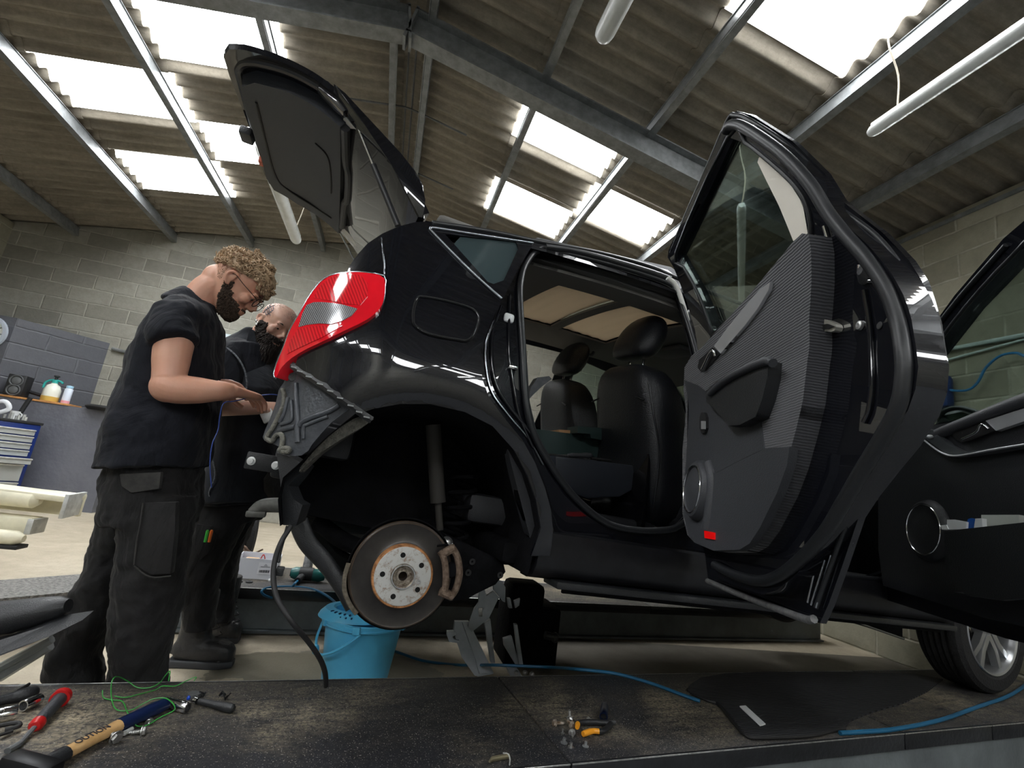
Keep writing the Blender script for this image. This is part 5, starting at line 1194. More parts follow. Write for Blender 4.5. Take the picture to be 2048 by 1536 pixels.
# ---- tailgate
HN, KN, TN = (-.14, 1.165), (-.50, 1.49), (-.90, 1.525)         # hinge, kink, tip in x, z
def TG(s, y, off=0.0):
    """s 0..1 hinge to kink, 1..2 kink to tip; off = below the outer skin"""
    a = Vector((HN[0], 0, HN[1])); b = Vector((KN[0], 0, KN[1])); c = Vector((TN[0], 0, TN[1]))
    t = s / 2; P_ = a * (1 - t) ** 2 + (b + (b - (a + c) / 2) * 1.0) * 2 * t * (1 - t) + c * t * t
    d = (b * 2 - a - c) ; tg = ((b + (b - (a + c) / 2)) * 2 * (1 - 2 * t) - a * 2 * (1 - t) + c * 2 * t).normalized()
    n = Vector((tg.z, 0, -tg.x)); n = n if n.z < 0 else -n
    crown = .05 * (1 - ((y - .82) / .60) ** 2)
    return Vector((P_.x, y, P_.z + crown * .6)) + n * off, n
def tgy(s):     # half-edges near / far
    return (.26 + (.0 if s < 1 else .03 * (s - 1))), (1.50 - .12 * max(0, s - .2))
def TGs(name, sy, holes, off, th, m, parent, step=.03, angle=40):
    bm = NB(); add_sheet(bm, sy, holes, lambda s, y: (TG(s, y, off)[0], TG(s, y, off)[1]), th, step); return link_mesh(name, bm, m, parent, angle=angle)
def tg_px(px, py, off=0.03):
    """pixel -> (s, y) on the tailgate surface (search)"""
    r = CM @ ray(px, py); best = None
    for i in range(0, 84):
        s = i * .025; y = .8
        for _ in range(12):
            p, n = TG(s, y, off); t = (p.x - CC.x) * r.x + (p.z - CC.z) * r.z; t /= (r.x ** 2 + r.z ** 2); y = .5 * y + .5 * (CC.y + r.y * t)
        q = CC + r * t; e = math.hypot(q.x - p.x, q.z - p.z)
        if best is None or e < best[0]: best = (e, s, y)
    return (best[1], best[2])
z1 = lambda pts: ztp(pts, 400, 60, 3.34)
so = [(0, .22), (.5, .235), (1, .25), (1.3, .25), (1.6, .26), (1.85, .27), (1.97, .29), (2.03, .34), (2.04, .45), (2.0, 1.18), (1.97, 1.28), (1.85, 1.36), (1.5, 1.43), (1.0, 1.48), (.5, 1.51), (0, 1.52)]
gh = [(.16, .33), (.16, 1.42), (.86, 1.40), (.86, .34)]
tg = TGs('tailgate', so, [gh], 0, .022, M_paint, car, .035)
TGs('rear_window', [(.12, .30), (.12, 1.44), (.90, 1.42), (.90, .31)], [], .006, .004, thin_glass('grey_tinted_glass', (0.50, 0.58, 0.56), 0.10), tg, .035)
tr = TGs('tailgate_trim', [(.92, .33), (1.2, .335), (1.5, .345), (1.8, .37), (1.93, .42), (1.96, .50), (1.96, 1.14), (1.90, 1.25), (1.6, 1.34), (1.2, 1.38), (.92, 1.40)], [], .022, .05, mat('charcoal_tailgate_plastic', (0.030, 0.033, 0.040), 0.5, bump=0.15, bump_scale=350), tg, .035)
bm = NB(); add_tube(bm, spline([TG(s, y, .073)[0] for s, y in [(1.84, .50), (1.86, .8), (1.84, 1.10), (1.7, 1.21), (1.3, 1.28), (1.05, 1.28)]], 6), .005, 6); link_mesh('trim_groove', bm, M_blk, tr)
bm = NB(); add_tube(bm, spline([TG(s, y, .073)[0] for s, y in [(1.25, .62), (1.1, .66), (1.06, .80), (1.06, 1.0)]], 6), .004, 6); link_mesh('trim_groove', bm, M_blk, tr)
bm = NB(); add_tube(bm, spline([TG(s, y, .055)[0] for s, y in [(.90, .34), (.88, .60), (.84, .70), (.84, .95), (.88, 1.04), (.90, 1.32)]], 6), .018, 10); link_mesh('wiper_motor_cover', bm, M_trimp, tr)
for yy in (.335, 1.39):
    bm = NB(); add_sheet(bm, [(.10, yy - .03), (.95, yy - .03), (.95, yy + .03), (.10, yy + .03)], [], lambda s, y: (TG(s, y, .022)[0], TG(s, y, .022)[1]), .02, .06); o_ = link_mesh('window_surround', bm, mat('pale_grey_lining', (0.42, 0.42, 0.40)), tg); o_['label'] = 'pale grey window surround'
bm = NB(); a, n = TG(2.0, .80, .06); add_box(bm, a + Vector((-.02, 0, -.0)), (.05, .09, .04), bev=.01); link_mesh('tailgate_latch', bm, M_blkp, tg)
bm = NB(); a, n = TG(1.98, 1.02, .05); add_box(bm, a, (.02, .05, .03), bev=.004); link_mesh('warning_sticker', bm, mat('orange_red_label', (0.55, 0.13, 0.07), 0.6), tg)
# outer recess below the skin edge (dark returns) and lamp panel
bm = NB(); add_tube(bm, spline([TG(s, y, .018)[0] for s, y in [(.95, .275), (1.2, .285), (1.5, .30), (1.8, .33), (1.93, .38), (1.965, .5), (1.965, 1.1)]], 6), .016, 10); link_mesh('tailgate_seal', bm, M_trimb, tg)
bm = NB(); add_box(bm, TG(1.08, .29, .02)[0], (.12, .05, .05), bev=.01, rot=Matrix.Rotation(.5, 3, 'Y')); link_mesh('tailgate_lamp', bm, mat('smoked_lens', (0.03, 0.03, 0.035), 0.08, coat=1), tg)
# spoiler lip at the hinge edge
sp_ = [(-.545, 1.505), (-.502, 1.488), (-.362, 1.398), (-.282, 1.348), (-.220, 1.305), (-.182, 1.262), (-.164, 1.21), (-.152, 1.140), (-.175, 1.135), (-.30, 1.29), (-.42, 1.40), (-.52, 1.475)]
bm = NB(); add_prism(bm, sp_, Matrix(((1, 0, 0, 0), (0, 0, 1, 0), (0, 1, 0, 0), (0, 0, 0, 1))), .22, 1.50, bev=.006); link_mesh('roof_spoiler', bm, M_paint, tg)
# gas struts
for y0, y1, nm in ((.29, .30, 'near'), (1.44, 1.40, 'far')):
    a = Vector((-.20, y0 if nm == 'near' else y0, 1.07)) if nm != 'near' else cy_(795, 455, .27)
    b = TG(1.0, y1, .045)[0] if nm != 'near' else cy_(697, 215, .30)
    m_ = a.lerp(b, .5)
    bm = NB(); add_cyl(bm, a, m_, .011, 12); gs = link_mesh('gas_strut', bm, M_trimb, tg)
    bm = NB(); add_cyl(bm, m_, b, .005, 10); link_mesh('strut_rod', bm, M_chr, gs)
    bm = NB(); add_ell(bm, b, (.011, .011, .011)); link_mesh('ball_joint', bm, M_blkp, gs)
# white film tab at the lower corner of the tailgate and seam line on the pillar
bm = NB(); add_sheet(bm, [(.02, 1.35), (.10, 1.36), (.10, 1.47), (.02, 1.48)], [], lambda s, y: (TG(s, y, .03)[0], TG(s, y, .03)[1]), .01, .05); o_ = link_mesh('hinge_cover', bm, M_white, tg); o_['label'] = 'white corner tab at the hinge'
tube_part('pillar_seam', [on3(*p, -.001) for p in ztp([(965, 190), (975, 280), (985, 360), (985, 440)], 480, 420, 3.413)], .0022, M_moul, car, 6)

# the far half of the body sits a little higher on the jack
def lift_far(o, K=.10):
    me = o.data
    if me and not me.get('lifted'):
        for v in me.vertices:
            if v.co.y > .2: v.co.z += K * (v.co.y - .2)
        me['lifted'] = 1
    for c in o.children: lift_far(c, K)
for o in list(car.children):
    if o.name.split('.')[0] in ('roof_panel', 'headliner', 'far_body_side', 'far_rear_door', 'tailgate', 'windscreen', 'windscreen_pillar', 'dashboard', 'steering_wheel', 'front_seat', 'gas_strut'): lift_far(o)
# ================================================================ PEOPLE
def skin_mat(name, a, b):
    g = NG(name); o = g.tc.outputs['Object']
    g.l(g.mix(g.noise(o, 14, 5, 0.6), a, b), g.b.inputs['Base Color']); g.b.inputs['Roughness'].default_value = 0.48
    g.b.inputs['Subsurface Weight'].default_value = 0.25; g.b.inputs['Subsurface Radius'].default_value = (0.012, 0.005, 0.003); g.b.inputs['Subsurface Scale'].default_value = 1.0
    g.bump(g.noise(o, 260, 3), 0.12, 0.002); return g.m
M_skin1 = skin_mat('warm_skin', (0.50, 0.25, 0.165), (0.62, 0.34, 0.24))
M_skin2 = skin_mat('pale_skin', (0.52, 0.30, 0.22), (0.64, 0.40, 0.31))
def cloth_mat(name, a, b, wr=1.0):
    g = NG(name); o = g.tc.outputs['Object']
    f = g.noise(g.mapping(o, (1.0, 1.0, .45), (0.0, .5, 0.0)), 7, 4, 0.55, 1.2); fine = g.noise(o, 420, 2)
    g.l(g.mix(g.noise(o, 5, 5, 0.6), a, b), g.b.inputs['Base Color']); g.b.inputs['Roughness'].default_value = 0.88
    g.b.inputs['Sheen Weight'].default_value = 0.06; g.b.inputs['Specular IOR Level'].default_value = 0.2
    g.bump(g.math('ADD', f, g.math('MULTIPLY', fine, 0.03)), 0.45 * wr, 0.03); return g.m
M_tee = cloth_mat('black_cotton', (0.005, 0.006, 0.009), (0.012, 0.013, 0.019), 1.5)
M_trou = cloth_mat('faded_black_canvas', (0.006, 0.006, 0.008), (0.025, 0.024, 0.023), 1.6)
M_vest = cloth_mat('washed_black_denim', (0.010, 0.011, 0.015), (0.024, 0.027, 0.033))
M_fray = mat('frayed_edge', (0.22, 0.24, 0.27), 0.9, noise_scale=120, col2=(0.05, 0.055, 0.06))
M_boot = mat('black_boot_leather', (0.034, 0.034, 0.036), 0.40, bump=0.5, bump_scale=38)
M_sole = mat('boot_sole_rubber', (0.045, 0.047, 0.052), 0.6)
M_lip = MATS['black_painted_edge']

def loft(bm, slices, seg=24, pw=2.4):
    """slices: (centre, halfvec_a, halfvec_b[, pw])"""
    rings = []
    for s in slices:
        c, a, b = Vector(s[0]), Vector(s[1]), Vector(s[2]); p = s[3] if len(s) > 3 else pw
        r = []
        for k in range(seg):
            t = 2 * PI * k / seg; ct, st = math.cos(t), math.sin(t)
            r.append(bm.verts.new(c + a * (abs(ct) ** (2 / p) * (1 if ct >= 0 else -1)) + b * (abs(st) ** (2 / p) * (1 if st >= 0 else -1))))
        rings.append(r)
    for A, B in zip(rings, rings[1:]):
        for k in range(seg): bm.faces.new((A[k], A[(k + 1) % seg], B[(k + 1) % seg], B[k]))
    bm.faces.new(rings[0][::-1]); bm.faces.new(rings[-1])
def remeshed(name, bm, m, parent, vox, it=6, fac=.5):
    o = link_mesh(name, bm, m, parent, angle=180)
    r = o.modifiers.new('remesh', 'REMESH'); r.mode = 'VOXEL'; r.voxel_size = vox; r.use_smooth_shade = True
    s = o.modifiers.new('smooth', 'SMOOTH'); s.iterations = it; s.factor = fac
    return o
HEADS = [(.0, .072, .030, .018), (.008, .086, .010, .032), (.025, .092, -.015, .046), (.05, .091, -.048, .056), (.075, .090, -.072, .062), (.10, .089, -.088, .067),
         (.12, .082, -.096, .070), (.14, .090, -.100, .073), (.165, .090, -.102, .077), (.19, .079, -.096, .073), (.215, .055, -.070, .055), (.231, .020, -.036, .026)]
def head_bm(bm, M):
    loft(bm, [(M @ Vector(((f + b) / 2, 0, z)), (M.to_3x3() @ Vector(((f - b) / 2, 0, 0))), (M.to_3x3() @ Vector((0, w, 0))), 2.15) for z, f, b, w in HEADS], 32)
    R = M.to_3x3()
    def E(c, s, ry=0, rz=0): add_ell(bm, M @ Vector(c), s, rot=R @ Matrix.Rotation(rz, 3, 'Z') @ Matrix.Rotation(ry, 3, 'Y'), seg=16, rings=10)
    add_tube(bm, [M @ Vector(p) for p in [(.084, 0, .135), (.094, 0, .118), (.104, 0, .102), (.108, 0, .092)]], [.006, .009, .011, .012], 10)
    for s in (-1, 1):
        E((.098, s * .012, .087), (.012, .008, .008)); E((.086, s * .032, .138), (.010, .022, .007))      # nostril, brow
        E((.070, s * .046, .10), (.020, .020, .022)); E((.072, s * .032, .122), (.014, .015, .012))       # cheek, eye region
        # ear
        pts = [M @ Vector(p) for p in [(.004, s * .070, .094), (-.004, s * .078, .092), (-.016, s * .084, .104), (-.022, s * .087, .120), (-.016, s * .086, .135), (-.004, s * .081, .139), (.006, s * .076, .132)]]
        add_tube(bm, spline(pts, 4), .0055, 8); E((-.006, s * .076, .115), (.013, .006, .020)); E((.001, s * .074, .094), (.007, .005, .008))
    E((.089, 0, .060), (.011, .024, .006)); E((.088, 0, .050), (.011, .021, .0065)); E((.082, 0, .016), (.014, .020, .014))
def eyes(M, parent, skin):
    for s in (-1, 1):
        bm = NB(); add_ell(bm, M @ Vector((.0752, s * .032, .1245)), (.0142, .0150, .0120), rot=M.to_3x3()); link_mesh('eyelid', bm, skin, parent)
        bm = NB(); add_ell(bm, M @ Vector((.0755, s * .032, .121)), (.0122, .0122, .0122), rot=M.to_3x3()); e = link_mesh('eye', bm, mat('eye_white', (0.62, 0.60, 0.57), 0.2), parent)
        bm = NB(); add_ell(bm, M @ Vector((.0845, s * .032, .117)), (.004, .0055, .0055), rot=M.to_3x3()); link_mesh('iris', bm, mat('dark_iris', (0.03, 0.018, 0.01), 0.1), e)
        bm = NB(); add_tube(bm, [M @ Vector(p) for p in [(.088, s * .018, .139), (.094, s * .032, .144), (.086, s * .048, .140)]], [.0025, .0035, .002], 6); link_mesh('eyebrow', bm, mat('brow_hair', (0.05, 0.032, 0.02), 0.9), parent)
def jaw_pt(z, th):
    """point and normal on the head loft, th 0 = front, +-pi = back"""
    for (a, b) in zip(HEADS, HEADS[1:]):
        if a[0] <= z <= b[0]:
            t = (z - a[0]) / (b[0] - a[0]); f, bk, w = [a[i] + (b[i] - a[i]) * t for i in (1, 2, 3)]
            c = (f + bk) / 2; rx = (f - bk) / 2; ct, st = math.cos(th), math.sin(th)
            return Vector((c + rx * ct, w * st, z)), Vector((ct / rx, st / w, 0)).normalized()
    f, bk, w = HEADS[-1][1:]; return Vector(((f + bk) / 2, 0, z)), Vector((0, 0, 1))
def hand(bm, M, side=1, curl=(.5, .6, .6, .6), thumb=.3, L=1.0):
    """M: origin wrist, +X to the fingers, +Z back of the hand, thumb on side*Y"""
    loft(bm, [(M @ Vector((x * L, 0, 0)), M.to_3x3() @ Vector((0, w, 0)), M.to_3x3() @ Vector((0, 0, h)), 2.6) for x, w, h in [(-.03, .027, .021), (0, .030, .019), (.03, .038, .017), (.065, .042, .0155), (.088, .040, .013)]], 18)
    for k, (yy, ln, r) in enumerate([(.031, .073, .0088), (.0105, .082, .0092), (-.0105, .077, .0088), (-.031, .060, .0078)]):
        p = Vector((.082 * L, yy * side, 0)); a = 0; pts = [p - Vector((.015, 0, 0))]; sp = (yy * side) * .8
        seg_l = [ln * .5, ln * .3, ln * .26]
        pts.append(p.copy())
        for i in range(3):
            a += curl[k] * (1.0, 1.1, .7)[i]
            p = p + Vector((math.cos(a) * seg_l[i], sp * seg_l[i] * 3 * math.cos(a), -math.sin(a) * seg_l[i])); pts.append(p.copy())
        add_tube(bm, spline([M @ q for q in pts], 4), [r * 1.05] * 4 + [r] * 9 + [r * .93, r * .9, r * .82, r * .7], 10)
    pts = [(.012, .022, -.004), (.035, .044, -.010), (.058, .058, -.018 - .01 * thumb), (.080, .058 - .02 * thumb, -.026 - .02 * thumb), (.092, .054 - .03 * thumb, -.03 - .02 * thumb)]
    add_tube(bm, spline([M @ Vector((x, y * side, z)) for x, y, z in pts], 4), [.015, .014, .0125, .0115, .011, .0105, .010, .0095, .008], 10)
def slice_px(rows, yc, ry, tilt=(0, 0, 0)):
    out = []
    for r in rows:
        py, x0, x1 = r[0], r[1], r[2]; y = r[3] if len(r) > 3 else yc; hy = r[4] if len(r) > 4 else ry; dy = r[5] if len(r) > 5 else 0
        a, b = wy(x0, py, y), wy(x1, py + dy, y); c = (a + b) / 2
        out.append((c, (b - a) / 2, Vector((0, hy, 0)), 2.3))
    return out
def hframe(fwd, up, o):
    f = Vector(fwd).normalized(); u = Vector(up); u = (u - f * u.dot(f)).normalized(); l = u.cross(f)
    m = Matrix((f, l, u)).transposed().to_4x4(); m.translation = o; return m

# ---------------------------------------------------------------- standing man in the black T-shirt
p1 = thing('person', 'person in a black T-shirt and black work trousers, leaning towards the tail lamp', 'person', (0, 0, 0))
a = math.radians(37)
R_ = hframe((math.cos(a), .10, -math.sin(a)), (math.sin(a), 0, math.cos(a)), Vector((0, 0, 0)))
ear = wy(461, 553, 1.83); H1 = R_.copy(); H1.translation = ear - R_.to_3x3() @ Vector((-.008, -.082, .116))
bm = NB(); head_bm(bm, H1)
nk0 = H1 @ Vector((-.035, 0, .07)); nk1 = wy(412, 585, 1.91); nk2 = wy(375, 635, 1.91)
add_tube(bm, spline([nk0, nk1, nk2], 6), [.052, .055, .057] + [.058] * 10, 20, up=(0, 1, 0))
add_ell(bm, H1 @ Vector((-.055, 0, .075)), (.052, .052, .060))
# torso, hips, legs under the clothes
loft(bm, [(wy(385, 645, 1.91), Vector((.04, 0, 0)), Vector((0, .12, 0))), (wy(365, 690, 1.91), Vector((.09, 0, 0)), Vector((0, .165, 0))), (wy(335, 820, 1.91), Vector((.09, 0, 0)), Vector((0, .14, 0))), (wy(305, 960, 1.91), Vector((.08, 0, 0)), Vector((0, .12, 0)))], 24)
for P in ([(305, 985, 1.86), (306, 1130, 1.84), (284, 1300, 1.88), (274, 1400, 1.90)], [(280, 985, 1.98), (238, 1110, 2.03), (160, 1290, 2.05), (152, 1385, 2.05)]):
    add_tube(bm, spline([wy(*q) for q in P], 5), [.055, .04], 16)
# near arm
sh = wy(352, 640, 1.74); el = wy(336, 768, 1.69); wr = wy(466, 783, 1.76)
add_tube(bm, spline([wy(374, 652, 1.81), wy(354, 652, 1.75), wy(345, 705, 1.71), el + Vector((0, 0, .01)), ], 6), [.035, .042, .050, .057, .061, .062, .062, .062, .061, .060, .058, .056, .054, .053, .052, .050, .048, .047, .046], 20)
add_ell(bm, wy(336, 772, 1.69), (.050, .048, .052))
add_tube(bm, spline([wy(326, 766, 1.69), wy(350, 777, 1.69), wy(400, 781, 1.70), wy(445, 782, 1.72), wr], 6), [.040, .045, .047, .048, .048, .048, .047, .047, .046, .045, .044, .043, .042, .040, .038, .036, .034, .033, .032, .031, .030, .029, .028, .027, .027], 20)
HM = hframe(wy(520, 797, 1.88) - wr, (-.35, -.80, .50), wr + Vector((.010, 0, 0)))
hand(bm, HM, -1 if False else 1, (.28, .34, .42, .5), .6, .95)
# far arm
wr2 = wy(425, 771, 1.98)
add_tube(bm, spline([wy(385, 650, 2.04), wy(362, 700, 2.12), wy(352, 775, 2.10)], 5), [.045, .050, .046], 16)
add_tube(bm, spline([wy(350, 775, 2.10), wy(400, 776, 2.05), wr2], 5), [.045, .043, .030], 16)
hand(bm, hframe(wy(485, 772, 1.96) - wr2, (0, .25, .95), wr2), -1, (.35, .4, .45, .5), .4, .95)
body1 = remeshed('body', bm, M_skin1, p1, .0032, 7, .5)
eyes(H1, body1, M_skin1)
# beard and hair
def tufts(bm, M, n, zr, thr, size, down=0.0, seed=1, excl=None, lift=.0):
    rnd = random.Random(seed)
    c = 0; tries = 0
    while c < n and tries < n * 6:
        tries += 1
        z = rnd.uniform(*zr); th = rnd.uniform(-thr, thr)
        if excl and excl(z, th): continue
        p, nr = jaw_pt(max(0.001, z), th)
        s = size * rnd.uniform(.7, 1.2)
        d = (nr + Vector((rnd.uniform(-.4, .4), rnd.uniform(-.4, .4), -down + rnd.uniform(-.4, .3)))).normalized()
        a_ = M @ (p + nr * lift); b_ = M @ (p + nr * lift + d * s)
        add_tube(bm, [a_, a_.lerp(b_, .55), b_], [s * .34, s * .30, s * .08], 5, cap=True); c += 1
bexc = lambda z, th: (abs(th) < .42 and .046 < z < .064) or (z > .070 and abs(th) < 1.20) or (z > .085 and abs(th) < 1.38) or (z > .045 and .32 < abs(th) < .62 and z > .062) or (z > .055 and abs(th) > 1.72)
bm = NB(); tufts(bm, H1, 3600, (.0, .112), 1.80, .0085, .8, 3, bexc)
link_mesh('beard', bm, mat('dark_brown_beard', (0.030, 0.018, 0.011), 0.85, noise_scale=60, col2=(0.07, 0.045, 0.03)), body1)
bm = NB(); rnd = random.Random(5)
M_curl = mat('blond_brown_curls', (0.24, 0.15, 0.08), 0.5, noise_scale=45, col2=(0.70, 0.52, 0.34))
# cap of hair
sl = [(z, f + .006, b - .006, w + .004) for z, f, b, w in HEADS if z >= .14]
loft(bm, [(H1 @ Vector(((f + b) / 2 + .0, 0, z + .008 * (z > .2))), H1.to_3x3() @ Vector(((f - b) / 2, 0, 0)), H1.to_3x3() @ Vector((0, w, 0)), 2.1) for z, f, b, w in [(.150, .085, -.108, .078)] + sl[1:] + [(.238, .02, -.03, .022)]], 32) if False else loft(bm, [(H1 @ Vector(((f + b) / 2, 0, z)), H1.to_3x3() @ Vector(((f - b) / 2, 0, .30 * (f - b) / 2)), H1.to_3x3() @ Vector((0, w, 0)), 2.1) for z, f, b, w in [(.150, .086, -.106, .078), (.165, .090, -.110, .082), (.185, .088, -.108, .083), (.205, .072, -.092, .075), (.225, .048, -.066, .055), (.240, .012, -.030, .026)]], 32)
for k in range(620):
    th = rnd.uniform(-PI, PI); z = .152 + .030 * math.cos(th) + .095 * rnd.random() ** .8
    if z > .231: p = Vector((rnd.uniform(-.05, .035), rnd.uniform(-.035, .035), .234)); nr = Vector((0, 0, 1))
    else: p, nr = jaw_pt(z, th); nr = (nr + Vector((0, 0, (z - .15) * 9))).normalized()
    ax_ = Vector((rnd.uniform(-1, 1), rnd.uniform(-1, 1), rnd.uniform(-1, 1))).normalized()
    e1 = ax_.orthogonal().normalized(); e2 = ax_.cross(e1); rr_ = rnd.uniform(.0055, .0100); c_ = p + nr * rnd.uniform(.006, .022); tw = rnd.uniform(1.2, 1.9) * 2 * PI; ph = rnd.random() * 6
    pts = [H1 @ (c_ + (e1 * math.cos(ph + tw * i / 11) + e2 * math.sin(ph + tw * i / 11)) * rr_ * (1 - .03 * i) + ax_ * (.0012 * (i - 5))) for i in range(12)]
    add_tube(bm, pts, .0019, 5)
for k in range(110):                                             # fringe over the forehead
    th = rnd.uniform(-.75, .75); z = rnd.uniform(.160, .20); p, nr = jaw_pt(z, th); rr_ = rnd.uniform(.006, .010); c_ = p + nr * rnd.uniform(.006, .020)
    e1 = Vector((0, 1, 0)); e2 = Vector((.5, 0, -.8)).normalized(); tw = 2.6 * PI; ph = rnd.random() * 6; ax_ = e1.cross(e2)
    add_tube(bm, [H1 @ (c_ + (e1 * math.cos(ph + tw * i / 11) + e2 * math.sin(ph + tw * i / 11)) * rr_ + ax_ * .001 * i) for i in range(12)], .0021, 5)
link_mesh('curly_hair', bm, M_curl, body1)
bm = NB(); tufts(bm, H1, 3500, (.085, .165), PI, .0026, 1.5, 9, lambda z, th: abs(th) < 1.45 or (.085 < z < .145 and 1.45 < abs(th) < 1.95))
link_mesh('short_side_hair', bm, mat('short_hair', (0.22, 0.135, 0.085), 0.8), body1)
# glasses
gl = None
bm = NB()
for s in (-1, 1):
    P = [H1 @ Vector((.104 - .0 * abs(c), s * (.034 + .024 * c), .119 + .019 * d)) for c, d in [(math.cos(t) * (1 if abs(math.cos(t)) < .8 else .97), math.sin(t)) for t in [2 * PI * k / 24 for k in range(24)]]]
    add_tube(bm, P, .0016, 6, closed=True)
    add_tube(bm, spline([H1 @ Vector(p) for p in [(.103, s * .058, .126), (.092, s * .072, .128), (.04, s * .080, .130), (.0, s * .082, .134), (-.012, s * .084, .128)]], 4), .0013, 6)
add_tube(bm, [H1 @ Vector(p) for p in [(.104, -.011, .122), (.108, 0, .126), (.104, .011, .122)]], .0014, 6)
gl = link_mesh('eyeglasses', bm, mat('dark_metal_frame', (0.03, 0.032, 0.04), 0.25, 0.9), body1)
# T-shirt
bm = NB()
loft(bm, slice_px([(604, 378, 428, 1.91, .10, 14), (618, 352, 430, 1.91, .165, 8), (640, 325, 436, 1.91, .215), (680, 302, 438, 1.91, .225), (730, 280, 437, 1.91, .222), (780, 258, 434, 1.91, .215), (830, 240, 428, 1.91, .215), (880, 226, 420, 1.91, .22), (915, 217, 412, 1.91, .222), (938, 212, 405, 1.91, .222, -4)], 1.9, .2), 32)
add_tube(bm, spline([wy(385, 630, 1.84), wy(352, 640, 1.735), wy(349, 672, 1.71), wy(350, 686, 1.70)], 5), [.060, .064, .066, .067, .067, .067, .066, .066, .066, .066, .066, .066, .066, .066, .066, .066], 20)
add_tube(bm, spline([wy(385, 636, 1.98), wy(360, 650, 2.08), wy(358, 700, 2.12)], 5), [.07, .078, .074], 18)
add_tube(bm, spline([wy(404, 594, 1.91), wy(392, 606, 1.91), wy(382, 622, 1.91)], 4), [.064, .080, .10], 18, up=(0, 1, 0))
ts = remeshed('t_shirt', bm, M_tee, p1, .006, 5, .5)
dm = bpy.data.textures.new('fold_noise', 'CLOUDS'); dm.noise_scale = .11
d_ = ts.modifiers.new('folds', 'DISPLACE'); d_.texture = dm; d_.strength = .030; d_.mid_level = .5; d_.texture_coords = 'LOCAL'
# trousers
bm = NB()
loft(bm, slice_px([(925, 232, 398, 1.91, .175), (965, 222, 398, 1.91, .18), (1010, 212, 394, 1.91, .18), (1045, 214, 385, 1.91, .17)], 1.9, .18), 28)
loft(bm, slice_px([(990, 238, 394, 1.84, .10), (1060, 240, 384, 1.83, .095), (1120, 236, 374, 1.835, .09), (1180, 228, 368, 1.845, .088), (1240, 222, 357, 1.855, .085), (1300, 220, 342, 1.87, .082), (1350, 219, 330, 1.88, .08), (1400, 222, 322, 1.89, .08)], 1.8, .1), 26)
loft(bm, slice_px([(990, 222, 330, 2.0, .10), (1050, 204, 305, 2.02, .10), (1105, 186, 285, 2.03, .095), (1160, 163, 262, 2.04, .09), (1210, 135, 245, 2.05, .088), (1260, 112, 222, 2.05, .085), (1310, 99, 198, 2.05, .085), (1350, 94, 203, 2.05, .085), (1392, 96, 205, 2.05, .085)], 2.0, .1), 26)
tz = remeshed('trousers', bm, M_trou, p1, .007, 4, .5)
dm2 = bpy.data.textures.new('fold_noise', 'CLOUDS'); dm2.noise_scale = .075
d_ = tz.modifiers.new('folds', 'DISPLACE'); d_.texture = dm2; d_.strength = .034; d_.mid_level = .5; d_.texture_coords = 'LOCAL'
def patch(name, pts, y, m, parent, th=.012):
    bm = NB(); P = [wy(p[0], p[1], y) for p in pts]; a_ = [bm.verts.new(p) for p in P]; b_ = [bm.verts.new(p + Vector((0, th, 0))) for p in P]; n = len(P)
    bm.faces.new(a_); bm.faces.new(b_[::-1])
    for i in range(n): bm.faces.new((a_[i], b_[i], b_[(i + 1) % n], a_[(i + 1) % n]))
    es = list(bm.edges); bmesh.ops.bevel(bm, geom=es, offset=.003, segments=2, affect='EDGES', profile=.5)
    return link_mesh(name, bm, m, parent)
patch('pocket_flap', [(238, 948), (322, 944), (318, 978), (262, 986), (242, 972)], 1.722, mat('worn_grey_canvas', (0.045, 0.043, 0.04), 0.9, noise_scale=30, col2=(0.02, 0.02, 0.02)), tz, .02)
patch('side_pocket', [(286, 1006), (352, 1004), (350, 1060), (342, 1148), (300, 1150), (268, 1128), (272, 1080)], 1.728, M_trou, tz, .03)
for P_ in ([(286, 1006), (280, 1050), (273, 1085), (268, 1130)], [(268, 1132), (300, 1154), (342, 1152)]):
    bm = NB(); add_tube(bm, spline([wy(p[0], p[1], 1.724) for p in P_], 4), .0022, 5); link_mesh('pocket_seam', bm, mat('worn_grey_canvas', (0.05,) * 3), tz)
for q in ((1.90, 268, 1420), (2.05, 148, 1402)):
    c = wy(q[1], q[2], q[0]); bm = NB(); add_ell(bm, (c.x + .06, c.y, .05), (.15, .052, .055)); add_ell(bm, (c.x - .02, c.y, .09), (.07, .05, .08)); bt = remeshed('boot', bm, M_boot, p1, .007, 3)
    bm = NB(); add_box(bm, (c.x + .055, c.y, .014), (.30, .10, .026), bev=.012, seg=3); link_mesh('boot_sole', bm, M_sole, bt)

# ---------------------------------------------------------------- bearded man in the denim vest
p2 = thing('person', 'person in a sleeveless dark denim vest, bending forward behind the one in the T-shirt', 'person', (0, 0, 0))
R_ = hframe((.62, -.66, -.32), (.30, -.05, .93), Vector((0, 0, 0)))
ear = wy(519, 636, 2.34); H2 = R_.copy(); H2.translation = ear - R_.to_3x3() @ Vector((-.008, -.082, .116))
bm = NB(); head_bm(bm, H2)
sh2 = wy(490, 700, 2.52)
add_tube(bm, spline([H2 @ Vector((-.03, 0, .07)), wy(520, 678, 2.50), wy(505, 712, 2.52)], 6), [.060, .058, .058], 20, up=(0, 1, 0))
loft(bm, [(wy(490, 712, 2.5), Vector((.08, 0, 0)), Vector((0, .18, 0))), (wy(490, 800, 2.5), Vector((.12, 0, 0)), Vector((0, .18, 0))), (wy(470, 960, 2.5), Vector((.11, 0, 0)), Vector((0, .16, 0)))], 22)
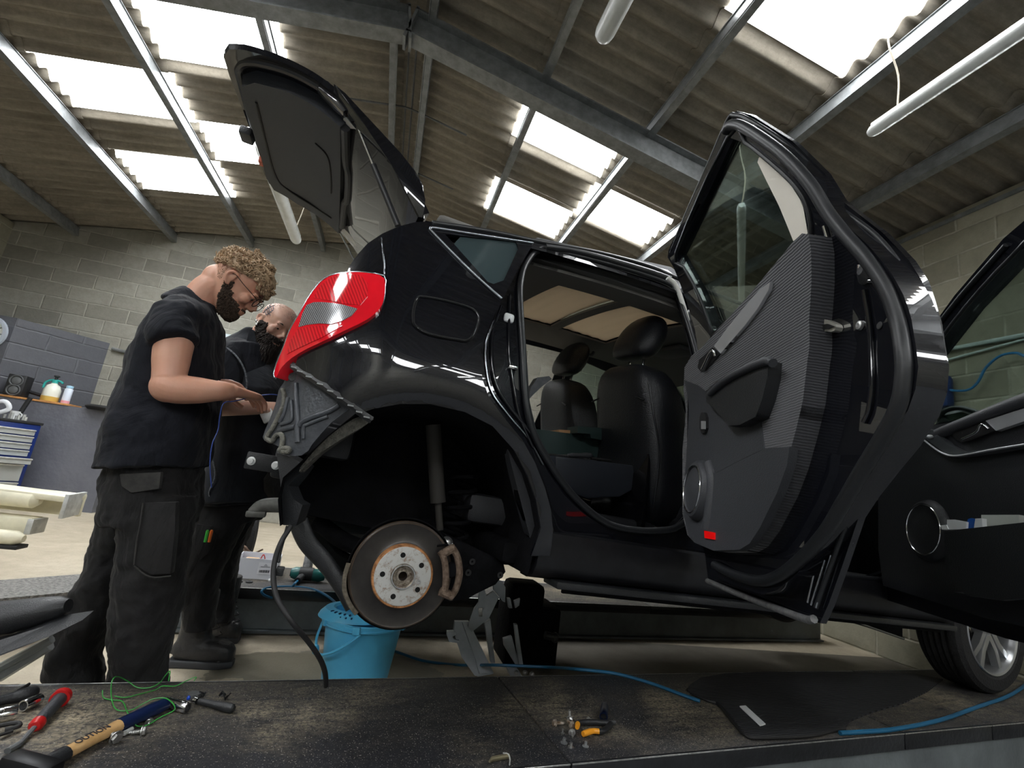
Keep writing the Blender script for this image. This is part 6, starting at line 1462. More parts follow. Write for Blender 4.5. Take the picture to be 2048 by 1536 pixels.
add_tube(bm, spline([wy(455, 985, 2.44), wy(420, 1100, 2.39), wy(399, 1235, 2.42)], 5), [.05, .035], 14); add_tube(bm, spline([wy(482, 985, 2.58), wy(444, 1120, 2.68), wy(436, 1215, 2.74)], 5), [.05, .03], 14)
wr = wy(520, 815, 2.20)
add_tube(bm, spline([wy(462, 715, 2.36), wy(448, 770, 2.24), wy(430, 812, 2.18)], 6), [.060, .056, .048], 18)
add_ell(bm, wy(428, 812, 2.18), (.048, .046, .05))
add_tube(bm, spline([wy(425, 812, 2.18), wy(455, 813, 2.15), wy(490, 814, 2.16), wr], 6), [.044, .046, .042, .030], 18)
hand(bm, hframe(wy(575, 818, 2.26) - wr, (-.1, -.7, .7), wr), 1, (.4, .45, .5, .6), .5)
wr3 = wy(530, 800, 2.60)
add_tube(bm, spline([wy(500, 715, 2.66), wy(505, 770, 2.70), wy(490, 812, 2.70)], 5), [.058, .05, .046], 14); add_tube(bm, [wy(490, 812, 2.70), wr3], [.045, .03], 14)
hand(bm, hframe(wy(570, 808, 2.55) - wr3, (0, .4, .9), wr3), -1)
body2 = remeshed('body', bm, M_skin2, p2, .0042, 4, .5)
eyes(H2, body2, M_skin2)
bm = NB(); b2 = lambda z, th: (abs(th) < .36 and .048 < z < .062) or (z > .076 and abs(th) < 1.0) or (z > .06 and abs(th) > 1.75)
tufts(bm, H2, 1300, (.0, .115), 1.9, .016, 1.0, 13, b2)
loft(bm, [(H2 @ Vector(c), H2.to_3x3() @ Vector((a_, 0, 0)), H2.to_3x3() @ Vector((0, b_, 0))) for c, a_, b_ in [((.045, 0, .036), .052, .052), ((.058, 0, .0), .046, .050), ((.070, 0, -.035), .038, .044), ((.082, 0, -.07), .028, .034), ((.092, 0, -.10), .012, .018)]], 20)
rnd = random.Random(4)
for k in range(500):
    t = rnd.random(); th = rnd.uniform(-PI, PI); c = Vector((.048, 0, .03)).lerp(Vector((.088, 0, -.085)), t); r1 = .050 * (1 - .5 * t); p = c + Vector((math.cos(th) * r1, math.sin(th) * r1, 0)); d = Vector((math.cos(th) * .3 + .2, math.sin(th) * .3, -1)).normalized() * rnd.uniform(.015, .035)
    add_tube(bm, [H2 @ p, H2 @ (p + d * .5), H2 @ (p + d)], [.004, .0035, .001], 5)
link_mesh('beard', bm, mat('black_beard', (0.010, 0.007, 0.006), 0.8, noise_scale=60, col2=(0.03, 0.02, 0.016)), body2)
bm = NB(); tufts(bm, H2, 1500, (.135, .228), PI, .0022, .3, 21, lambda z, th: abs(th) < .9 and z < .18)
link_mesh('hair_stubble', bm, mat('dark_stubble', (0.05, 0.035, 0.028), 0.9), body2)
bm = NB(); P = []
for k in range(5):
    z0 = .150 + .010 * k; pts = []
    for i in range(7): p, nr = jaw_pt(z0 + .006 * math.sin(i * 1.7 + k), -1.15 - .10 * i); pts.append(H2 @ (p + nr * .0012))
    add_tube(bm, spline(pts, 3), .0016, 5)
link_mesh('head_tattoo', bm, mat('tattoo_ink', (0.12, 0.14, 0.18), 0.6), body2)
bm = NB(); P = [H2 @ Vector((.110 + .003 * math.sin(t), .007 * math.cos(t), .081 - .007 * math.sin(t) * (1 if math.sin(t) > 0 else .3))) for t in [2 * PI * k / 16 for k in range(16)]]; add_tube(bm, P, .0016, 6, closed=True); link_mesh('nose_ring', bm, M_chr, body2)
for k, q in enumerate([(.0, -.079, .094), (-.012, -.083, .098), (.003, -.080, .083)]):
    bm = NB(); add_ell(bm, H2 @ Vector(q), (.0065, .0065, .0065)); link_mesh('ear_stud', bm, M_chr, body2)
bm = NB()
for k in range(3):
    add_tube(bm, spline([wy(506 + 8 * k, 804 + 4 * k, 2.155), wy(514 + 8 * k, 810, 2.15), wy(508 + 8 * k, 820, 2.155)], 4), .0018, 5)
link_mesh('arm_tattoo', bm, mat('tattoo_ink', (0.12, 0.14, 0.18)), body2)
# vest and T-shirt
bm = NB()
loft(bm, slice_px([(690, 470, 545, 2.5, .14, 10), (705, 440, 562, 2.5, .21), (760, 430, 570, 2.5, .225), (830, 425, 572, 2.5, .225), (900, 420, 568, 2.5, .225), (960, 412, 560, 2.5, .23), (1005, 405, 540, 2.5, .22)], 2.5, .2), 30)
add_tube(bm, spline([wy(475, 702, 2.40), wy(458, 720, 2.31), wy(447, 770, 2.24), wy(441, 792, 2.21)], 5), [.07, .078, .074, .066], 18)
add_tube(bm, spline([wy(500, 706, 2.62), wy(508, 770, 2.70), wy(500, 795, 2.70)], 5), [.07, .07, .062], 16)
t2_ = remeshed('t_shirt', bm, M_tee, p2, .007, 4, .5)
bm = NB()
loft(bm, slice_px([(660, 496, 536, 2.5, .09, 8), (674, 470, 546, 2.53, .11, 8), (690, 440, 562, 2.53, .14), (730, 455, 574, 2.51, .18), (790, 470, 578, 2.47, .235), (850, 440, 577, 2.48, .24), (920, 420, 572, 2.5, .24), (970, 408, 562, 2.5, .24), (1000, 402, 545, 2.5, .235)], 2.5, .2), 30)
vs = remeshed('denim_vest', bm, M_vest, p2, .007, 4, .5)
dm3 = bpy.data.textures.new('fold_noise', 'CLOUDS'); dm3.noise_scale = .12
for oo in (vs, t2_):
    d_ = oo.modifiers.new('folds', 'DISPLACE'); d_.texture = dm3; d_.strength = .014; d_.texture_coords = 'LOCAL'
bm = NB(); add_tube(bm, spline([wy(p[0], p[1], y) for p, y in [((436, 692), 2.30), ((455, 697), 2.26), ((475, 715), 2.235), ((489, 740), 2.225), ((494, 768), 2.225), ((489, 790), 2.23)]], 6), .004, 6); link_mesh('frayed_armhole', bm, M_fray, vs)
patch('vest_collar', [(498, 656), (508, 660), (514, 690), (530, 730), (522, 738), (503, 712), (492, 684)], 2.33, M_vest, vs, .02)
# trousers
bm = NB()
loft(bm, slice_px([(960, 420, 548, 2.5, .19), (1010, 402, 536, 2.5, .19), (1040, 392, 522, 2.5, .18)], 2.5, .19), 26)
loft(bm, slice_px([(1000, 398, 505, 2.42, .10), (1050, 382, 490, 2.40, .10), (1100, 370, 462, 2.39, .095), (1150, 363, 440, 2.39, .085), (1200, 366, 432, 2.41, .08), (1235, 366, 430, 2.42, .08), (1256, 368, 428, 2.42, .08)], 2.4, .1), 24)
loft(bm, slice_px([(1000, 440, 532, 2.60, .10), (1060, 425, 502, 2.64, .10), (1120, 412, 478, 2.68, .09), (1180, 406, 468, 2.73, .085), (1225, 406, 466, 2.74, .08), (1240, 406, 464, 2.74, .08)], 2.6, .1), 24)
t3_ = remeshed('trousers', bm, M_trou, p2, .007, 4, .5)
d_ = t3_.modifiers.new('folds', 'DISPLACE'); d_.texture = dm2; d_.strength = .02; d_.texture_coords = 'LOCAL'
def boot(ank, toe, parent, nm='boot'):
    """boot from ankle to toe points on the floor"""
    A = Vector((ank.x, ank.y, 0)); T = Vector((toe.x, toe.y, 0)); d = (T - A).normalized(); l = Vector((-d.y, d.x, 0)); L = (T - A).length
    bm = NB()
    S_ = [(0.04, .045, .040, .035), (.25, .052, .045, .046), (.5, .050, .050, .050), (.75, .047, .052, .046), (.92, .040, .044, .038), (1.0, .030, .026, .026)]
    loft(bm, [(A + d * (L * t - .02) + Vector((0, 0, h + .016)), l * w, Vector((0, 0, hh))) for t, h, w, hh in S_], 20)
    loft(bm, [(A + d * (L * t) + Vector((0, 0, z)), d * a_, l * b_) for t, z, a_, b_ in [(.17, .05, .085, .042), (.20, .10, .068, .045), (.18, .15, .060, .046), (.16, .22, .064, .054), (.15, .27, .066, .056), (.14, .31, .066, .056)]], 20)
    b = remeshed(nm, bm, M_boot, parent, .006, 3)
    bm = NB(); q = [(A + d * (L * t - .03), w) for t, w in ((0, .030), (.06, .042), (.35, .040), (.65, .050), (.88, .046), (1.06, .022))]
    poly = [c + l * w for c, w in q] + [c - l * w for c, w in q[::-1]]
    add_prism(bm, [(p.x, p.y) for p in poly], Matrix(), .001, .030, bev=.006); link_mesh('boot_sole', bm, M_sole, b)
    for k in range(5):
        c = A + d * (L * (.34 + .07 * k)) + Vector((0, 0, .185 - .028 * k)); bm = NB(); add_tube(bm, [c + l * .035 + d * .018, c + d * .035, c - l * .035 + d * .018], .003, 6); link_mesh('boot_lace', bm, M_blk, b)
    bm = NB(); add_tube(bm, spline([T + l * .04 - d * .07 + Vector((0, 0, .03)), T - d * .045 + l * .02 + Vector((0, 0, .085)), T - d * .045 - l * .02 + Vector((0, 0, .085)), T - l * .04 - d * .07 + Vector((0, 0, .03))], 5), .006, 6); link_mesh('toe_cap_seam', bm, M_sole, b)
boot(wz(352, 1330, 0), wz(473, 1334, 0), p2); boot(wz(414, 1282, 0), wz(486, 1286, 0), p2)
patch('thigh_pocket', [(392, 1048), (425, 1052), (432, 1075), (425, 1100), (400, 1120), (388, 1090)], 2.295, M_trou, t3_, .03)
bm = NB(); add_tube(bm, spline([wy(422, 905, 2.27), wy(430, 950, 2.26), (wy(418, 985, 2.27)), wy(425, 1000, 2.28)], 5), .003, 6); link_mesh('vest_seam', bm, M_fray, vs)
for nm, lb, x, m in (('green_pen', 'green pen clipped in the thigh pocket of the person in the vest', 413, mat('green_plastic', (0.05, 0.50, 0.06), 0.3)), ('orange_pen', 'orange pen clipped in the thigh pocket of the person in the vest', 421, mat('orange_plastic', (0.75, 0.16, 0.02), 0.3))):
    bm = NB(); add_tube(bm, [wy(x + 3, 1060, 2.275), wy(x + 2, 1063, 2.275), wy(x - 3, 1084, 2.28)], [.004, .0062, .0058], 8); tag(link_mesh(nm, bm, m), lb, 'pen')
# thin blue test lead held by both men
P = [wy(p[0], p[1], y) for p, y in [((556, 790), 1.86), ((540, 789), 1.84), ((515, 792), 1.82), ((470, 802), 1.74), ((448, 806), 1.70), ((440, 830), 1.70), ((436, 860), 1.70), ((424, 890), 1.69), ((420, 930), 1.69), ((423, 975), 1.70)]]
bm = NB(); add_tube(bm, spline(P, 6), .0018, 6); tag(link_mesh('blue_wire', bm, mat('blue_wire', (0.03, 0.06, 0.25), 0.4)), 'thin blue wire hanging from the hands of the person in the T-shirt', 'wire')
bm = NB(); add_box(bm, wy(536, 832, 2.2), (.05, .02, .05), rot=Matrix.Rotation(-.6, 3, 'Y'), bev=.003); tag(link_mesh('grey_bracket', bm, M_galv), 'small grey metal piece held by the person in the vest beside the car', 'metal part')
# ================================================================ THINGS AROUND THE CAR
ZP = DZ                                                   # top of the platforms
# ---- blue bucket with wringer
M_bkt = mat('bright_blue_plastic', (0.13, 0.60, 0.98), 0.32, noise_amt=0.08, noise_scale=6)
bc = wz(708, 1362, 0); bc = Vector((.045, 2.36, 0))
t = thing('mop_bucket', 'bright blue mop bucket with wringer insert on the floor under the brake disc', 'bucket', bc, (0, 0, .1))
bm = NB(); add_lathe(bm, [(0, .004), (.128, .004), (.134, 0), (.136, .01), (.166, .27), (.180, .272), (.182, .285), (.176, .29), (.168, .288), (.132, .016), (0, .012)], seg=48, cap=False); link_mesh('bucket_shell', bm, M_bkt, t)
bm = NB()
add_lathe(bm, [(.172, .286), (.165, .300), (.145, .318), (.110, .322), (.098, .315), (.075, .20), (.0, .19)], Matrix.Translation((-.04, 0, 0)) @ Matrix.Rotation(PI * .55, 4, 'Z') @ Matrix.Diagonal((.80, .95, 1, 1)), 40, cap=False)
wr_ = link_mesh('wringer', bm, M_bkt, t)
for r_ in range(2):
    for k in range(5):
        a = math.radians(212 + k * 10 + r_ * 4); bm = NB(); add_ell(bm, (-.04 + .128 * math.cos(a), .128 * math.sin(a), .3145 - r_ * .012 + .004), (.004, .010, .0035), rot=Matrix.Rotation(a - PI / 2, 3, 'Z')); link_mesh('drain_slot', bm, mat('dark_blue_slot', (0.003, 0.05, 0.16), 0.6), wr_)
bm = NB(); add_tube(bm, spline([(-.178, -.02, .262), (-.19, -.05, .20), (-.172, -.11, .165), (-.12, -.16, .19), (-.06, -.178, .235), (-.03, -.178, .262)], 6), .0055, 8); link_mesh('carry_handle', bm, M_bkt, t)
bm = NB(); add_ell(bm, (-.186, -.075, .17), (.014, .014, .02)); link_mesh('handle_grip', bm, M_bkt, t)
bm = NB()
for a in (200, 255, 330): add_box(bm, (.183 * math.cos(math.radians(a)), .183 * math.sin(math.radians(a)), .275), (.014, .03, .03), rot=Matrix.Rotation(math.radians(a), 3, 'Z'), bev=.003)
add_lathe(bm, [(.176, .262), (.183, .265), (.183, .272), (.176, .272)], seg=48, cap=False)
link_mesh('rim_band', bm, M_bkt, t)
# ---- scissor jack unit between the platforms
M_jk = mat('grey_blue_enamel', (0.42, 0.46, 0.51), 0.4, 0.2, noise_amt=0.12, noise_scale=10)
t = thing('scissor_jack', 'grey scissor jack standing on the floor between the lift runways, under the sill', 'jack', wz(1010, 1352, 0))
jo = t.location.copy()
def jp(pts, y, th, nm, m=M_jk, par=None):
    bm = NB(); P = [wy(p[0], p[1], y) - jo for p in pts]
    poly = [(p.x, p.z) for p in P]; add_prism(bm, poly, Matrix(((1, 0, 0, 0), (0, 0, 1, y - jo.y), (0, 1, 0, 0), (0, 0, 0, 1))), 0, th, bev=.002)
    return link_mesh(nm, bm, m, par or t)
zj = lambda pts: ztp(pts, 880, 1100, 5.486)
jp(zj([(165, 790), (320, 790), (420, 1010), (590, 1360), (420, 1390), (380, 1380), (240, 1180), (150, 900)]), 2.40, .03, 'base_arm')
jp(zj([(240, 790), (320, 790), (590, 1350), (430, 1360), (390, 1200)]), 2.385, .012, 'base_arm_flange')
jp(zj([(380, 640), (430, 580), (430, 425), (490, 415), (505, 515), (590, 450), (650, 520), (560, 690), (540, 750), (350, 900), (310, 840)]), 2.36, .018, 'linkage_plate')
jp(zj([(500, 210), (550, 155), (625, 230), (590, 290), (680, 350), (720, 410), (715, 575), (690, 565), (590, 440), (580, 310), (545, 270)]), 2.34, .02, 'top_cradle')
jp(zj([(490, 800), (555, 765), (605, 1240), (560, 1240)]), 2.42, .03, 'lifting_leg')
jp(zj([(700, 980), (790, 950), (870, 1260), (830, 1260), (710, 1060)]), 2.46, .03, 'lifting_leg')
jp(zj([(820, 820), (850, 820), (915, 1270), (870, 1270)]), 2.44, .03, 'lifting_leg')
jp(zj([(745, 535), (775, 535), (795, 640), (760, 640)]), 2.44, .03, 'upper_link'); jp(zj([(815, 560), (880, 535), (870, 610), (830, 640)]), 2.46, .02, 'upper_link')
jp(zj([(80, 900), (170, 895), (175, 940), (125, 945), (150, 985), (210, 990), (210, 1025), (100, 1010), (78, 940)]), 2.39, .03, 'side_hook')
jp(zj([(750, 1310), (860, 1315), (900, 1382), (770, 1382)]), 2.38, .05, 'base_foot'); jp(zj([(420, 640), (465, 635), (465, 735), (425, 735)]), 2.352, .01, 'pivot_pin', M_zinc)
bm = NB(); p = wy(1075, 1290, 2.55) - jo; add_box(bm, (p.x, .22, .16), (.30, .26, .30), bev=.02); add_box(bm, (p.x - .05, .2, .34), (.20, .2, .16), bev=.03); link_mesh('drive_housing', bm, M_under, t)
bm = NB(); add_cyl(bm, wy(1090, 1270, 2.42) - jo, wy(1112, 1275, 2.42) - jo, .018, 12); add_ell(bm, wy(1110, 1275, 2.42) - jo, (.02, .02, .024)); link_mesh('drive_nut', bm, M_blkp, t)
for (x, y) in ((1033, 1345), (1050, 1345), (1064, 1348)):
    bm = NB(); p = wy(x, y, 2.36) - jo; add_ell(bm, p, (.012, .012, .010)); link_mesh('mounting_bolt', bm, M_zinc, t)
# ---- on the far platform
t = thing('cardboard_box', 'small open white carton with a printed barcode label, on the far runway', 'box', wz(508, 1158, ZP), (0, 0, .10))
M_card = mat('white_carton', (0.66, 0.67, 0.72), 0.6)
for (c, s) in (((0, 0, .055), (.215, .004, .11)), ((0, .20, .055), (.215, .004, .11)), ((-.1075, .10, .055), (.004, .20, .11)), ((.1075, .10, .055), (.004, .20, .11)), ((0, .10, .003), (.215, .20, .004))):
    bm = NB(); add_box(bm, c, s); link_mesh('box_panel', bm, M_card, t, smooth=False)
bm = NB(); add_box(bm, (.045, -.004, .060), (.075, .001, .062)); lb = link_mesh('printed_label', bm, mat('label_white', (0.80, 0.80, 0.84), 0.5), t, smooth=False)
bm = NB(); x = .018
rnd = random.Random(11)
while x < .068:
    w = rnd.choice((.0012, .002, .003)); add_box(bm, (x, -.0052, .045), (w, .0006, .014)); x += w + rnd.choice((.0015, .0025))
for k, (z, w) in enumerate(((.082, .010), (.076, .018), (.069, .05))): add_box(bm, (.045 - .0, -.0052, z), (w, .0006, .002))
link_mesh('barcode', bm, mat('print_black', (0.03, 0.03, 0.04), 0.6), lb, smooth=False)
bm = NB(); add_tube(bm, spline([(-.02, .08, .03), (.0, .06, .10), (.012, .05, .125), (.022, .06, .10), (.02, .08, .06)], 5), .003, 6); tag(link_mesh('red_wire', bm, mat('red_wire', (0.6, 0.03, 0.02), 0.4), loc=t.location), 'red wire loop sticking out of the white carton', 'wire')
bm = NB(); add_box(bm, (-.05, .09, .05), (.07, .05, .09), bev=.004); tag(link_mesh('tan_packet', bm, mat('tan_card', (0.5, 0.32, 0.18)), loc=t.location), 'tan card packet inside the open white carton', 'packet')
t = thing('spray_can', 'white aerosol can with red band behind the exhaust bend', 'can', wz(612, 1148, ZP) + Vector((0, .0, 0)))
bm = NB(); add_lathe(bm, [(.028, 0), (.0295, .004), (.0295, .135), (.024, .15)], seg=24); link_mesh('can_body', bm, mat('grey_can_print', (0.42, 0.43, 0.44), 0.3, noise_scale=30, col2=(0.08, 0.08, 0.09)), t)
bm = NB(); add_lathe(bm, [(.0300, .115), (.0300, .123)], seg=24, cap=False); link_mesh('red_band', bm, mat('red_print', (0.6, 0.02, 0.02), 0.35), t)
bm = NB(); add_lathe(bm, [(.024, .15), (.026, .152), (.026, .185), (.012, .19), (0, .19)], seg=24); link_mesh('can_cap', bm, M_white, t)
t = thing('impact_wrench', 'green and black air wrench lying on the far runway beside the carton', 'power tool', wz(612, 1163, ZP))
M_grn = mat('dark_green_shell', (0.01, 0.10, 0.09), 0.3)
bm = NB(); add_tube(bm, [(-.09, 0, .040), (-.07, 0, .042), (-.03, 0, .042), (.03, 0, .040), (.07, 0, .038), (.10, 0, .036)], [.026, .034, .036, .034, .036, .022], 18); tb = link_mesh('tool_body', bm, M_grn, t)
bm = NB(); add_tube(bm, [(-.045, -.0, .042), (.03, -.0, .042)], [.0375, .0375], 18); link_mesh('black_sleeve', bm, M_blkp, tb)
bm = NB(); add_tube(bm, spline([(-.02, -.01, .035), (-.03, -.05, .026), (-.035, -.10, .022)], 5), [.022, .020, .018], 12); link_mesh('tool_grip', bm, M_blkp, t)
bm = NB(); add_tube(bm, [(.10, 0, .034), (.20, .0, .030)], [.009, .006], 10); link_mesh('tool_spindle', bm, M_chr, t)
bm = NB(); add_lathe(bm, [(.0, .0), (.018, .0), (.018, .012), (0, .012)], Matrix.Translation((-.095, 0, .04)) @ Matrix.Rotation(PI / 2, 4, 'Y'), 16); link_mesh('tool_back_cap', bm, M_blk, t)
hz = wz(600, 1185, ZP)
P = [t.location + Vector((-.035, -.10, .022)), t.location + Vector((-.045, -.15, .012)), wy(565, 1196, 3.00), wy(535, 1193, 2.92), wy(523, 1183, 2.9), wy(540, 1175, 2.96), wy(590, 1174, 3.02), wy(630, 1180, 2.98), wy(665, 1200, 2.8), wy(700, 1240, 2.62), wz(760, 1290, .012), wz(800, 1306, .010), wz(850, 1322, .010), wz(920, 1330, .010), wy(985, 1330, 2.30), wz(1090, 1334, .15), wz(1150, 1338, .235), wz(1230, 1347, .238), wz(1300, 1366, .238), wz(1360, 1388, .238), wz(1400, 1402, .238)]
bm = NB(); add_tube(bm, spline(P, 8), .0065, 8); tag(link_mesh('air_hose', bm, M_hose), 'blue air hose running from the green air wrench over the jack to the floor mat', 'hose')
P = [wz(1680, 1466, .238), wz(1720, 1464, .240), wz(1790, 1458, .240), (wz(1880, 1440, .240)), wz(1960, 1412, .240), wz(2010, 1395, .240), wz(2040, 1378, .242), wz(2060, 1362, .242)]
bm = NB(); add_tube(bm, spline(P, 6), .0075, 8); tag(link_mesh('air_hose', bm, M_hose), 'blue air hose leaving the mat and curving to the front wheel', 'hose')
# small things on the far platform
for nm, lb, px, py, col in (('round_plug', 'flat dark rubber plug left of the pair in front of the carton', 478, 1164, None), ('round_plug', 'flat dark rubber plug at the right of the pair in front of the carton', 498, 1165, None)):
    bm = NB(); add_lathe(bm, [(0, 0), (.018, 0), (.018, .006), (.008, .008), (0, .004)], Matrix.Translation(wz(px, py, ZP)), 20, cap=False); tag(link_mesh(nm, bm, M_blkp), lb, 'plug')
bm = NB(); add_lathe(bm, [(0, 0), (.007, 0), (.007, .010), (0, .011)], Matrix.Translation(wz(539, 1162, ZP)), 14); tag(link_mesh('white_clip', bm, M_white), 'tiny white clip at the right foot of the white carton', 'clip')
bm = NB(); add_tube(bm, [wz(440, 1158, ZP + .008), wz(458, 1156, ZP + .008)], [.008, .006], 10); tag(link_mesh('small_socket', bm, M_chr), 'small chrome socket left of the white carton', 'socket')
bm = NB(); c = wz(462, 1130, ZP); add_ell(bm, c + Vector((0, .15, .05)), (.05, .05, .05)); add_tube(bm, spline([c + Vector((-.05, .1, .01)), c + Vector((0, .1, .10)), c + Vector((.08, .12, .06)), c + Vector((.14, .1, .09))], 5), .006, 6); tag(link_mesh('old_cable_bundle', bm, mat('brown_cable', (0.10, 0.06, 0.04), 0.6)), 'bundle of brown cables behind the white carton', 'cables')
# tyre standing behind
c = wz(470, 1148, 0); c = Vector((-1.0, 4.15, .31))
t = thing('spare_tyre', 'black tyre standing on the floor behind the person in the vest', 'tyre', c, (0, 0, .45))
bm = NB(); add_lathe(bm, [(.20, -.08), (.24, -.10), (.285, -.10), (.305, -.08), (.31, -.05), (.31, -.035), (.303, -.033), (.303, -.028), (.31, -.026), (.31, -.004), (.303, -.002), (.303, .002), (.31, .004), (.31, .026), (.303, .028), (.303, .033), (.31, .035), (.31, .05), (.305, .08), (.285, .10), (.24, .10), (.20, .08)], Matrix.Rotation(PI / 2, 4, 'Y'), 60, cap=False); link_mesh('tyre_carcass', bm, M_tyre, t, angle=25)
bm = NB(); add_lathe(bm, [(.20, -.08), (.18, -.02), (.18, .02), (.20, .08)], Matrix.Rotation(PI / 2, 4, 'Y'), 40, cap=False); link_mesh('steel_rim', bm, M_steel_d, t)

# ================================================================ TOOLS ON THE NEAR RUNWAY
def at(px, py, h=0.0): return wz(px, py, ZP + h)
def tool(nm, lb, ct, px, py): return thing(nm, lb, ct, at(px, py))
# floor mat
mp = [(1385, 1392), (1418, 1406), (1437, 1412), (1460, 1440), (1490, 1474), (1520, 1480), (1620, 1476), (1672, 1463), (1690, 1461), (1700, 1440), (1835, 1400), (1900, 1350), (1560, 1345), (1410, 1352), (1370, 1380)]
g = NG('ribbed_black_mat'); s_ = g.sep(g.tc.outputs['Object']); r_ = g.math('SINE', g.math('MULTIPLY', g.math('ADD', s_[1], g.math('MULTIPLY', s_[0], -.13)), 620))
g.l(g.mix(g.ramp(r_, [(0.35, 0.0), (0.6, 1.0)]), (0.002, 0.002, 0.003), g.mix(g.noise(g.tc.outputs['Object'], 25, 5), (0.012, 0.013, 0.017), (0.026, 0.028, 0.034))), g.b.inputs['Base Color']); g.b.inputs['Roughness'].default_value = 0.75; g.bump(r_, 0.6, 0.004)
P = [at(p[0], p[1]) for p in mp]
bm = NB(); add_prism(bm, [(p.x, p.y) for p in chaikin(P, 1)], Matrix(), ZP + .001, ZP + .007, bev=.001)
ft_ = tag(link_mesh('floor_mat', bm, g.m), 'ribbed black car floor mat with a white strip, lying on the near runway', 'floor mat')
bm = NB(); add_tube(bm, [p + Vector((0, 0, .007)) for p in spline([at(p[0], p[1]) for p in mp[:9]], 4)], .006, 8); link_mesh('mat_binding', bm, M_blk, ft_)
q = [at(1479, 1419), at(1491, 1418), at(1531, 1455), at(1520, 1458)]
bm = NB(); vs_ = [bm.verts.new(p + Vector((0, 0, .0085))) for p in q] + [bm.verts.new(p + Vector((0, 0, .0125))) for p in q]
for f in ((0, 3, 2, 1), (4, 5, 6, 7), (0, 1, 5, 4), (1, 2, 6, 5), (2, 3, 7, 6), (3, 0, 4, 7)): bm.faces.new([vs_[i] for i in f])
link_mesh('white_strip', bm, M_white, ft_, smooth=False)
# hammer
t = tool('hammer', 'hammer with dark blue grip, wooden handle and black head, in the left foreground', 'hammer', 130, 1510)
o0 = t.location.copy(); A = at(60, 1545, .016) - o0; B = at(128, 1508, .017) - o0; Cc = at(240, 1450, .018) - o0; Dd = at(330, 1408, .018) - o0
bm = NB(); add_tube(bm, [B.lerp(Cc, k / 6) for k in range(7)], [.013, .0125, .012, .012, .0125, .013, .0135], 14, flat=1.25); hw = link_mesh('wooden_handle', bm, mat('pale_ash_wood', (0.50, 0.30, 0.12), 0.45, noise_scale=30, col2=(0.62, 0.40, 0.19)), t)
bm = NB(); add_tube(bm, [Cc + (Cc - Dd).normalized() * .004, Cc, Cc.lerp(Dd, .3), Cc.lerp(Dd, .8), Dd], [.0142, .0148, .0150, .0155, .0145], 16, flat=1.2); link_mesh('blue_grip', bm, mat('navy_rubber', (0.006, 0.014, 0.055), 0.35), t)
bm = NB(); add_tube(bm, [A, B + (Cc - B) * .02], [.015, .0145], 12, flat=1.3); link_mesh('handle_collar', bm, M_blkp, t)
d = (Cc - B).normalized(); side_ = Vector((d.y, -d.x, 0)); hd = at(62, 1535, .018) - o0
bm = NB(); add_box(bm, hd + side_ * -.0, (.040, .036, .115), rot=frame_mat((0, 0, 0), d).to_3x3(), bev=.007); link_mesh('hammer_head', bm, mat('black_forged_steel', (0.018, 0.018, 0.020), 0.4, 0.6), t)
mid = B.lerp(Cc, .48); upn = Vector((0, -.35, .93)).normalized(); yv = upn.cross(d).normalized()
Mt = Matrix((d, yv, upn)).transposed().to_4x4(); Mt.translation = mid + upn * .0142
bm = NB(); text_bm(bm, 'OUTION', .020, Mt, .0008); link_mesh('handle_lettering', bm, mat('print_black', (0.03, 0.03, 0.04)), hw)
# pry tool with red rings
t = tool('pry_tool', 'bent trim lever with red-ended black handle in the left foreground', 'lever', 80, 1448); o0 = t.location.copy()
a, b = at(76, 1446, .015) - o0, at(120, 1397, .018) - o0
bm = NB(); add_tube(bm, [a, a.lerp(b, .3), a.lerp(b, .7), b], [.0125, .0145, .0145, .016], 14); link_mesh('lever_handle', bm, M_trimp, t)
bm = NB(); add_tube(bm, [b - (b - a) * .04, b + (b - a) * .10, b + (b - a) * .14], [.0215, .0215, .015], 16); link_mesh('red_end_ring', bm, mat('red_plastic', (0.45, 0.012, 0.012), 0.35), t)
bm = NB(); add_tube(bm, [a - (b - a) * .14, a - (b - a) * .08, a + (b - a) * .02], [.010, .015, .015], 14); link_mesh('red_front_ring', bm, mat('red_plastic', (0.45, 0.012, 0.012)), t)
bm = NB(); add_tube(bm, spline([a - (b - a) * .08, at(55, 1470, .008) - o0, at(38, 1488, .006) - o0, at(15, 1502, .006) - o0], 6), [.0045] * 12 + [.006] * 7, 8, flat=1.3); link_mesh('bent_blade', bm, M_steel_d, t)
# sockets
def socket(lb, a, b, r, m, dark=True):
    bm = NB(); a, b = Vector(a), Vector(b); L = (b - a).length; M = axis_m(a, b - a)
    add_lathe(bm, [(r * .70, .012), (r * .74, 0), (r * .95, 0), (r, .002), (r, L * .55), (r * .93, L * .57), (r * .93, L - .002), (r * .85, L), (r * .5, L), (r * .5, L - .01)], M, 28, cap=False)
    t = tag(link_mesh('socket', bm, m), lb, 'socket')
    bm = NB(); add_lathe(bm, [(0, .010), (r * .72, .010)], M, 6, cap=False); link_mesh('socket_bore', bm, M_blk, t); return t
socket('chrome deep socket lying beside the black-handled bar, left foreground', at(46, 1412, .014), at(80, 1397, .014), .0135, M_chr)
socket('chrome deep socket cut by the left edge of the picture', at(33, 1424, .016), at(-20, 1434, .016), .0165, M_chr)
socket('large chrome deep socket at the end of the blue hammer grip', at(376, 1416, .013), at(333, 1404, .013), .0135, M_chr)
socket('dark blue impact socket on the right pile of bolts', at(1207, 1434, .014), at(1209, 1412, .014), .0135, mat('dark_blue_steel', (0.010, 0.018, 0.06), 0.3, 0.7))
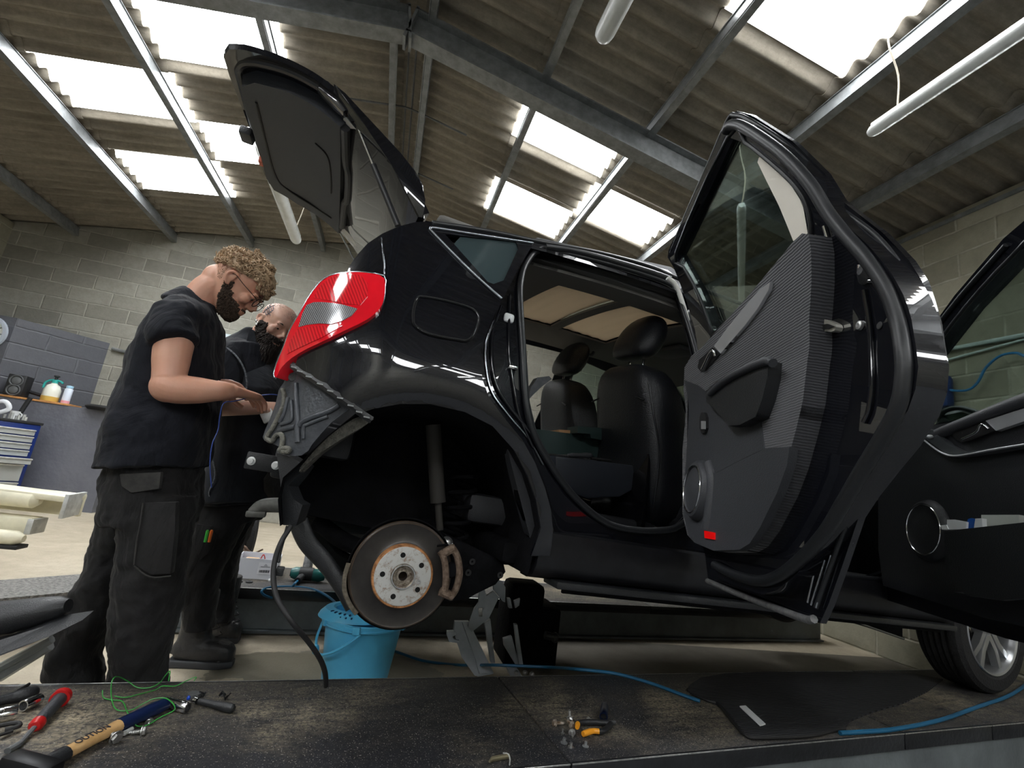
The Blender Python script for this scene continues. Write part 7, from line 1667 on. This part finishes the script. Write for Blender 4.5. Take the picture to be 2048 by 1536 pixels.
bm = NB(); add_tube(bm, spline([at(-30, 1408, .012), at(20, 1396, .012), at(45, 1390, .014), at(75, 1382, .014)], 5), [.010, .010, .011, .012, .012, .013, .013, .014, .014, .015, .015, .016, .016, .015, .014, .010], 12); tag(link_mesh('ratchet_bar', bm, M_blkp), 'black-handled bar lying behind the chrome sockets at the left edge', 'ratchet')
bm = NB(); add_tube(bm, [at(-20, 1412, .004), at(30, 1385, .004), at(58, 1368, .004)], .004, 6); tag(link_mesh('thin_rod', bm, M_blk), 'thin black rod across the corner of the near runway, far left', 'rod')
bm = NB(); add_tube(bm, spline([at(-30, 1462, .01), at(5, 1450, .012), at(34, 1446, .012), at(38, 1452, .012), at(10, 1460, .01)], 5), .005, 8); add_tube(bm, [at(-30, 1480, .008), at(25, 1462, .008)], .004, 6); tag(link_mesh('black_pliers', bm, M_blk), 'black pliers cut by the left edge, below the chrome sockets', 'pliers')
# ratchet
t = tool('ratchet_wrench', 'small ratchet wrench with black handle and blue direction knob', 'ratchet', 400, 1400); o0 = t.location.copy()
a, b = at(398, 1402, .012) - o0, at(468, 1418, .012) - o0
bm = NB(); add_tube(bm, [a, a.lerp(b, .12), a.lerp(b, .3), a.lerp(b, .6), a.lerp(b, .85), a.lerp(b, .96), b], [.007, .009, .008, .0105, .0120, .0110, .007], 14); link_mesh('ratchet_handle', bm, M_blkp, t)
bm = NB(); add_lathe(bm, [(0, 0), (.016, 0), (.017, .004), (.016, .014), (.0, .015)], Matrix.Translation(at(386, 1397) - o0), 20); link_mesh('ratchet_head', bm, M_steel_d, t)
bm = NB(); add_cyl(bm, at(389, 1400, .012) - o0, at(395, 1402, .012) - o0, .0085, 12); link_mesh('ratchet_collar', bm, M_chr, t)
bm = NB(); add_ell(bm, at(377, 1396, .016) - o0, (.0045, .004, .006)); link_mesh('direction_knob', bm, mat('bright_blue_knob', (0.02, 0.07, 0.45), 0.2), t)
# bolts
def bolt(lb, px, py, d, L=.032, r=.0045, hr=.0095, m=None, flange=True, grp=None):
    o = at(px, py, hr * .92); d = Vector(d).normalized(); M = axis_m(o, d); m = m or M_zinc
    bm = NB()
    add_lathe(bm, [(0, 0), (hr * .85, 0), (hr * .92, .001), (hr * .92, .006)], M, 6, cap=False)
    if flange: add_lathe(bm, [(hr * .9, .006), (hr * 1.15, .0065), (hr * 1.15, .0085), (r, .0095)], M, 20, cap=False)
    t = tag(link_mesh('bolt', bm, m), lb, 'bolt', grp)
    bm = NB(); pr = [(r, .0085)]
    n = int((L - .012) / .0016)
    for k in range(n): pr += [(r * (1.0 if k % 2 else .84), .010 + k * .0016)]
    pr += [(r * .6, L), (0, L)]
    add_lathe(bm, pr, M, 12, cap=False); link_mesh('bolt_shank', bm, m, t); return t
bolt('large bright bolt lying head-up just below the hammer handle', 236, 1478, (-.5, .35, .1), .026, .006, .0125)
bolt('bright hexagon bolt with a long shank below the green wire', 292, 1461, (-1, -.1, -.12), .034, .0048, .0098)
bolt('bright flanged nut-head bolt beside the blue hammer grip', 300, 1439, (.2, -.6, -.3), .016, .004, .0085)
bm = NB(); add_tube(bm, [at(248, 1467, .007), at(264, 1458, .007)], .0055, 10); tag(link_mesh('small_socket', bm, M_galv), 'tiny ribbed metal sleeve between the hammer handle and the bolts', 'sleeve')
for lb, px, py, d, L in (('rusty hexagon bolt at the left end of the right pile, head towards the mat', 1106, 1446, (1, .15, -.05), .040), ('zinc bolt standing up in the middle of the right pile', 1140, 1441, (.1, .5, .5), .03), ('rusty bolt lying under the upright zinc bolt of the pile', 1146, 1452, (-.3, .8, .1), .028), ('grey bolt pointing down below the orange pliers end', 1143, 1462, (-.2, -1, -.1), .024), ('small bright bolt behind the orange-handled pliers', 1174, 1442, (1, .3, 0), .022)):
    bolt(lb, px, py, d, L, .0048, .0092, M_rust if 'rusty' in lb else M_zinc)
def clip(lb, px, py, m=None, r=.0085, ct='clip'):
    bm = NB(); o = at(px, py); add_lathe(bm, [(0, .0), (r, .0), (r * 1.05, .0015), (r * .5, .003), (r * .42, .008), (r * .45, .013), (0, .014)], Matrix.Translation(o), 18, cap=False)
    return tag(link_mesh('trim_clip', bm, m or M_steel), lb, ct)
clip('round grey trim clip, leftmost below the right pile of bolts', 1128, 1486, None, .0100); clip('pale round clip lowest below the right pile of bolts', 1142, 1495, M_zinc, .0092); clip('round grey clip standing alone below the orange handle', 1171, 1493, None, .0092)
clip('small grey stud left of the grey bolts in the right pile', 1125, 1467, M_zinc, .005)
# pliers with orange tips
t = tool('pliers', 'black pliers with orange handle ends on the right pile of bolts', 'pliers', 1190, 1455); o0 = t.location.copy()
for k, (p0, p1, p2, p3) in enumerate((((1166, 1468), (1185, 1462), (1206, 1462), (1222, 1448)), ((1154, 1455), (1158, 1446), (1180, 1444), (1218, 1446)))):
    pts = spline([at(*p0, .012) - o0, at(*p1, .014) - o0, at(*p2, .013) - o0, at(*p3, .010) - o0], 5); n = len(pts)
    bm = NB(); add_tube(bm, pts[:(9 if k == 0 else 5)], [.0075] + [.0085] * 4 + [.0075] * 4 if k == 0 else [.006, .0075, .008, .008, .0075], 12); link_mesh('orange_handle_end', bm, mat('amber_plastic', (0.75, 0.30, 0.02), 0.3), t)
    bm = NB(); add_tube(bm, pts[(8 if k == 0 else 4):], .0082, 12); link_mesh('black_handle', bm, M_blkp, t)
bm = NB(); add_tube(bm, [at(1215, 1448, .008) - o0, at(1230, 1444, .007) - o0], [.008, .005], 10); link_mesh('pliers_jaw', bm, M_steel_d, t)
# plastic fasteners at left
for lb, pts in (('black winged plastic fastener behind the ratchet handle', [(388, 1394), (398, 1387), (408, 1390), (412, 1385)]), ('black winged plastic fastener, rightmost near the ratchet', [(438, 1392), (446, 1384), (450, 1398), (462, 1386)])):
    bm = NB(); P = [at(p[0], p[1], .004 + .008 * (i % 2)) for i, p in enumerate(pts)]; add_tube(bm, P, [.003, .006, .006, .002], 8, flat=.4); add_lathe(bm, [(0, 0), (.008, 0), (.006, .004), (0, .008)], Matrix.Translation(at(pts[1][0], pts[1][1] + 6)), 12)
    tag(link_mesh('plastic_fastener', bm, M_blkp), lb, 'clip')
# green wire
M_gw = mat('green_insulation', (0.03, 0.26, 0.04), 0.35)
bm = NB()
P1_ = [((205, 1380), .02), ((207, 1395), .004), ((225, 1400), .003), ((245, 1403), .004), ((255, 1425), .012), ((268, 1445), .012), ((275, 1452), .006), ((295, 1450), .004), ((320, 1435), .012), ((350, 1418), .030), ((335, 1398), .034), ((310, 1397), .030), ((285, 1408), .018), ((262, 1420), .008), ((235, 1420), .006), ((225, 1405), .006), ((222, 1380), .03), ((225, 1360), .05), ((235, 1353), .05), ((255, 1362), .02), ((275, 1375), .006), ((300, 1375), .005), ((320, 1365), .012), ((330, 1352), .035), ((340, 1342), .05), ((337, 1362), .03)]
P2_ = [((229, 1392), .004), ((250, 1395), .004), ((280, 1388), .004), ((310, 1380), .004), ((325, 1372), .01), ((350, 1372), .01), ((372, 1362), .02), ((392, 1354), .03), ((388, 1362), .02)]
for Q, nm, lb in ((P1_, 'green_wire', 'long curled green wire over the hammer grip and the chrome socket'), (P2_, 'green_wire', 'shorter green wire lying behind the curled one, near the trouser leg')):
    bm = NB(); add_tube(bm, spline([at(p[0], p[1], h) for p, h in Q], 5), .0014, 6); tag(link_mesh(nm, bm, M_gw), lb, 'wire')
# pin with ring on the platform edge
t = tool('linch_pin', 'brass-coloured linch pin with wire ring on the front lip of the runway', 'pin', 1000, 1518); o0 = t.location.copy()
bm = NB(); add_tube(bm, [at(979, 1523, .008) - o0, at(984, 1518, .008) - o0, at(1018, 1512, .008) - o0], [.003, .006, .006], 10); link_mesh('pin_body', bm, mat('dull_brass', (0.35, 0.31, 0.20), 0.35, 0.8), t)
bm = NB(); add_tube(bm, spline([at(1006, 1506, .012) - o0, at(1016, 1508, .014) - o0, at(1020, 1518, .008) - o0, at(1019, 1530, .004) - o0], 5), .0018, 6); link_mesh('wire_ring', bm, M_galv, t)
# ---- in the car: green crate, screwdriver, sun-visor frame
def cw(p): return CO + CM.transposed() @ Vector(p)
def car_box(nm, lb, ct, c, s, m, bev=.01):
    bm = NB(); add_box(bm, (0, 0, 0), s, bev=bev); o = tag(link_mesh(nm, bm, m), lb, ct); o.location = cw(c); o.rotation_euler = car.rotation_euler; return o
M_gn = mat('dark_green_case', (0.022, 0.042, 0.040), 0.4)
q = cy_(1095, 872, .62); r2 = cy_(1200, 905, .62)
bm = NB(); P = [cy_(p[0], p[1], .66) for p in [(1072, 858), (1178, 872), (1180, 860), (1202, 862), (1200, 915), (1072, 905)]]
add_prism(bm, [(p.x, p.z) for p in P], Matrix(((1, 0, 0, 0), (0, 0, 1, 0), (0, 1, 0, 0), (0, 0, 0, 1))), .66, .86)
o = link_mesh('green_crate', bm, M_gn, smooth=False); o.location = CO; o.rotation_euler = car.rotation_euler; tag(o, 'dark green plastic case standing in the rear of the cabin', 'case')
bm = NB(); P = [cy_(p[0], p[1], .60) for p in [(1155, 852), (1205, 856), (1203, 880), (1182, 876), (1180, 868), (1155, 866)]]
add_prism(bm, [(p.x, p.z) for p in P], Matrix(((1, 0, 0, 0), (0, 0, 1, 0), (0, 1, 0, 0), (0, 0, 0, 1))), .60, .70)
o = link_mesh('case_lid', bm, M_gn, smooth=False); o.location = CO; o.rotation_euler = car.rotation_euler; tag(o, 'small green lidded tray at the right end of the dark green case', 'tray')
bm = NB(); P = [cy_(p[0], p[1], .70) for p in [(1112, 860), (1148, 862), (1148, 868), (1112, 866)]]; add_prism(bm, [(p.x, p.z) for p in P], Matrix(((1, 0, 0, 0), (0, 0, 1, 0), (0, 1, 0, 0), (0, 0, 0, 1))), .67, .80)
o = link_mesh('wooden_block', bm, mat('light_wood', (0.36, 0.19, 0.09), 0.6), smooth=False); o.location = CO; o.rotation_euler = car.rotation_euler; tag(o, 'light brown wooden strip showing above the green case', 'wood')
t = thing('screwdriver', 'black-handled screwdriver lying on the bench base inside the rear door', 'screwdriver', CO); t.rotation_euler = car.rotation_euler
a, b, c_ = cy_(1098, 909, .42), cy_(1135, 911, .42), cy_(1184, 911, .42)
bm = NB(); add_tube(bm, [b, b.lerp(c_, .2), b.lerp(c_, .45), b.lerp(c_, .75), b.lerp(c_, .95), c_], [.007, .011, .009, .012, .011, .007], 12); link_mesh('screwdriver_handle', bm, M_trimp, t)
bm = NB(); add_tube(bm, [a, b], .003, 8); link_mesh('screwdriver_blade', bm, M_chr, t)
bm = NB(); add_tube(bm, [cy_(1180, 916, .44), cy_(1222, 922, .44)], .006, 8); o = tag(link_mesh('dark_rod', bm, M_blk), 'thin dark rod beside the screwdriver on the bench base', 'rod'); o.location = CO; o.rotation_euler = car.rotation_euler
# grey folded trim piece at the left of the cabin
bm = NB(); P = [cy_(p[0], p[1], .75) for p in [(1057, 800), (1062, 775), (1075, 755), (1098, 752), (1104, 758), (1085, 772), (1066, 790)]]; add_prism(bm, [(p.x, p.z) for p in P], Matrix(((1, 0, 0, 0), (0, 0, 1, 0), (0, 1, 0, 0), (0, 0, 0, 1))), .75, .80)
o = tag(link_mesh('folded_trim', bm, M_primer), 'grey folded trim piece leaning at the left inside the cabin', 'trim piece'); o.location = CO; o.rotation_euler = car.rotation_euler
# ================================================================ keep the tree at thing > part > sub-part
def _depth(o):
    d = 0
    while o.parent is not None: o = o.parent; d += 1
    return d
for o in list(scene.objects):
    while _depth(o) > 2: o.parent = o.parent.parent
